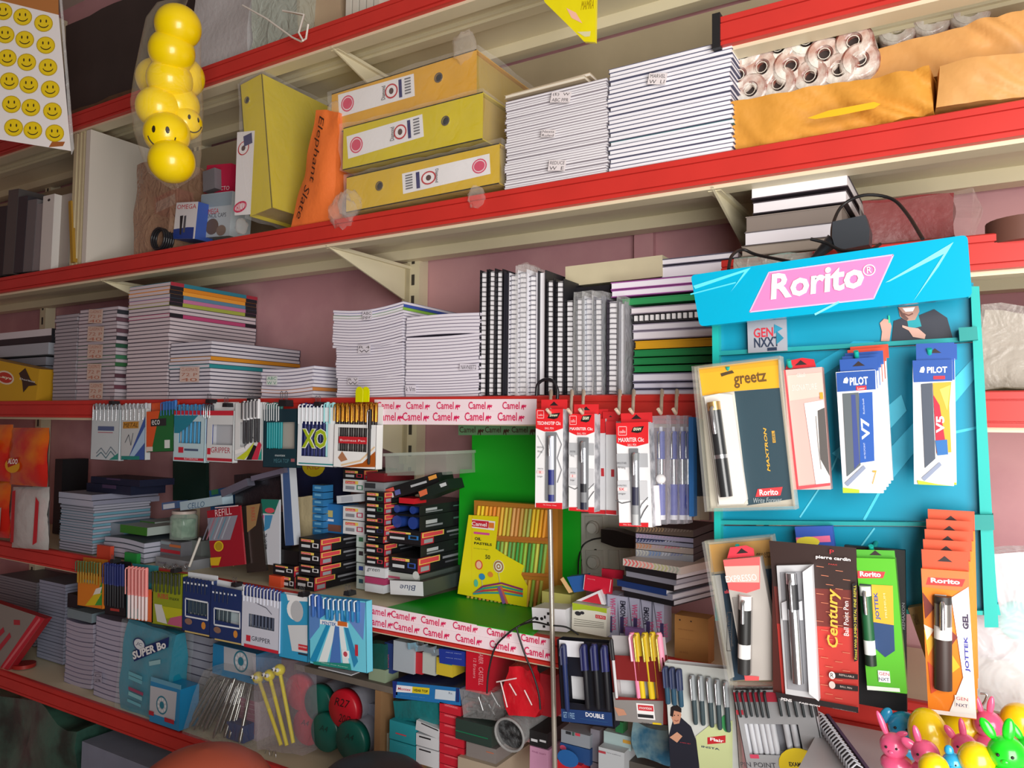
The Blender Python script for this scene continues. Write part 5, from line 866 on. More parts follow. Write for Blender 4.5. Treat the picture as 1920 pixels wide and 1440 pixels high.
for s in (4,3,2,1,0):
    x0=1727+s*3; y0=1066-s*19
    its=[] if s else [('p',[(1727,1066),(1816,1072),(1818,1110),(1728,1100)],'e8743a'),('p',[(1740,1082),(1810,1086),(1804,1100),(1736,1096)],'d83430'),('t','Rorito',1745,1083,1800,1096,'fbeeee',{'bold':.03}),('p',[(1730,1110),(1752,1140),(1735,1160)],'7a2a24'),('p',[(1732,1180),(1756,1200),(1740,1230)],'f0b428'),('p',[(1740,1240),(1780,1280),(1746,1300)],'d84a28'),('p',[(1730,1170),(1752,1180),(1738,1200)],'f4e0c8'),('p',[(1784,1120),(1800,1110),(1816,1100),(1832,1345),(1780,1335),(1806,1270)],'f2f0ee'),('p',[(1782,1180),(1796,1194),(1784,1210)],'7a2a24'),('p',[(1782,1222),(1800,1250),(1784,1262)],'f0b428'),('t','GEL',1804,1150,1817,1180,'3a2a4a',{'rot':90,'bold':.05}),('t','JOTTEK',1807,1192,1820,1260,'3a3aa0',{'rot':90,'bold':.03}),('r',1790,1302,1818,1328,'f6e8e4'),('t','GEN',1793,1305,1815,1314,'c03a4a'),('t','NXT',1793,1317,1815,1326,'2a3a6a'),('p',[(1742,1328),(1835,1340),(1835,1347),(1742,1336)],'f2ece8')]
    pack_((x0,y0),(x0+89,y0+6),(x0+16,y0+270),.925+s*.010,.010,mat('ee8426',rough=.3,clear=.3),'orange hanging pen pack with angular shapes, front of its hook' if s==0 else 'orange hanging pen pack, %s behind the front one'%ORD[s-1],its,tab=((x0,y0-34),(x0+88,y0-30)),tabcol='d8502c',win=(1753,1113,1784,1292) if s==0 else None,wincol='a8a4a0',pen=((1768,1116),(1769,1290),.0085,[(.08,'2a2624'),(.32,mat('8a8682',rough=.25,metal=.6)),(.46,'e0dcd8'),(1,'3a2a26')],-.004) if s==0 else None)
# ------------------------------------------------ fourth shelf
def sidebx(x0,x1,yt,yb,Y,dep,front,side,lab,name='ink_box',cat='box',items=(),sitems=(),zb=None,group=None,rz=0):
    """box with a printed right-hand side; side print as (v0,v1,z0,z1,colour) fractions"""
    e,c=bx(x0,x1,yt,yb,Y,dep,front,lab,name,cat,items,side,zb=zb,group=group,rz=rz)
    if sitems:
        m=MB(); w,h=c.w,c.h
        for k,(a,b,z0,z1,col) in enumerate(sitems):
            x=w+.0003+.0001*k; m.add([(x,a*dep,z0*h),(x,b*dep,z0*h),(x,b*dep,z1*h),(x,a*dep,z1*h)],[(0,1,2,3)],col)
        m.build('side_print',e)
    return e,c
ILAB={'b':('17171b','e8484c'),'w':('d9dcdf','e8484c')}
def ink(x0,x1,yt,yb,Y,lab,kind='b',badge='e8e8ec',dep=.11,flip=0,rz=0,Lb=True):
    bg_=ILAB[kind][0]; W=x1-x0; Hh=yb-yt; yl=yt+Hh*(.12 if not flip else .5); its=[]
    s=(yb-yt)*.0
    if Lb: its=[('r',x0+W*.12,yl,x0+W*.72,yl+Hh*.34,'e8cc60'),('r',x0+W*.13,yl+Hh*.04,x0+W*.58,yl+Hh*.30,'dc4650'),('t','Camlin',x0+W*.16,yl+Hh*.09,x0+W*.55,yl+Hh*.26,'f6e8e4'),('r',x0+W*.14,yt+Hh*(.56 if not flip else .12),x0+W*.55,yt+Hh*(.88 if not flip else .4),'c9ccd0' if kind=='b' else '8a8c94'),
      ('r',x0+W*.66,yt+Hh*.5,x0+W*.94,yt+Hh*.92,badge),('r',x0+W*.71,yt+Hh*.57,x0+W*.89,yt+Hh*.85,bg_)]
    si=[(0,.22,0,1,'b8283a'),(.02,.40,.55,.95,'e8cc60'),(.04,.38,.6,.9,'dc4650'),(.45,.95,.62,.78,'8a8c92'),(.5,.9,.3,.42,'5a5c62'),(.05,.2,.1,.4,'9aa0a6')]
    if kind=='w': si=[(.1,.4,.5,.9,'dc4650'),(.5,.9,.3,.5,'a0a4aa')]
    return sidebx(x0,x1,yt,yb,Y,dep,bg_,bg_,lab,items=its,sitems=si,rz=rz)
Y1=1.165
BLK='black ink box with a red and yellow label, '; WHT='white ink box with a red and yellow label, '
for a in ((560,600,1007,1030,'topmost of the left black pile'),(560,600,1031,1054,'second in the left black pile'),(560,600,1056,1076,'third in the left black pile'),(554,589,1078,1103,'lowest in the left black pile')): ink(*a[:4],Y1,BLK+a[4],dep=.15)
bx(519,559,1029,1055,Y1+.01,.12,'0e0e11','open plain black box left of the left black pile','ink_box','box')
ink(512,551,1057,1076,Y1,BLK+'low at the left edge',dep=.1); ink(527,552,1078,1101,Y1,BLK+'beside the orange carton',dep=.1)
bx(504,526,1078,1102,1.155,.05,mat('d4512f',rough=.4),'small orange carton before the black ink boxes','carton','box')
ink(643,682,880,897,1.24,'dark red-ended ink box behind the business pen card',badge='c03040'); ink(643,683,898,921,1.23,WHT+'high behind the business pen card','w','3f8a6a')
e,c=card3([(631,930),(676,926),(634,944)],1.22,.05,'cdd2d8','open white ink box flap, tilted','ink_box','box',[('r',640,932,662,940,'b4bac4')])
ink(643,683,949,973,1.23,WHT+'upper of the two-box pair','w','c03a5a'); ink(643,683,975,1000,1.23,WHT+'lower of the two-box pair','w','c03a5a')
for i,(y0,y1,b,l) in enumerate(((1001,1025,'2f6a4a','green badged, upper'),(1027,1053,'2a2a30','black badged, second'),(1055,1077,'2a4a9a','blue badged, third'),(1079,1103,'2a5a6a','teal badged, lowest'))):
    bx(668,690,y0,y1,1.235,.12,'bcd0cc','pale narrow ink box, '+l,'ink_box','box',[('r',673,y0+6,681,y0+15,b)])
bx(688,720,886,902,1.23,.1,mat('7a2028',rough=.3),'dark red translucent tray on top of the middle column','tray','tray'); bx(682,720,903,920,1.22,.1,'8f9498','grey open box under the dark red tray','ink_box','box',[('r',684,905,704,916,'33363a')])
cc=((684,720,921,941,'first from the top','2f6a4a'),(684,720,942,961,'second from the top','2f7a4a'),(684,720,962,982,'third from the top','b03040'),(683,720,983,1001,'fourth from the top','2a2a5a'),(686,718,1003,1015,'fifth from the top','17171b'),(683,720,1017,1038,'sixth from the top','c03a4a'),(684,720,1040,1059,'seventh from the top','c03a4a'))
for i,(x0,x1,yt,yb,l,bd) in enumerate(cc): ink(x0,x1,yt,yb,1.2+(i%3)*.004,'black ink box in the middle column, '+l,badge=bd,flip=i==2,dep=.1)
bx(684,722,1061,1079,1.195,.12,'d3d6da','white ink box hand-lettered in black, below the middle column','ink_box','box',[('t','green',688,1064,712,1075,'3a3a44',{'shear':.3})])
bx(684,722,1080,1092,1.195,.12,'a83a64','magenta flat box below the hand-lettered one','carton','box'); bx(684,719,1093,1108,1.19,.12,'c8ccd2','pale flat box lowest in the middle column','carton','box')
# right column with open boxes
sd=[(.05,.3,.4,.7,'6a6e70'),(.5,.95,.3,.5,'5f8070')]
def openbox(x0,x1,yt,yb,Y,lab,inner,items_in,dep=.19):
    A=at(x0,yb,Y);Bq=at(x1,yb,Y);T=at(x0,yt,Y); w=Bq.x-A.x;h=T.z-A.z; e=empty('ink_box',TM(A),lab,'box'); m=MB(); t=.0012; K_='1c1f20'
    m.box(0,w,0,dep,0,t,K_);m.box(0,w,0,dep,h-t,h,K_);m.box(0,t,0,dep,t,h-t,K_);m.box(w-t,w,0,dep,t,h-t,K_);m.box(0,w,dep-t,dep,0,h,K_); m.build('box_body',e)
    if inner:
        for k in range(2): m=MB(); m.tube([(w*(.27+.46*k),.008,h*.5),(w*(.27+.46*k),.1,h*.5)],min(h*.42,w*.2),inner,12); m.build('ink_bottle',e)
    m=MB()
    for k,(a,b,z0,z1,col) in enumerate([(.1,.3,.45,.7,'b8bcc0'),(.1,.4,.25,.38,'8a8e92'),(.6,.9,.5,.62,'4f7a68')]): m.add([(w+.0004,a*dep,z0*h),(w+.0004,b*dep,z0*h),(w+.0004,b*dep,z1*h),(w+.0004,a*dep,z1*h)],[(0,1,2,3)],col)
    m.build('side_print',e)
openbox(722,787,944,962,1.225,'open black box with blue bottles, upper one under the tilted boxes',mat('24408c',rough=.3),0); openbox(722,787,963,991,1.22,'open black box with two large blue bottles, lower one',mat('24408c',rough=.3),0)
ink(722,789,992,1015,1.215,'black ink box with blue badge in the right column, below the blue bottles',badge='2f7ac0',dep=.19); openbox(722,789,1016,1040,1.22,'open empty black box in the right column',None,0)
ink(729,783,1041,1069,1.205,'black ink box with blue badge in the right column, above the white rolls',badge='3a5ab0',dep=.18)
bx(722,787,1070,1086,1.205,.18,'a8aca6','greyish box of rolled papers above the hand-lettered Blue box','carton','box',[('r',724,1078,750,1086,'a84a64'),('e',780,1079,6,8,'c8ccc8')],side='4a5450')
e,c=card3([(731,1088),(793,1091),(729,1114)],1.19,.13,'d6d8dc','white box hand-lettered Blue upside down at the foot of the ink boxes','carton','box',[('t','Blue',750,1096,780,1108,'3a4a6a',{'rot':180,'shear':.2})],side='39423f')
card3([(720,917),(820,886),(727,938)],1.225,.05,'15181a','black ink box tilted up to the right on top of the pile','ink_box','box',[('p',[(722,918),(738,913),(740,920),(724,925)],'dc5a50'),('p',[(725,928),(737,924),(739,932),(727,936)],'c8ccd0'),('p',[(740,920),(750,917),(752,926),(742,929)],'5a66a8'),('p',[(803,894),(818,889),(820,896),(805,901)],'e8a048'),('p',[(770,910),(800,901),(801,905),(771,914)],'b8bcc0')])
card3([(783,920),(838,898),(789,938)],1.21,.05,'15241e','dark green-black ink box tilted at the right on top of the pile','ink_box','box',[('p',[(785,922),(800,916),(802,926),(788,932)],'e07048'),('p',[(824,908),(836,904),(838,910),(827,914)],'c8ccd0')])
bx(748,776,933,943,1.21,.04,mat('c8202c',rough=.3),'small bright red block under the tilted black boxes','eraser_block','block')
c=Card((722,850),(836,846),(724,892),1.24); m=MB(); gbox(m,0,c.w,0,.12,0,c.h,4,3,3,film('c8d0c4',.25,.2,20),None,False); e=m.build('plastic_box',M=c.M,label='translucent lidded plastic box on top of the ink boxes',cat='box'); m=MB(); m.box(-.003,c.w+.003,-.003,.123,c.h-.006,c.h,film('d8e0d4',.35,.1,20)); m.build('lid',e)
# left half of the shelf
card3([(526,878),(542,876),(518,1024)],1.17,.02,mat('3f5f8f',rough=.3,clear=.5),'blue plastic file with silver edge standing left of the beige packet','file','file',[('p',[(526,878),(530,877),(521,1024),(518,1024)],'c8ccd4')],side='c8ccd4')
e,c=card3([(545,868),(640,866),(545,945)],1.32,.03,'1a2144','navy pack with a yellow oval behind the ink boxes','carton','box',[('e',588,872,22,22,'d8c020'),('t','KID',576,868,600,880,'c06030')])
m=MB(); c=Card((550,932),(590,930),(545,1012),1.24); gbox(m,0,c.w,0,.03,0,c.h,6,3,8,mat('c4b48e',rough=.35,bump=.2,clear=.5),crumple(.003,30)); m.build('beige_packet',M=c.M,label='beige packet in shiny film beside the blue chain packs',cat='packet')
for i in range(7):
    y=909+i*13.5; bx(586,606,y,y+12,1.235,.03,'2f78b0','small blue eraser pack, %s in the hanging string'%posn(i,7,'topmost','lowest'),'eraser_pack','packet',[('r',590,y+3,602,y+8,'6fb0d8')],group='string of small blue packs')
bx(608,642,944,1000,1.25,.05,'2670b0','blue carton with gold and brown prints beside the white ink boxes','carton','box',[('r',609,956,624,970,'c8b46a'),('r',610,972,626,978,'e0e4ec'),('r',610,982,640,998,'7a4a3a')])
card3([(324,862),(386,860),(321,938)],1.4,.01,'14382f','dark green board standing against the wall at the left','board','board')
card3([(337,941),(416,929),(340,957)],1.17,.03,'a9c0cc','pale blue long box tilted over the glass jar','carton','box',[('t','CELLO',352,944,384,950,'4a6a8a',{'shear':.2})])
card3([(303,943),(332,939),(300,957)],1.2,.03,'4a6490','short blue and white box left of the tilted long box','carton','box',[('r',306,946,328,952,'c8d0dc')])
card3([(413,919),(462,897),(417,932)],1.17,.02,mat('7f7f92',rough=.3,metal=.5),'silver ruler packet lying aslant above the red refill pack','ruler_packet','packet')
card3([(470,893),(532,877),(472,902)],1.16,.03,mat('6a6678',rough=.3,clear=.5),'violet-grey film packet aslant over the black pouch','packet','packet')
m=MB(); c=Card((440,890),(526,884),(438,950),1.2); gbox(m,0,c.w,0,.04,0,c.h,6,3,6,mat('17171c',rough=.35,clear=.4,bump=.2),crumple(.004,20)); m.build('black_pouch',M=c.M,label='black pouch of dark pens over the teal pack',cat='pouch')
e,c=card3([(392,920),(432,912),(386,1030)],1.3,.05,'1f6aa8','blue toy packet behind the silver ruler packet','packet','packet',[('r',396,918,410,926,'3f9a6a')])
# glass jar
def jar(px,pt,pb,r,Y,lab,body,lidc,fill,zb=None):
    p=at(px,pb,Y); T=at(px,pt,Y); h=T.z-p.z; n=20; m=MB(); pr=[(0,0),(r,.0),(r,h*.78),(r*.82,h*.88),(r*.82,h)]
    m.add([(a*math.cos(t*2*math.pi/n),a*math.sin(t*2*math.pi/n),z) for a,z in pr for t in range(n)],[(i*n+k,i*n+(k+1)%n,(i+1)*n+(k+1)%n,(i+1)*n+k) for i in range(4) for k in range(n)],body,True); e=m.build('jar',M=TM(p),label=lab,cat='jar')
    m=MB(); m.tube([(0,0,h*.9),(0,0,h)],r*.9,lidc,20); m.build('lid',e)
    m=MB(); gbox(m,-r*.6,r*.6,-r*.6,r*.6,.003,h*.7,5,5,5,fill,crumple(.004,60)); m.build('contents',e)
    return e
jar(344,957,1009,.032,1.21,'squat clear jar with greenish contents under the pale blue box',film('c8e0d0',.25,.2,20),'b8a8a0',mat('7f9a84',rough=.5,h2='3f6a50',scale=60))
bx(301,339,1012,1041,1.19,.08,'6a6a70','carton with red and orange bands below the jar','carton','box',[('r',302,1014,320,1022,'8a98a0'),('r',318,1020,339,1028,'c06a38'),('r',301,1028,338,1040,'b01f30')])
bx(341,376,1010,1060,1.22,.08,'6f7674','grey-green carton right of the banded one','carton','box')
bx(291,352,1043,1067,1.16,.06,'8f9298','pale grey box with tangled clips at its edge','carton','box',[('t','SHARP',296,1052,312,1058,'5a4a6a')])
for i in range(5):
    p=at(310+i*10,1062+(i%2)*4,1.15); m=MB(); m.tube([(.006*math.cos(t*math.pi/5),.002*math.sin(t*2.1),.006*math.sin(t*math.pi/5)) for t in range(10)],.0012,SILV,5); m.build('paper_ring',M=TM(p),label='small steel ring in the tangle before the pale grey box',cat='ring',group='steel rings tangled before the grey box')
def rods(n,pts,lab,name='pencil'): pass
c0=at(375,1009,1.15); c1=at(355,1062,1.15); m=MB(); m.tube([(0,0,0),tuple(c1-c0)],.003,'d8d4cc',8); m.build('pencil',M=TM(c0),label='white pencil leaning left of the red refill pack',cat='pencil')
card3([(392,962),(402,960),(368,1066)],1.17,.01,'26242a','dark narrow pack leaning left of the red refill pack','pen_pack','pen pack')
e,c=card3([(388,958),(450,948),(365,1068)],1.155,.004,mat('9c1628',rough=.35,clear=.4),'red pack of refills with a clear window and yellow round sticker','refill_pack','pen pack',[('p',[(386,972),(446,966),(432,1012),(376,1016)],'8a8a98')]+[('l',[(432-k*7,968+k*.5),(416-k*7,1010+k*.5)],1.6,c_) for k,c_ in enumerate(('a8b0bc','5a8aa0','b0b4c0','6a98aa','a86a7a','7a8090'))]+[('e',411,1024,9,10,'e0c020'),('e',411,1024,7,8,'b09018'),('p',[(392,1046),(416,1044),(411,1060),(388,1061)],'d8b020'),('l',[(404,952),(448,948)],1,'e0c0c4'),('t','REFILL',404,956,436,964,'e8c8cc')])
e,c=card3([(452,950),(488,944),(426,1078)],1.165,.005,mat('2a2622',rough=.3,clear=.4),'black and gold pen pack leaning between the red and teal packs','pen_pack','pen pack',[('p',[(462,946),(488,943),(480,985),(464,998)],'9a7a50'),('p',[(430,1062),(462,1066),(450,1082),(434,1080)],'c89a3a'),('l',[(444,1000),(438,1062)],1.5,'b89a5a'),('l',[(456,990),(450,1060)],2,'5a5a50'),('t','PARKS',470,952,480,976,'b05040',{'rot':-90})])
e,c=card3([(490,936),(524,937),(476,1056)],1.17,.004,mat('c9cdd6',rough=.35,clear=.3),'teal-topped pack with pink and blue picture','pen_pack','pen pack',[('p',[(490,936),(524,937),(514,964),(488,962)],'16705f'),('e',506,957,9,5,'d04a58'),('p',[(486,966),(496,966),(486,1000),(482,996)],'d85a9a'),('p',[(497,966),(512,966),(506,990),(496,996)],'3f8ab8'),('t','ZZONE',492,1000,501,1030,'2a2a3a',{'rot':90}),('p',[(480,1034),(494,1030),(486,1056),(476,1056)],'c02a50')])
card3([(512,962),(530,960),(500,1084)],1.19,.02,'141418','black pack behind the teal-topped pack','pen_pack','pen pack')
# far left of the fourth shelf
stack(108,171,1040,944,1.15,ZD,18,.16,'5f6670','a8a8b8','in the pile behind the snack packets',kind='bluish grey notebook',group='notebooks behind the snack packets',special={i:{'c':'6fa0b4','s':'R','k':'notebook with pale blue spine'} for i in (3,5,7,9,11,13)})
for i,(y0,y1,x1) in enumerate(((922,932,172),(933,943,174))): bx(110,x1,y0,y1,1.15,.19,'b4b4c6','wide pale book lying high behind the snack packets, '+('upper' if i==0 else 'lower'),'notebook','notebook',side='8f90a4')
stack(192,268,1054,1012,1.15,ZD,4,.14,'4a5560','b4b6c6','under the green boxes',kind='bluish open-fanned notebook',bend=-.004,group='fanned notebooks under the green boxes')
for i,(x0,x1,yt,yb,Y,l) in enumerate(((225,276,983,998,1.18,'front one'),(262,290,976,986,1.24,'rear one'))):
    bx(x0,x1,yt,yb,Y,.09,'3a7a28','bright green flat box on the fanned notebooks, '+l,'carton','box',side='a8b4ae')
bx(170,232,975,1010,1.2,.12,'8a94a0','grey-blue books beside the green boxes','notebook','notebook',side='6f9ab0')
for i,(x0,x1,yt,yb,l) in enumerate(((162,245,905,921,'lower'),(170,262,893,905,'upper'))): bx(x0,x1,yt,yb,1.2,.1,'1a2038','dark navy carton above the pale books, '+l,'carton','box',[('r',x0+30,yt+3,x0+56,yb-4,'4a3a58')])
bx(98,112,860,1000,1.3,.08,'16161a','black bundle left of the navy cartons','carton','box')
bx(181,206,1021,1048,1.135,.01,'c8452c','red-orange card edge above the orange pen card','card','card'); bx(233,256,1035,1056,1.135,.01,'1f8a3c','small green card above the pastel pens','card','card')
# snack packets in hanging strips
def pillow(x0,x1,yt,yb,Y,front,lab,items=(),skew=0,back=None):
    c=Card((x0,yt),(x1,yt),(x0+skew,yb),Y); w,h=c.w,c.h; e=empty('snack_packet',c.M,lab,'snack packet'); m=MB()
    def f(sgn):
        def g(u,v):
            k=max(0,math.sin(math.pi*v))**.45*max(0,math.sin(math.pi*u))**.5; a=NZ.noise(Vector((u*4,v*6,x0)))*.004
            return (w*(u+(.02*math.sin(v*9))),sgn*k*.02-abs(a) if sgn<0 else k*.02+.001,h*v)
        return g
    for sgn,mt,nm in ((-1,front,'front_foil'),(1,back or 'c8c8c4','back_foil')):
        m=MB(); nu,nv=12,16; g=f(sgn); vs=[g(i/nu,j/nv) for j in range(nv+1) for i in range(nu+1)]; fs=[(j*(nu+1)+i,j*(nu+1)+i+1,(j+1)*(nu+1)+i+1,(j+1)*(nu+1)+i) for j in range(nv) for i in range(nu)]
        if sgn>0: fs=[q[::-1] for q in fs]
        m.add(vs,fs,mt,True); m.build(nm,e)
    if items: q=MB(); c.draw(q,items,y0=-.0225); q.build('front_print',e)
FR=mat('c8261c',rough=.25,h2='d8701c',scale=9,clear=.6); FS=mat('d2d4d2',rough=.25,metal=.35,bump=.3,bscale=30)
pillow(22,92,802,908,1.08,FR,'red and orange snack packet, upper one of the right hanging strip',[('e',40,872,14,14,'e0a020'),('p',[(30,862),(52,856),(52,868),(32,876)],'b02018'),('t','ALOO',32,859,50,870,'f8f0e8',{'bold':.03,'shear':.2})],skew=-4)
pillow(24,92,913,1026,1.09,FS,'silver-backed snack packet with red edges, lower one of the right strip',[('p',[(40,920),(46,918),(42,1015),(36,1015)],'b82028'),('p',[(84,930),(90,940),(86,1015),(78,1020)],'c82430')],skew=-4)
pillow(-50,24,796,898,1.08,FR,'red snack packet at the left edge, upper one',[('e',2,835,12,12,'e0a020')],skew=-3)
pillow(-50,20,902,1004,1.09,FR,'red and silver snack packet at the left edge, lower one',[('p',[(4,960),(20,950),(16,1000),(0,1000)],'b8b8b4')],skew=-3)
# green sheet, board, pastels
GRN=mat('10a81c',rough=.5)
P=[atz(720,1141,ZD),atz(999,1192,ZD),atz(1088,1112,ZD),atz(858,1106,ZD)]; o=P[0]; m=MB(); a=[tuple(p-o) for p in P]; b=[(x,y,z+.0012) for x,y,z in a]
m.add(a+b,[(3,2,1,0),(4,5,6,7),(0,1,5,4),(1,2,6,5),(2,3,7,6),(3,0,4,7)],GRN); m.build('green_sheet',M=TM(o),label='bright green sheet laid on the fourth shelf below the pastels',cat='sheet')
yg=min(1.395,atz(860,1106,ZD).y); c=Card((862,814),(1088,812),(862,1108),yg); c2=[c.l(*q) for q in ((885,815),(1088,813),(1088,1112),(858,1108),(862,880),(885,880))]; m=MB(); m.prism(c2[::-1],0,.004,GRN); e=m.build('green_board',M=c.M,label='bright green stepped board standing behind the oil pastel set',cat='board')
c=Card((860,797),(1008,795),(860,816),yg); m=MB(); m.box(0,c.w,-.001,.003,0,c.h,'6f9c72'); its=[]
for x in (858,906,956): its+=[('t','Camel',x+4,800,x+34,811,'4a3a2c',{'bold':.012}),camel(x+38,807,1.0,'4a2c20')]
c.draw(m,its,y0=-.0012); m.build('printed_strip',M=c.M,label='dull green printed tape strip along the top of the green board',cat='tape')
c=Card((889,938),(1046,949),(862,1108),1.29); e=empty('oil_pastel_set',c.M,'yellow oil pastel set with rows of crayons seen through its lid','pastel set')
m=MB(); m.box(0,c.w,.0,.02,0,c.h,mat('b87a2c',rough=.4)); m.build('tray',e)
cols='f0c820 f0d020 f4b020 f0a028 f0902c e8a030 e8b83a d8c040 c8b83c e0a860 d89850 c8a048 b8b048 a8b858'.split()
col2='3a9a3c 58b040 90c040 3f8a3c 7ac048 c8d050 4a9a48 8ab048 b8c850 58a050 6aa84a'.split()
for r_,(ya,yb,cl) in enumerate(((948,1002,cols),(1012,1068,col2),(1080,1130,['b8a040','d8a838','88a838','c87a3c','b0b048','d8882c','98b048']))):
    for k in range(20):
        xa=899+k*7.4-r_*8; 
        if xa>1032-r_*6 : continue
        p=c.l(xa,ya+k*.45); q=c.l(xa-6,yb+k*.45); m=MB(); m.tube([(0,0,0),(q[0]-p[0],0,q[1]-p[1])],.0034,cl[k%len(cl)],8); m.build('crayon',e,M=TM((p[0],-.001,p[1])))
m=MB()
for (a_,b_) in (((884,1004),(1042,1012)),((876,1069),(1032,1078))): p=c.l(*a_);q=c.l(*b_); m.add([(p[0],-.005,p[1]-.003),(q[0],-.005,q[1]-.003),(q[0],-.005,q[1]+.003),(p[0],-.005,p[1]+.003)],[(0,1,2,3)],'b8702c')
m.build('tray_divider',e)
m=MB(); yl=-.0062; m.prism([c.l(*q) for q in ((882,965),(938,968),(932,1028),(950,1040),(986,1060),(980,1076),(992,1098),(990,1137),(861,1112))][::-1],yl,yl+.0008,mat('e9dc1a',rough=.3,clear=.4)); m.build('yellow_sleeve',e)
m=MB(); c.draw(m,[('p',[(882,965),(889,966),(872,1114),(861,1112)],'c82a2c'),('p',[(884,972),(932,977),(930,994),(882,988)],'f4ecec'),('p',[(886,974),(920,977),(919,990),(885,986)],'d0283a'),('t','Camel',888,977,916,987,'f8ecec',{'bold':.02}),('r',920,979,930,990,'e88030'),('p',[(892,996),(922,999),(921,1003),(892,1000)],'d8509a'),('t','OIL',894,1006,906,1013,'1c2a1c',{'bold':.03}),('t','PASTELS',893,1015,926,1023,'1c2a1c',{'bold':.03}),('t','strong on magic',892,1026,920,1031,'5a8a2c'),('t','50',914,1039,923,1048,'3a4a20',{'bold':.02}),('e',902,1058,7,9,'d84a3a'),('e',902,1058,5,7,'f0c0a0'),('e',939,1061,10,12,'e8e8d8'),('o',939,1061,9,.7,'a87a4a'),('o',939,1061,4,.5,'a87a4a'),('e',908,1080,6,6,'2f8ac0'),('e',924,1076,5,5,'e08a3a'),('e',897,1092,4,7,'5ac0a0'),('l',[(939,1072),(942,1092)],.4,'c8c8a0'),('l',[(908,1086),(910,1102)],.4,'c8c8a0')]+
 [('l',[(892,1112),(910,1098+k),(945,1092+k*1.5),(985,1104+k)],.9,c_) for k,c_ in ((0,'8a2a6a'),(4,'2f9a8a'),(8,'c83a4a'),(12,'3aa0a0'))]+[('l',[(940,1098),(950,1130)],2,'8a5aa0'),('l',[(944,1098),(956,1130)],1.2,'d86a4a')],y0=yl-.0002); m.build('front_print',e)
# switchboard, cable, power strip
c=Card((1086,962),(1200,962),(1087,1096),1.425); e=empty('switchboard',c.M,'cream wall switchboard with two round dimmers and sockets','switchboard')
m=MB(); m.box(0,c.w,0,.014,0,c.h,mat('d8d2c8',rough=.4)); m.build('plate',e)
for i,(x,y) in enumerate(((1115,989),(1116,1053))):
    a=c.l(x,y); m=MB(); m.box(a[0]-.019,a[0]+.019,-.003,0,a[1]-.023,a[1]+.023,'cfc9c0'); m.tube([(a[0],-.003,a[1]),(a[0],-.010,a[1])],.0135,'c9c3ba',20); m.tube([(a[0],-.010,a[1]),(a[0],-.016,a[1])],.0105,'d9d4cc',20); m.build('dimmer_knob',e)
for i,(x,y) in enumerate(((1152,985),(1152,1050),(1175,1050))):
    a=c.l(x,y); m=MB(); m.box(a[0]-.011,a[0]+.011,-.004,0,a[1]-.02,a[1]+.02,'cdc8c0'); m.build('switch',e)
for (x,y) in ((1117,1008),(1117,1032),(1117,1072),(1089,1050)): a=c.l(x,y); m=MB(); m.tube([(a[0],0,a[1]),(a[0],-.002,a[1])],.003,'33302e',8); m.build('screw',e)
CB='141416'
p=at(1163,1009,1.37); m=MB(); gbox(m,-.034,.034,-.016,.02,-.016,.016,8,4,4,mat(CB,rough=.35),lambda p,u,v,w_:Vector((p.x,p.y*(1-.3*abs(u-.5)),p.z*(1-.5*abs(u-.45))+p.x*-.1))); m.build('power_adapter',M=TM(p),label='black power adapter plugged into the switchboard',cat='adapter')
def cable(pts,Ys,r,lab,name='cable',colr=CB):
    P=[at(x,y,Ys if not isinstance(Ys,(list,tuple)) else Ys[i]) for i,(x,y) in enumerate(pts)]; o=P[0]; Q=[]
    for i in range(len(P)-1):
        p0,p1,p2,p3=P[max(i-1,0)],P[i],P[i+1],P[min(i+2,len(P)-1)]
        for t in range(6):
            s=t/6; Q.append(.5*((2*p1)+(p2-p0)*s+(2*p0-5*p1+4*p2-p3)*s*s+(3*p1-p0-3*p2+p3)*s**3)-o)
    Q.append(P[-1]-o); m=MB(); m.tube([tuple(q) for q in Q],r,colr,8); return m.build(name,M=TM(o),label=lab,cat='cable')
cable([(1135,1008),(1110,1012),(1092,1024),(1085,1050),(1083,1082),(1072,1103),(1048,1136),(1010,1155),(976,1172),(950,1190),(928,1215),(916,1260),(913,1300)],[1.36,1.36,1.35,1.33,1.3,1.25,1.2,1.15,1.128,1.118,1.115,1.115,1.115],.0016,'black cable running from the adapter down over the printed tape')
cable([(968,1176),(975,1200),(986,1232),(1000,1265),(1010,1300),(1013,1330)],1.112,.0016,'black cable hanging down over the printed tape, right branch')
cable([(976,1172),(1000,1166),(1030,1172),(1062,1176),(1085,1190)],[1.118,1.115,1.108,1.115,1.118],.0015,'thin black cable lying across the white power strip')
p0=at(1031,955,1.11); p1=at(1041,1470,1.11); m=MB(); m.tube([(0,0,0),tuple(p1-p0)],.0042,mat('b9b2a6',rough=.3,metal=.6),10); m.build('metal_rod',M=TM(p0),label='slim upright metal rod before the end of the printed tape',cat='rod')
e,c=card3([(997,1139),(1060,1143),(996,1180)],1.145,.05,mat('dcdce0',rough=.4),'white power strip with black socket holes at the shelf front','power_strip','power strip',[('r',1004,1157,1010,1163,CB),('e',1016,1160,3,3,CB),('r',1020,1154,1024,1160,CB),('r',1026,1148,1031,1153,CB),('r',1018,1172,1023,1177,CB),('r',1026,1166,1030,1170,CB)])
cable([(1006,742),(1008,722),(1020,712),(1036,714),(1045,730),(1045,748)],1.11,.0028,'black curved handle standing up behind the first red pack','handle',mat('1c1b20',rough=.3))
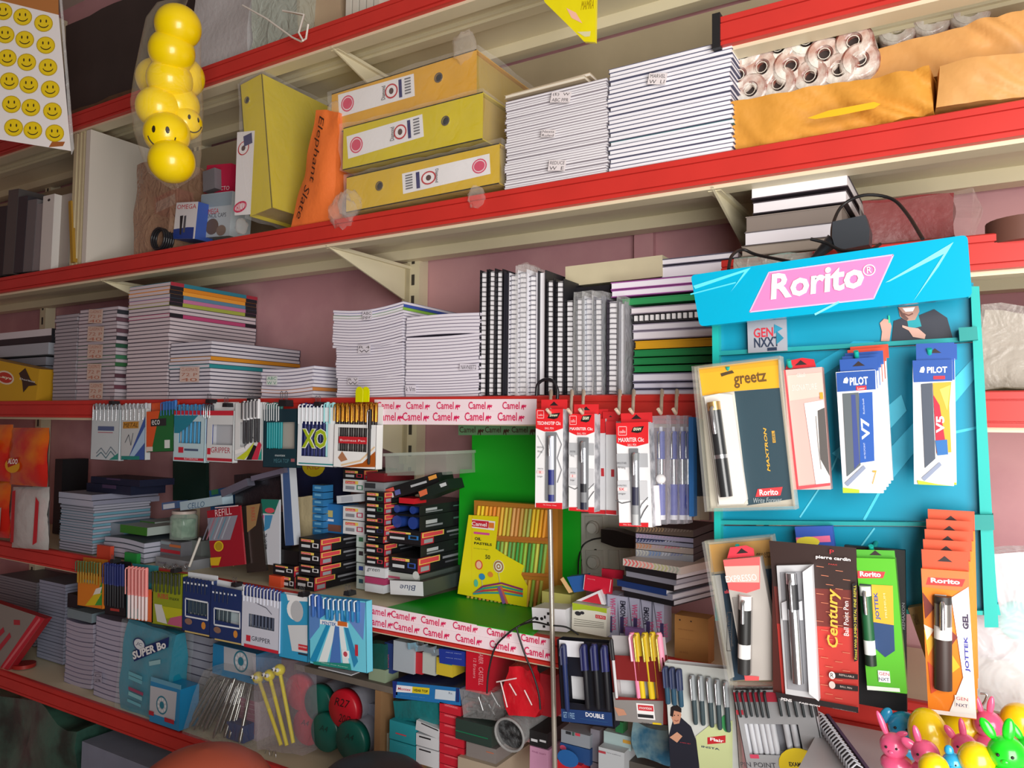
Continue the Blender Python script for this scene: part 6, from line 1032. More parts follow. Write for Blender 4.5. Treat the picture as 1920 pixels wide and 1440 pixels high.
# patterned notebooks
def chev(c,x0,x1,yt,yb,n,cols,sl=0):
    its=[]; 
    for k in range(n):
        xa=x0+(x1-x0)*k/n; w_=(x1-x0)/n*.5; dy=sl*(xa-x0); ym=(yt+yb)/2
        its.append(('p',[(xa,yt+1+dy),(xa+w_,yt+1+dy),(xa+w_*2,ym+dy),(xa+w_,yb-1+dy),(xa,yb-1+dy),(xa+w_,ym+dy)],cols[int(k*len(cols)/n)]))
    return its
for i,(yt,yb,bgc,cols,l) in enumerate(((985,998,'6a5a50',['a88a6a','8a7a70'],'brown chevron, topmost'),(1000,1010,'a8a4c0',['c0a8c8'],'lilac striped, second'),(1008,1017,'9a9cb4',['3a4470','c8cce0'],'blue dashed, third'),(1018,1029,'b4a49c',['c88a6a','b8a0b0','d07088','d8d4cc'],'orange and pink chevron, fourth'),(1030,1043,'a8aab4',['c8c8c0','7f9ac8','c8ccd8','8a90b8','b8b8b0'],'blue and grey chevron, fifth'))):
    ya=yt; e,c=bx(1192,1300,ya,yb,1.19,.12,bgc,'patterned thick notebook, '+l,'notebook','notebook',chev(None,1193,1299,yt,yb,18,cols),side='3a3840')
def ybook(xl,yb,Y,w,d,t,cov,page,spine,lab,rz=-16,c=.0014,items=None):
    p=at(xl,yb,Y); o=book(w,d,t,cov,page,spine,label=lab,c=c); o.matrix_world=TM(p,math.radians(rz)); return o
o,c=card3([(1168,1047),(1276,1064),(1168,1060)],1.16,.12,'d8ccc4','notebook with pink and cream chevrons lying turned on the dark books','notebook','notebook',[('p',[(1170+k*7,1048+k*1.0),(1173+k*7,1048+k*1.0),(1177+k*7,1054+k*1.05),(1173+k*7,1060+k*1.05),(1170+k*7,1060+k*1.05),(1174+k*7,1054+k*1.05)],['e86a6a','f09a90','c8c890','b8c0b0'][k//4]) for k in range(15)],yaw=-14)
for i,(xl,yb,cv,pg,l) in enumerate(((1172,1070,'17161c','eeecf2','black covered, just under the chevron one'),(1174,1080,'8a8a98','b8b8c4','grey coil-bound'),(1168,1090,'111116','dcdce4','black covered, above the blue one'),(1157,1098,'17356f','e8e8ee','blue covered'),(1166,1106,'8f90a0','d8d8e0','pale covered'),(1170,1117,'15151b','c8c8d0','lowest black covered'))):
    ybook(xl,yb,1.16+.002*i,.098-.002*(i%2),.14,.0095,cv,pg,'F','turned notebook in the dark pile, '+l)
card3([(1096,1077),(1147,1086),(1093,1106)],1.17,.006,mat('c41a34',rough=.4),'bright red booklet with white edges before the switchboard','booklet','booklet',[('l',[(1097,1078),(1094,1105)],.8,'f0e8e8'),('l',[(1146,1087),(1143,1110)],.8,'f0e8e8'),('t','NOTE',1102,1084,1116,1088,'e8a0a8')])
card3([(1128,1066),(1168,1070),(1127,1082)],1.2,.006,mat('a81830',rough=.4),'dark red booklet half behind the bright red one','booklet','booklet')
c=Card((1050,1078),(1098,1078),(1050,1112),1.18); m=MB(); m.prism([c.l(*q) for q in ((1063,1082),(1097,1078),(1095,1108),(1076,1111))][::-1],0,.02,'24589c'); e=m.build('blue_packet',M=c.M,label='blue triangular packet left of the bright red booklet',cat='packet'); m=MB(); m.prism([c.l(*q) for q in ((1051,1086),(1056,1082),(1074,1110),(1067,1112))][::-1],-.001,.001,'d8b07a'); m.build('tan_edge',e)
bx(1016,1070,1108,1138,1.19,.06,'a8a45a','pale yellow-green box behind the power strip','carton','box')
e,c=card3([(1073,1130),(1138,1141),(1070,1182)],1.15,.03,'d8d6c8','white and lime box of pencils with a red count label','carton','box',[('p',[(1073,1130),(1138,1141),(1138,1150),(1120,1146),(1095,1143),(1074,1144)],'a4b828'),('e',1084,1150,6,4,'2a2a30'),('e',1092,1149,4,3,'2a2a30'),('r',1117,1152,1136,1162,'c83038'),('t','12 PCS',1119,1154,1134,1160,'f4e8e8')]+[('l',[(1077,1160+k*4),(1133,1168+k*3)],.6,'6a6a60') for k in range(4)])
c=Card((1078,1104),(1135,1106),(1078,1138),1.16); m=MB(); m.prism([c.l(*q) for q in ((1080,1126),(1124,1107),(1134,1134))][::-1],0,.02,'e0dce0'); e=m.build('triangular_packet',M=c.M,label='white and red triangular packet on the lime box',cat='packet'); m=MB(); m.flat([c.l(*q) for q in ((1090,1127),(1121,1113),(1128,1133))][::-1],-.0005,'c02838'); m.build('front_print',e)
bxs=((1137,1114,1139,1194),(1156,1117,1161,1196),(1178,1120,1186,1198),(1200,1123,1210,1204),(1224,1127,1236,1208))
for i,(x0,y0,x1,y1) in enumerate(bxs):
    e,c=card3([(x0,y0),(x0+21,y0+3),(x1,y1)],1.165+.001*i,.035,'a3a3b8','lilac-grey eraser box standing in a row, %s from the left of five'%ORD[i],'eraser_box','box',[('l',[(x0+1,y0),(x1+1,y1)],4,'5a5a6a'),('t',('EMSON' if i%2 else 'WHITE'),x0+7,y0+6+i*3,x0+17,y0+40+i*3,'2a2a3c' if i%2 else 'b84a78',{'rot':-90,'bold':.03}),('r',x1+2,y1-40,x1+9,y1-8,'3a2f58'),('t','VINYL',x1+9,y1-40,x1+16,y1-10,'b84a78',{'rot':-90,'bold':.02})])
bx(1172,1204,1176,1192,1.15,.01,'8f6aa8','small violet card behind the pink pens','card','card')
e,c=bx(1265,1328,1152,1240,1.14,.03,mat('a8743a',rough=.65,noise=.12,scale=20),'brown kraft box with faint print beside the eraser boxes','kraft_box','box',[('t','IDEAL FOR HOME',1272,1178,1300,1184,'7a4a28'),('t','MADE IN INDIA',1274,1196,1300,1201,'7a4a28'),('t','36 PCS',1274,1220,1290,1226,'7a4a28'),('e',1275,1162,1.5,1.5,'2a1a10'),('e',1296,1165,1.5,1.5,'2a1a10')]); 
# ------------------------------------------------ lowest shelf
stack(-10,62,1212,1084,1.3,ZE,24,.13,'6a6672','8c8890','in the far-left pile under the snack packets',kind='grey notebook',jit=.002,c=.0005,group='notebooks in the far-left low pile')
stack(66,116,1235,1090,1.25,ZE,24,.18,'6f7484','a0a4ba','in the bluish pile second from the left',kind='bluish white notebook',jit=.0015,group='notebooks in the bluish low pile',c=.0004)
stack(118,170,1278,1165,1.18,ZE,14,.2,'86829a','b0aabc','in the curled third low pile',kind='curled notebook',bend=.004,jit=.002,c=.0005,group='notebooks in the curled third low pile')
bx(126,172,1140,1157,1.18,.1,'7a8c94','teal-grey folder lying on the curled third low pile','folder','folder'); bx(126,146,1112,1138,1.19,.1,'1c1e24','black slab on top of the third low pile','folder','folder')
stack(173,238,1296,1160,1.165,ZE,16,.2,'7a7890','b4b0c4','in the pile left of the teal bag',kind='white-edged notebook',bend=.003,jit=.0015,c=.0005,group='notebooks left of the teal bag')
mark(176,1262,190,1280,1.16,['G','a'],'small smudged print low on the pile left of the teal bag','a8a4b6','6a6678')
for i,(dx,dy,l) in enumerate(((0,0,'upper'),(-20,16,'lower'))):
    Yp=1.15+i*.024; c=Card((-110+dx,1100+dy),(90+dx,1100+dy),(-110+dx,1250+dy),Yp); m=MB(); m.prism([c.l(*q) for q in ((-60+dx,1112+dy),(84+dx,1160+dy),(10+dx,1264+dy),(-60+dx,1232+dy))][::-1],0,.02,'8f8a84','a8202c')
    e=m.build('pen_pack',M=c.M,label='grey and red flat pack of pens leaning at the left edge, '+l,cat='pen pack')
    m=MB(); c.draw(m,[('p',[(68+dx,1154+dy),(84+dx,1160+dy),(10+dx,1264+dy),(-4+dx,1258+dy)],'c8283a'),('l',[(75+dx,1160+dy),(2+dx,1258+dy)],.6,'e07078'),('r',26+dx,1162+dy,38+dx,1172+dy,'b0303c'),('l',[(20+dx,1190+dy),(-4+dx,1220+dy)],1.2,'b83040'),('l',[(8+dx,1180+dy),(-20+dx,1208+dy)],1.2,'b83040')]); m.build('front_print',e)
m=MB(); m.tube([(0,0,0),(0,0,.01)],.03,mat('a02a24',rough=.4),20); m.build('red_disc',M=TM(atz(45,1250,ZE)),label='dull red round lid lying behind the leaning red packs',cat='lid')
# teal bag
c=Card((236,1160),(326,1192),(231,1340),1.15); m=MB()
TEAL=mat('1d93ae',rough=.3,noise=.15,scale=20,clear=.5,bump=.2,bscale=25)
gbox(m,0,c.w,0,.05,0,c.h,12,4,16,TEAL,lambda p,u,v,w_:Vector((p.x,(p.y-.025)*(.15+.85*math.sin(math.pi*min(1,max(0,w_*.92+.04)))**.5)+.02,p.z))+NZ.noise_vector(p*20)*.004)
e=m.build('teal_bag',M=c.M,label='teal plastic bag with slanted white wordmark and round emblem',cat='bag')
m=MB(); c.draw(m,[('p',[(258,1218),(330,1190),(328,1212),(260,1238)],'18306a'),('e',270,1206,12,12,'18306a'),('e',270,1206,10,10,'dfe6ec'),('t','JC',264,1200,276,1212,'18306a',{'shear':.3}),('p',[(288,1238),(310,1234),(310,1242),(289,1246)],'9ac8d0'),('r',250,1262,276,1266,'6fb8c8'),('r',250,1270,276,1274,'6fb8c8'),('r',250,1290,278,1296,'a04a6a'),('r',250,1300,276,1304,'8ac8d0'),('r',248,1312,274,1318,'6fb8c8')],y0=-.012)
slant(m,c,'SUPER Bo',262,1234,324,1212,15,-.0165,'eef0f2',bold=.04); m.build('front_print',e)
m=MB(); gbox(m,-.004,c.w+.003,-.008,.052,0,c.h,8,3,10,film('e0f4f8',.01,.5,30),crumple(.004,16,2)); m.build('clear_sleeve',e)
# dial boxes
def dialbox(x0,x1,yt,yb,Y,dep,lab,dx,dy,r,win):
    e,c=bx(x0,x1,yt,yb,Y,dep,mat('1f8cc4',rough=.35,clear=.3),lab,'tape_box','box',zb=None); m=MB(); w,h=c.w,c.h
    c.draw(m,[('p',win,'c4c8d0')]); cx,cz=c.l(dx,dy); rr_=r*mpp(at(dx,dy,Y)); m.ring(cx,cz,rr_,rr_*.84,-.0008,'2a8098',24); m.ring(cx,cz,rr_*.4,.0001,-.0008,'2a8098',20)
    for k in range(9): a=k*2*math.pi/9; m.ring(cx+rr_*.64*math.cos(a),cz+rr_*.64*math.sin(a),rr_*.16,.0001,-.001,'e0e6ea',8)
    m.build('front_print',e); return e,c
e,c=dialbox(280,336,1276,1352,1.13,.05,'blue box with a ring-of-dots emblem, in front of the teal bag',304,1322,17,[(281,1285),(332,1298),(328,1352),(280,1336)])
m=MB(); c.draw(m,[('p',[(277,1330),(290,1334),(290,1342),(277,1338)],'b82838'),('p',[(310,1344),(328,1350),(328,1358),(310,1352)],'b82838')],y0=-.002); m.build('red_stripe',e)
m=MB(); w,h=c.w,c.h; m.hexa([(0,0,h),(w,0,h),(w+.006,-.004,h+.012),(.006,-.004,h+.012)],[(0,.002,h),(w,.002,h),(w+.006,-.002,h+.012),(.006,-.002,h+.012)],'6fb4d4'); m.build('lid_flap',e)
dialbox(398,482,1206,1262,1.2,.07,'blue box with a ring-of-dots emblem, behind the metal pens',452,1240,20,[(420,1212),(480,1226),(480,1270),(420,1256)])
stack(340,392,1290,1190,1.25,ZE,9,.12,'6a6a80','c0c0d0','in the white pile between the blue boxes',kind='white paper pad',jit=.001,group='paper pads between the blue boxes')
# metal pens / dividers in a clear bag
for i in range(13):
    xa=396+i*6.2+U(-3,3); ya=1268+i*1.2+U(-3,8); xb=338+i*9+U(-4,4); yb=1372+i*2.6+U(-4,4); Y=1.14+U(0,.035); A=at(xa,ya,Y+.05); Bp=at(xb,yb,Y); 
    if Bp.z<ZE+.004: Bp.z=ZE+.004
    m=MB(); d=A-Bp; m.tube([(0,0,0),tuple(d*.08),tuple(d)],[.0014,.0042,.0042],mat('9a9a96',rough=.25,metal=.9),8); e=m.build('metal_pen',M=TM(Bp),label='slim silver metal pen in the heap before the second blue box, %s'%posn(i,13,'leftmost','rightmost','from the left'),cat='pen',group='silver metal pens heaped together')
    q=MB(); q.tube([tuple(d*.97),tuple(d*1.02)],.0038,mat('6a6a68',rough=.3,metal=.9),8); q.tube([tuple(d*.62+Vector((0,-.005,0))),tuple(d*.95+Vector((0,-.005,0)))],.0009,SILV,5); q.build('cap',e)
m=MB(); L=at(345,1395,1.14); gbox(m,0,at(470,1395,1.14).x-L.x,0,.07,0,.15,10,4,8,film('e8e8e0',.02,.9,40),lambda p,u,v,w_:p+Vector((w_*.06,0,0))+NZ.noise_vector(p*16)*.006); m.build('clear_bag',M=TM((L.x,1.135,ZE)),label='open clear bag around the heap of silver metal pens',cat='bag')
bx(424,456,1352,1384,1.17,.05,'26407a','small navy box half under the metal pens','carton','box'); e,c=bx(442,482,1305,1388,1.2,.05,'c8b8c0','pale pink printed packet behind the yellow-headed pens','packet','packet',[('r',444,1312+k*9,478,1314+k*9,'a06a80') for k in range(7)])
# yellow novelty pens
YN=mat('dccb14',rough=.35)
for i,(h,b,l) in enumerate((((484,1270),(527,1397),'left'),((505,1266),(538,1398),'middle'),((524,1256),(550,1393),'right'))):
    A=at(*h,1.16); Bp=at(*b,1.14); d=A-Bp; m=MB(); m.tube([(0,0,0),tuple(d*.5),tuple(d)],.0042,YN,8); e=m.build('novelty_pen',M=TM(Bp),label='yellow novelty pen with a round eyed head, %s of three in the pouch'%l,cat='pen',group='yellow novelty pens')
    m=MB(); m.ell(tuple(d),.0125,YN); m.build('head',e)
    for s in (-1,1): m=MB(); m.ell(tuple(d+Vector((s*.005,-.0105,.003))),.0045,'e8e8e8',10,8); m.ell(tuple(d+Vector((s*.005,-.0145,.003))),.002,'16161a',8,6); m.build('eye',e)
m=MB(); c=Card((474,1232),(556,1238),(480,1405),1.13); gbox(m,0,c.w,0,.05,0,c.h,10,3,12,film('d8d0e0',.05,.8,35),crumple(.005,16,3)); m.build('clear_pouch',M=c.M,label='upright clear pouch around the yellow novelty pens',cat='pouch')
# lying jars with coloured lids
LG=mat('0b5c50',rough=.4,noise=.08,scale=20); LR=mat('c01426',rough=.4,noise=.06,scale=20)
for i,(x,y,cl,Y,tx,l) in enumerate(((557,1299,LR,1.2,'','red-lidded, upper left'),(572,1364,LR,1.2,'Pa','red-lidded, lower left'),(594,1320,LG,1.185,'','green-lidded, upper'),(607,1375,LG,1.165,'Pk','green-lidded, lower left'),(641,1331,LR,1.16,'X','red-lidded with black handwriting'),(655,1391,LG,1.145,'','green-lidded, lowest at the right'))):
    p=at(x,y,Y); r=.0385; m=MB(); pr=[(r*.0,0),(r*.93,0),(r,.004),(r,.018),(r*.98,.018)]; n=28
    m.add([(a*math.cos(t*2*math.pi/n),q,a*math.sin(t*2*math.pi/n)) for a,q in pr for t in range(n)],[(k*n+j,(k+1)*n+j,(k+1)*n+(j+1)%n,k*n+(j+1)%n) for k in range(4) for j in range(n)],cl,True); lid=m
    b=MB(); b.tube([(0,.018,0),(0,.17,0)],r*.9,film('a8a8b4',.55,.3,20,.2),24); e=b.build('storage_jar',M=TM(p),label='clear jar lying on its side, '+l,cat='jar'); lid.build('lid',e)
    q=MB()
    if i==4: q.text('R27',-.02,.022,.006,.022,-.0008,'2a1210',shear=.3); q.text('20/3',-.008,.024,-.024,-.008,-.0008,'2a1210',shear=.3); q.build('handwriting',e)
    elif i in (1,3,5): q.text('A4',-.012,.012,.004,.016,-.0008,'16302c' if cl is LG else '3a1012',shear=.3); q.build('handwriting',e)
m=MB(); gbox(m,0,.05,0,.02,0,.1,4,2,4,film('a8aec0',.5,.5,30),crumple(.004,30)); m.build('film_packet',M=TM(at(668,1408,1.2)),label='crumpled bluish film packet beside the lowest green lid',cat='packet')
# small inner shelf with cartons
c=Card((553,1247),(702,1282),(553,1261),1.145); WD=mat('6b6258',rough=.7,noise=.2,scale=20)
A=at(548,1262,1.145); Bq=at(742,1300,1.145); zt=at(600,1258,1.145).z; m=MB(); m.box(0,Bq.x-A.x,0,.27,-.012,0,WD); m.build('inner_shelf',M=TM((A.x,1.15,zt)),label='narrow wooden board above the lying jars',cat='shelf')
for x0,x1,yb_,l in ((697,708,1420,'upright brown board right of the lying jars'),):
    a=at(x0,1292,1.14); b=at(x1,1292,1.14); m=MB(); m.box(0,b.x-a.x,0,.27,0,zt-ZE-.0125,mat('8f6c48',rough=.7,noise=.2,scale=14)); m.build('upright_board',M=TM((a.x,1.15,ZE)),label=l,cat='board')
m=MB(); m.box(0,.09,0,.1,0,.002,'d8dce2'); m.build('paper_sheet',M=TM((at(600,1262,1.16).x,1.155,zt+.001)),label='white papers sticking out under the cyan pen card',cat='paper')
def b3(x0,x1,yt,yb,Y,dep,f,lab,its=(),nm='carton',cat='box',**k): return bx(x0,x1,yt,yb,Y,dep,f,lab,nm,cat,its,**k)
b3(684,692,1215,1262,1.2,.05,'1c2a6a','narrow navy carton at the left of the inner shelf')
m=MB(); c=Card((691,1205),(720,1208),(690,1252),1.16); gbox(m,0,c.w,0,.02,0,c.h,5,2,6,mat('2a6a60',rough=.25,metal=.5,bump=.4,bscale=30),crumple(.004,30)); m.build('foil_packet',M=c.M,label='crumpled green foil packet left of the blue-red carton',cat='packet')
b3(691,722,1250,1282,1.16,.04,'8a9a80','greenish film packet under the green foil','','packet','packet')
b3(720,736,1204,1260,1.17,.06,'23346c','blue carton with red vertical wordmark',[('t','LUXOR',724,1226,729,1252,'d05050',{'rot':90})])
b3(737,776,1200,1256,1.165,.03,'a4acb4','pale grey upright carton beside the blue-red one'); b3(777,791,1222,1262,1.17,.05,'b82a34','red narrow upright carton'); b3(792,816,1222,1262,1.17,.05,'b4bab4','white upright carton between red and colourful ones')
b3(818,848,1232,1264,1.165,.04,'c8b030','colourful yellow and green carton',[('r',830,1234,848,1248,'2a8a80')])
e,c=card3([(823,1216),(872,1222),(823,1243)],1.155,.02,'1c3490','navy blue pack with rows of pale lettering','packet','packet',[('t','PENS PENS',836,1222,866,1227,'a8b8e8',{'shear':.2}),('t','PENS PENS',836,1232,866,1237,'a8b8e8',{'shear':.2})])
for i in range(4):
    p=at(776+i*15,1210+i*4,1.16); m=MB(); gbox(m,-.012,.012,-.004,.004,-.006,.006,3,2,2,mat('a8bcc8',rough=.2,metal=.6),crumple(.004,50,i)); m.build('foil_sachet',M=TM(p,0,0,U(-.5,.5)),label='small silver-blue foil sachet in the row above the cartons',cat='sachet',group='silver-blue foil sachets')
e,c=card3([(736,1277),(862,1290),(736,1308)],1.15,.09,mat('2270b0',rough=.35),'blue flat pen box with white and yellow name labels','pen_box','box',[('p',[(736,1277),(745,1277),(742,1308),(736,1308)],'1c2f7a'),('p',[(744,1284),(774,1287),(773,1299),(743,1297)],'e8e8ee'),('t','Montex',746,1288,771,1296,'c03a50',{'shear':.2,'bold':.02}),('p',[(774,1287),(806,1290),(805,1302),(773,1299)],'d8c420'),('t','HEAR TOP',776,1291,803,1299,'2a2a20',{'bold':.03}),('t','BALL PEN SET',752,1303,798,1308,'c8dcf0'),('p',[(817,1292),(855,1296),(854,1314),(816,1310)],'c4d0dc'),('t','Rs.',842,1297,850,1302,'3a4a6a'),('p',[(856,1290),(862,1290),(862,1316),(856,1316)],'1c2f6a')],side='16224f')
m=MB(); c=Card((737,1313),(822,1318),(738,1350),1.16); gbox(m,0,c.w,0,.06,0,c.h,8,4,5,mat('197074',rough=.3,bump=.4,bscale=40,clear=.4),crumple(.005,25,5)); m.build('teal_packet',M=c.M,label='crumpled teal packet under the blue flat pen box',cat='packet')
for i,(yt,yb,l) in enumerate(((1349,1384,'upper'),(1386,1425,'lower'))): b3(730,778,yt,yb,1.15,.08,'22909c','teal carton with red mark, %s of two'%l,[('t','Wordmark' if 0 else 'CLICK',742,yt+8,764,yt+14,'8fd0d8'),('r',742,yt+24,762,yt+32,'c84050')])
b3(709,728,1370,1412,1.17,.05,'a8b0a4','pale narrow carton behind the brown board')
card3([(781,1350),(824,1368),(775,1366)],1.15,.08,'c4c6ca','white carton tilted on the small white boxes','carton','box',[('l',[(790,1356),(822,1370)],2,'1c1c20')])
for i,(yt,yb,l) in enumerate(((1374,1396,'upper'),(1398,1430,'lower'))): b3(780,822,yt,yb,1.15,.08,'c8cace','white carton with black label, %s of two'%l,[('r',786,yt+5,808,yt+14,'1c1c20')])
for i,y in enumerate((1316,1335,1354,1373,1392,1411,1430)):
    e,c=b3(824,864 if i<3 else 870,y,y+18,1.15,.1,'c01f30','red carton in the tall red stack, %s'%posn(i,7,'topmost','lowest'),[('r',833,y+3,859,y+14,'d04450'),('t','APSARA',835,y+5,857,y+12,'e8a8a8')],group='red cartons stacked in a column',side='8f1724')
e,c=sidebx(873,916,1214,1294,1.15,.09,mat('c0182c',rough=.4),'a81426','red upright box with pale vertical lettering under the tape','red_box','box',items=[('t','FABER',898,1222,906,1246,'e89aa0',{'rot':-90}),('t','CASTELL',898,1250,906,1286,'e89aa0',{'rot':-90}),('t','12 Erasers',888,1234,893,1272,'e89aa0',{'rot':-90})])
for i in range(16):
    p=at(870+U(0,66),1306+U(0,32),1.16+U(0,.03)); a=U(0,3.1); L_=.012; m=MB(); m.tube([(-L_*math.cos(a),0,-L_*math.sin(a)),(L_*math.cos(a),0,L_*math.sin(a))],.0028,mat('9a9c9e',rough=.3,metal=.8),6); m.build('steel_sharpener',M=TM(p),label='small steel piece in the clear bag under the red upright box',cat='metal piece',group='small steel pieces in a clear bag')
m=MB(); c=Card((866,1292),(940,1296),(866,1344),1.15); gbox(m,0,c.w,0,.06,0,c.h,8,4,6,film('d0d0d0',.14,.9,40),crumple(.005,22,8)); m.build('clear_bag',M=c.M,label='clear bag of small steel pieces under the red upright box',cat='bag')
b3(854,922,1346,1384,1.14,.08,'2a3a34','dark open tray with green base before the round tub',[('r',854,1370,915,1384,'1a6a48')],'tray','tray',zb=None)
m=MB(); c=Card((940,1250),(1006,1256),(942,1338),1.14)
gbox(m,0,c.w,0,.03,0,c.h,9,3,10,mat('c81a28',rough=.25,bump=.5,bscale=25,clear=.7),lambda p,u,v,w_:Vector((c.w/2+(p.x-c.w/2)*(.55+.45*math.sin(math.pi*min(1,w_+.12))),p.y,p.z))+NZ.noise_vector(p*24)*.006); e=m.build('red_bag',M=c.M,label='shiny red plastic bag tied with clear film, below the tape',cat='bag')
for a_,b_ in (((938,1275),(975,1268)),((946,1275),(958,1322)),((962,1278),(975,1300)),((990,1290),(1004,1318))): 
    p=c.l(*a_); q=c.l(*b_); m=MB(); m.tube([(p[0],-.012,p[1]),(q[0],-.012,q[1])],.0012,film('fff4f4',.5,.3,40),6); m.build('film_fold',e)
b3(1012,1040,1262,1340,1.16,.04,'8f1420','dark red carton left of the black double card')
b3(1000,1036,1235,1262,1.25,.05,'5a6a6c','grey film packets above the dark red carton','','packet','packet')
# round tub
p=at(955,1378,1.13); r=31*mpp(p); m=MB(); n=30
m.tube([(r*math.cos(t*2*math.pi/n),0,r*math.sin(t*2*math.pi/n)) for t in range(n+1)],.0022,film('b0b0b0',.45,.2,30),8,False); e=m.build('round_tub',M=TM(p,0,math.radians(8)),label='round clear tub of grey clips seen from its open end',cat='tub')
m=MB(); m.tube([(0,.008,0),(0,.09,0)],r*.95,mat('4a4c4e',rough=.4,h2='1c1d1f',scale=90,bump=.8,bscale=90),24); m.build('clip_heap',e); m=MB(); m.tube([(0,.0,0),(0,.1,0)],r*.99,film('c8c8c8',.25,.3,30),24,False); m.build('tub_wall',e)
b3(874,930,1390,1417,1.15,.1,'7f7774','grey-beige carton lying before the round tub',[('t','QUALITY GUM',898,1396,924,1402,'3a3434'),('r',912,1408,926,1414,'b06a50')],zb=None); b3(858,930,1418,1470,1.14,.12,'a89884','peach carton at the bottom edge below the grey-beige one')
b3(993,1026,1368,1396,1.15,.08,'1c1a1c','black carton with two white squares beside the rod',[('r',996,1384,1008,1392,'c8c8cc'),('r',1012,1386,1024,1393,'c8c8cc')]); b3(993,1028,1398,1470,1.15,.08,'c08aa8','pink carton below the black one',[('t','PINK SOFT',998,1410,1024,1414,'8a4a70')])
b3(1052,1106,1367,1391,1.15,.06,'868c94','grey carton with black and red squares under the double card',[('r',1061,1370,1071,1378,'26282c'),('r',1073,1370,1077,1380,'3a5a50'),('r',1079,1370,1088,1381,'c04050')]); b3(1050,1106,1392,1422,1.15,.06,'1f4478','blue carton under the grey one',[('e',1056,1402,6,5,'c04a68'),('r',1076,1396,1096,1404,'3f6a9a')]); b3(1044,1090,1424,1475,1.14,.06,'b81e28','red carton with a blue arc at the bottom edge',[('e',1065,1422,20,16,'1f5a9a')])
b3(1107,1124,1366,1426,1.16,.05,'7d7a84','tall grey carton right of the blue one'); b3(1107,1124,1428,1475,1.16,.05,'6d6a74','grey carton at the bottom edge under the tall one')
b3(1132,1183,1370,1396,1.15,.06,'9fb4b4','pale teal carton under the maroon card',[('r',1168,1386,1183,1396,'c8963a')]); b3(1154,1168,1352,1372,1.145,.02,'1f6a3a','small dark green packet above the pale teal carton','','packet','packet')
b3(1122,1170,1400,1470,1.13,.06,'b4b8bc','white rounded carton with red corner at the bottom edge',[('r',1122,1406,1136,1414,'a83a44'),('t','Craffits',1138,1410,1164,1418,'4a4650')])
m=MB(); c=Card((1186,1362),(1252,1366),(1188,1424),1.13); gbox(m,0,c.w,0,.05,0,c.h,9,4,7,mat('2f6888',rough=.2,h2='7fa0a8',scale=30,bump=.5,bscale=40,clear=.6),crumple(.009,24,9)); m.build('blue_packet',M=c.M,label='crumpled blue-teal film packet left of the man-printed card',cat='packet')
b3(1172,1250,1425,1475,1.15,.08,'4f4a44','dark grey carton at the bottom edge below the crumpled packet')
# below the lowest shelf
m=MB(); L=at(-40,1440,1.17); gbox(m,0,at(150,1440,1.17).x-L.x-.01,0,.2,0,.69,12,6,14,mat('23342f',rough=.3,h2='3f6a5c',scale=9,bump=.4,bscale=14,clear=.4),crumple(.03,7,11)); m.build('dark_green_sack',M=TM((L.x,1.17,0)),label='dark green plastic sack on the floor under the lowest shelf',cat='sack')
L=at(152,1440,1.17); st_=MB(); st_.box(0,at(330,1440,1.17).x-L.x,0,.2,0,.66,mat('8c93a8',rough=.6,noise=.15,scale=12)); st_.build('paper_bale',M=TM((L.x,1.17,0)),label='bluish white paper bale on the floor under the lowest shelf',cat='bale')
def bin_(px,py,Y,r,colr,lab,hd):
    p=at(px,py,Y); zt=p.z; m=MB(); n=36; pr=[(r*.0,zt),(r*.3,zt-hd*.06),(r*.6,zt-hd*.28),(r*.85,zt-hd*.65),(r*.97,zt-hd),(r,zt-hd-.02)]
    m.add([(a*math.cos(t*2*math.pi/n),a*math.sin(t*2*math.pi/n),z) for a,z in pr for t in range(n)],[(i*n+k,(i+1)*n+k,(i+1)*n+(k+1)%n,i*n+(k+1)%n) for i in range(5) for k in range(n)],colr,True); lid=m
    m=MB(); m.tube([(0,0,0),(0,0,zt-hd-.01)],[r*.8,r*.97],colr,36); e=m.build('storage_bin',M=TM((p.x,p.y,0)),label=lab,cat='bin'); lid.build('lid',e)
bin_(385,1404,.8,.105,mat('b0523a',rough=.5,noise=.08,scale=6),'terracotta domed bin top at the bottom edge before the lowest shelf',.05)
bin_(700,1425,.95,.085,mat('241f1e',rough=.5),'black domed bin top at the bottom edge right of centre',.025)
for x,y in ((497,1414),(509,1418)):
    p=atz(x,y,ZE); m=MB(); m.tube([(0,0,.001),(.004,0,.012),(.012,0,.014),(.014,0,.001)],.0009,SILV,5); m.build('wire_clip',M=TM(p),label='small wire clip lying on the beige deck near the novelty pens',cat='clip',group='wire clips on the lowest deck')
# ------------------------------------------------ white table with rubber toys
ZT=1.115
TW=mat('d6d4d8',rough=.35,noise=.05,scale=5)
a=atz(1522,1345,ZT); e=empty('side_table',TM((.045,.55,0)),'white table at the lower right carrying rubber toys','table')
x0_=at(1560,1400,.9).x
m=MB(); m.box(0,1.0,0,.545,ZT-.02,ZT,TW); m.build('table_top',e,M=TM((x0_-.085,0,0)))
for x,y in ((.02,.03),(.95,.03),(.02,.5),(.95,.5)): m=MB(); m.box(x-.015,x+.015,y-.015,y+.015,0,ZT-.02,'b8b8bc'); m.build('leg',e,M=TM((x0_-.085,0,0)))
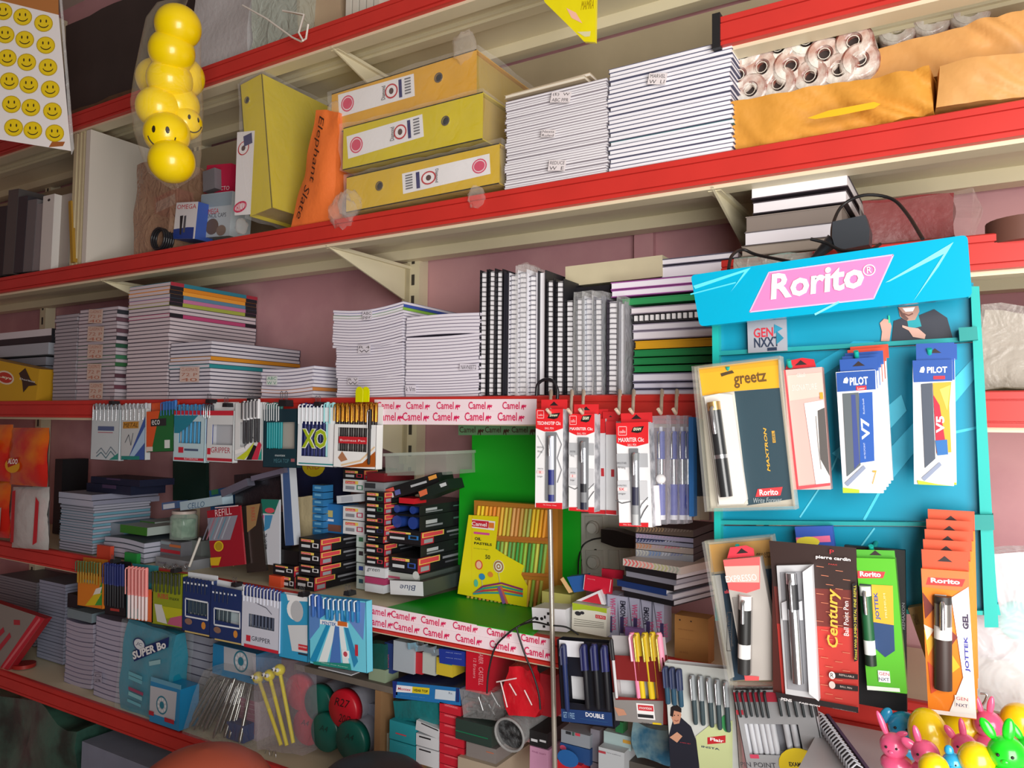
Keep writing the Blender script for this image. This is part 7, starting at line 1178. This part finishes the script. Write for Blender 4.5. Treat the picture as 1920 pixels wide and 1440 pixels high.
# coil notebook on table
P0=atz(1530,1340,ZT+.012); P1=atz(1606,1448,ZT+.012); d=P1-P0; L_=d.length; dn=d.normalized(); ang=math.atan2(d.y,d.x)
e=empty('spiral_notebook',TM(Vector((P0.x,P0.y,ZT+.001)),ang),'dark spiral notebook with white coil lying at the left of the table','notebook')
m=MB(); m.box(0,L_,-.0,.012,0,.012,'16181f'); m.build('page_block',e); m=MB(); m.box(0,L_,.012,.016,0,.013,mat('1c2f6c',rough=.3,clear=.4)); m.build('cover',e)
m=MB()
for k in range(int(L_/.0085)): x=.004+k*.0085; m.tube([(x,.009,.0125),(x+.002,.002,.017),(x+.003,-.004,.012),(x+.001,-.003,.004)],.0011,'d8dae2',5)
m.build('spiral_coil',e)
def toy(px,py,rp,colr,kind,lab,Y=None,ears=(),rs=(1,1,1),tilt=0,face=True,body=0):
    # stands on the table at the depth its foot shows
    Yt=Y or .86; p=at(px,py,Yt); r=rp*1.22*mpp(p); mt=mat(colr,rough=.28,clear=.5); 
    e=empty('rubber_toy',TM((p.x,p.y,max(ZT,p.z-r*1.9)),0,0,math.radians(tilt)),lab,'toy'); hz=p.z-max(ZT,p.z-r*1.9)
    m=MB(); 
    if kind=='egg': m.ell((0,0,hz),(r*rs[0],r*.95,r*rs[2]),mt,24,16)
    else:
        m.ell((0,0,hz),(r*.92,r*.88,r*.88),mt,20,14); bz=max(r*.5,hz-r*1.2); m.ell((r*.15,r*.05,bz-0),(r*1.05,r*.95,max(r*.7,bz)),mt,20,14)
    m.build('body',e)
    for (dx,dz,w_,h_,t_) in ears:
        m=MB(); m.T=TM((dx*r,0,hz+dz*r),0,0,math.radians(t_)); m.ell((0,0,0),(r*w_,r*w_*.7,r*h_),mt,14,10); m.build('ear',e)
    if face:
        m=MB(); 
        for s in (-1,1): m.ell((s*r*.32-.1*r,-r*.82,hz+r*.1),r*.09,'1c1418',8,6)
        m.build('eyes',e); m=MB(); m.ell((-.1*r,-r*.86,hz-r*.18),(r*.2,r*.12,r*.13),mt,10,8); m.build('muzzle',e)
    return e
PK='f0608e'; BLU='2a9fd0'; YL='f2cc10'; GR='22dc28'
toy(1695,1362,25,BLU,'a','round blue toy with two side ears, behind the pink ones',Y=.93,ears=((-1.0,.45,.35,.55,25),(.95,.35,.38,.6,-15)))
toy(1757,1378,29,YL,'egg','tall yellow egg-shaped toy right of the blue one',Y=.9,rs=(1,1,1.35),tilt=-12,face=False)
toy(1806,1364,34,YL,'egg','large yellow toy behind the tall yellow egg',Y=.97,rs=(1.05,1,1.2),face=False)
toy(1853,1358,23,PK,'b','pink rabbit toy standing highest at the right',Y=.95,ears=((-.55,1.2,.22,.75,-18),(.15,1.2,.22,.7,8)))
toy(1912,1352,27,YL,'egg','yellow round toy at the right edge',Y=.97,face=False)
toy(1676,1398,22,PK,'b','pink rabbit toy at the left end, one long ear raised',Y=.86,ears=((-.7,1.3,.22,.95,-22),(.5,.9,.2,.4,70)))
toy(1735,1412,22,PK,'b','pink rabbit toy below the tall yellow egg',Y=.84,ears=((-.5,1.1,.25,.7,-15),(-1.0,.4,.35,.6,-60)))
toy(1808,1398,20,PK,'b','pink rabbit toy in the middle between yellow ones',Y=.88,ears=((-.1,1.2,.26,.85,-8),(-.95,.8,.3,.6,-35)))
toy(1751,1440,22,YL,'egg','small yellow toy at the bottom edge',Y=.8,face=False)
toy(1787,1430,17,BLU,'a','small blue toy at the bottom edge',Y=.82,ears=((-.3,1.0,.4,.5,-10),))
toy(1831,1424,26,YL,'egg','yellow round toy in front of the middle rabbit',Y=.82,face=False)
toy(1888,1412,29,GR,'b','bright green rabbit toy with two round ears',Y=.82,ears=((-.85,1.1,.28,.6,-32),(.1,1.2,.3,.65,6)))
toy(1934,1410,26,GR,'b','second bright green rabbit toy cut by the right edge',Y=.86,ears=((-.8,1.1,.26,.65,-35),(-.1,1.3,.26,.7,0)))
# clear bag of bottles at right
m=MB(); L=at(1842,1335,1.03); c_=film('f6fbff',.35,.9,22); gbox(m,0,.16,0,.06,0,at(1850,1042,1.03).z-L.z,10,5,14,c_,crumple(.02,9,12)); e=m.build('clear_bag',M=TM(L),label='bulging whitish clear bag hanging at the right edge',cat='bag')
m=MB(); m.ell((.035,.03,.1),(.02,.015,.022),'7fd8d0'); m.build('teal_cap',e)
cable([(1838,1300),(1850,1302),(1848,1312),(1842,1322)],.98,.0012,'small grey wire hook above the pink rabbit toy','wire',SILV)
# wires and plug above the header
cable([(1366,505),(1372,480),(1392,468),(1420,478),(1480,490)],[1.0,1.02,1.05,1.05,1.02],.0022,'grey-black cable looping over the left of the header')
cable([(1560,455),(1562,420),(1580,385),(1620,366),(1670,372),(1700,400),(1730,448)],[1.05,1.08,1.1,1.1,1.1,1.08,1.03],.0022,'grey-black cable arching over the header')
cable([(1520,448),(1550,456),(1580,470),(1630,468),(1650,458)],[1.03,1.03,1.02,1.0,1.02],.0022,'grey-black cable lying along the top of the header')
p=at(1598,443,1.05); e=empty('power_plug',TM(p,0,0,-.1),'dark grey power plug behind the turquoise header','plug'); m=MB(); gbox(m,-.022,.022,-.015,.015,-.018,.02,4,4,4,mat('34383e',rough=.4),lambda p,u,v,w_:Vector((p.x*(1-.25*abs(w_-.5)),p.y,p.z))); m.build('plug_body',e); m=MB(); m.tube([(-.022,0,.0),(-.05,0,-.02)],[.010,.004],mat('26282c',rough=.4),10); m.build('strain_relief',e)
m=MB(); L=at(1375,510,1.08); gbox(m,0,.1,0,.03,0,.02,8,3,3,film('c8e8dc',.35,.8,40),crumple(.007,30,13)); m.build('film_packet',M=TM(L),label='greenish clear film bag lying behind the left of the header',cat='packet')
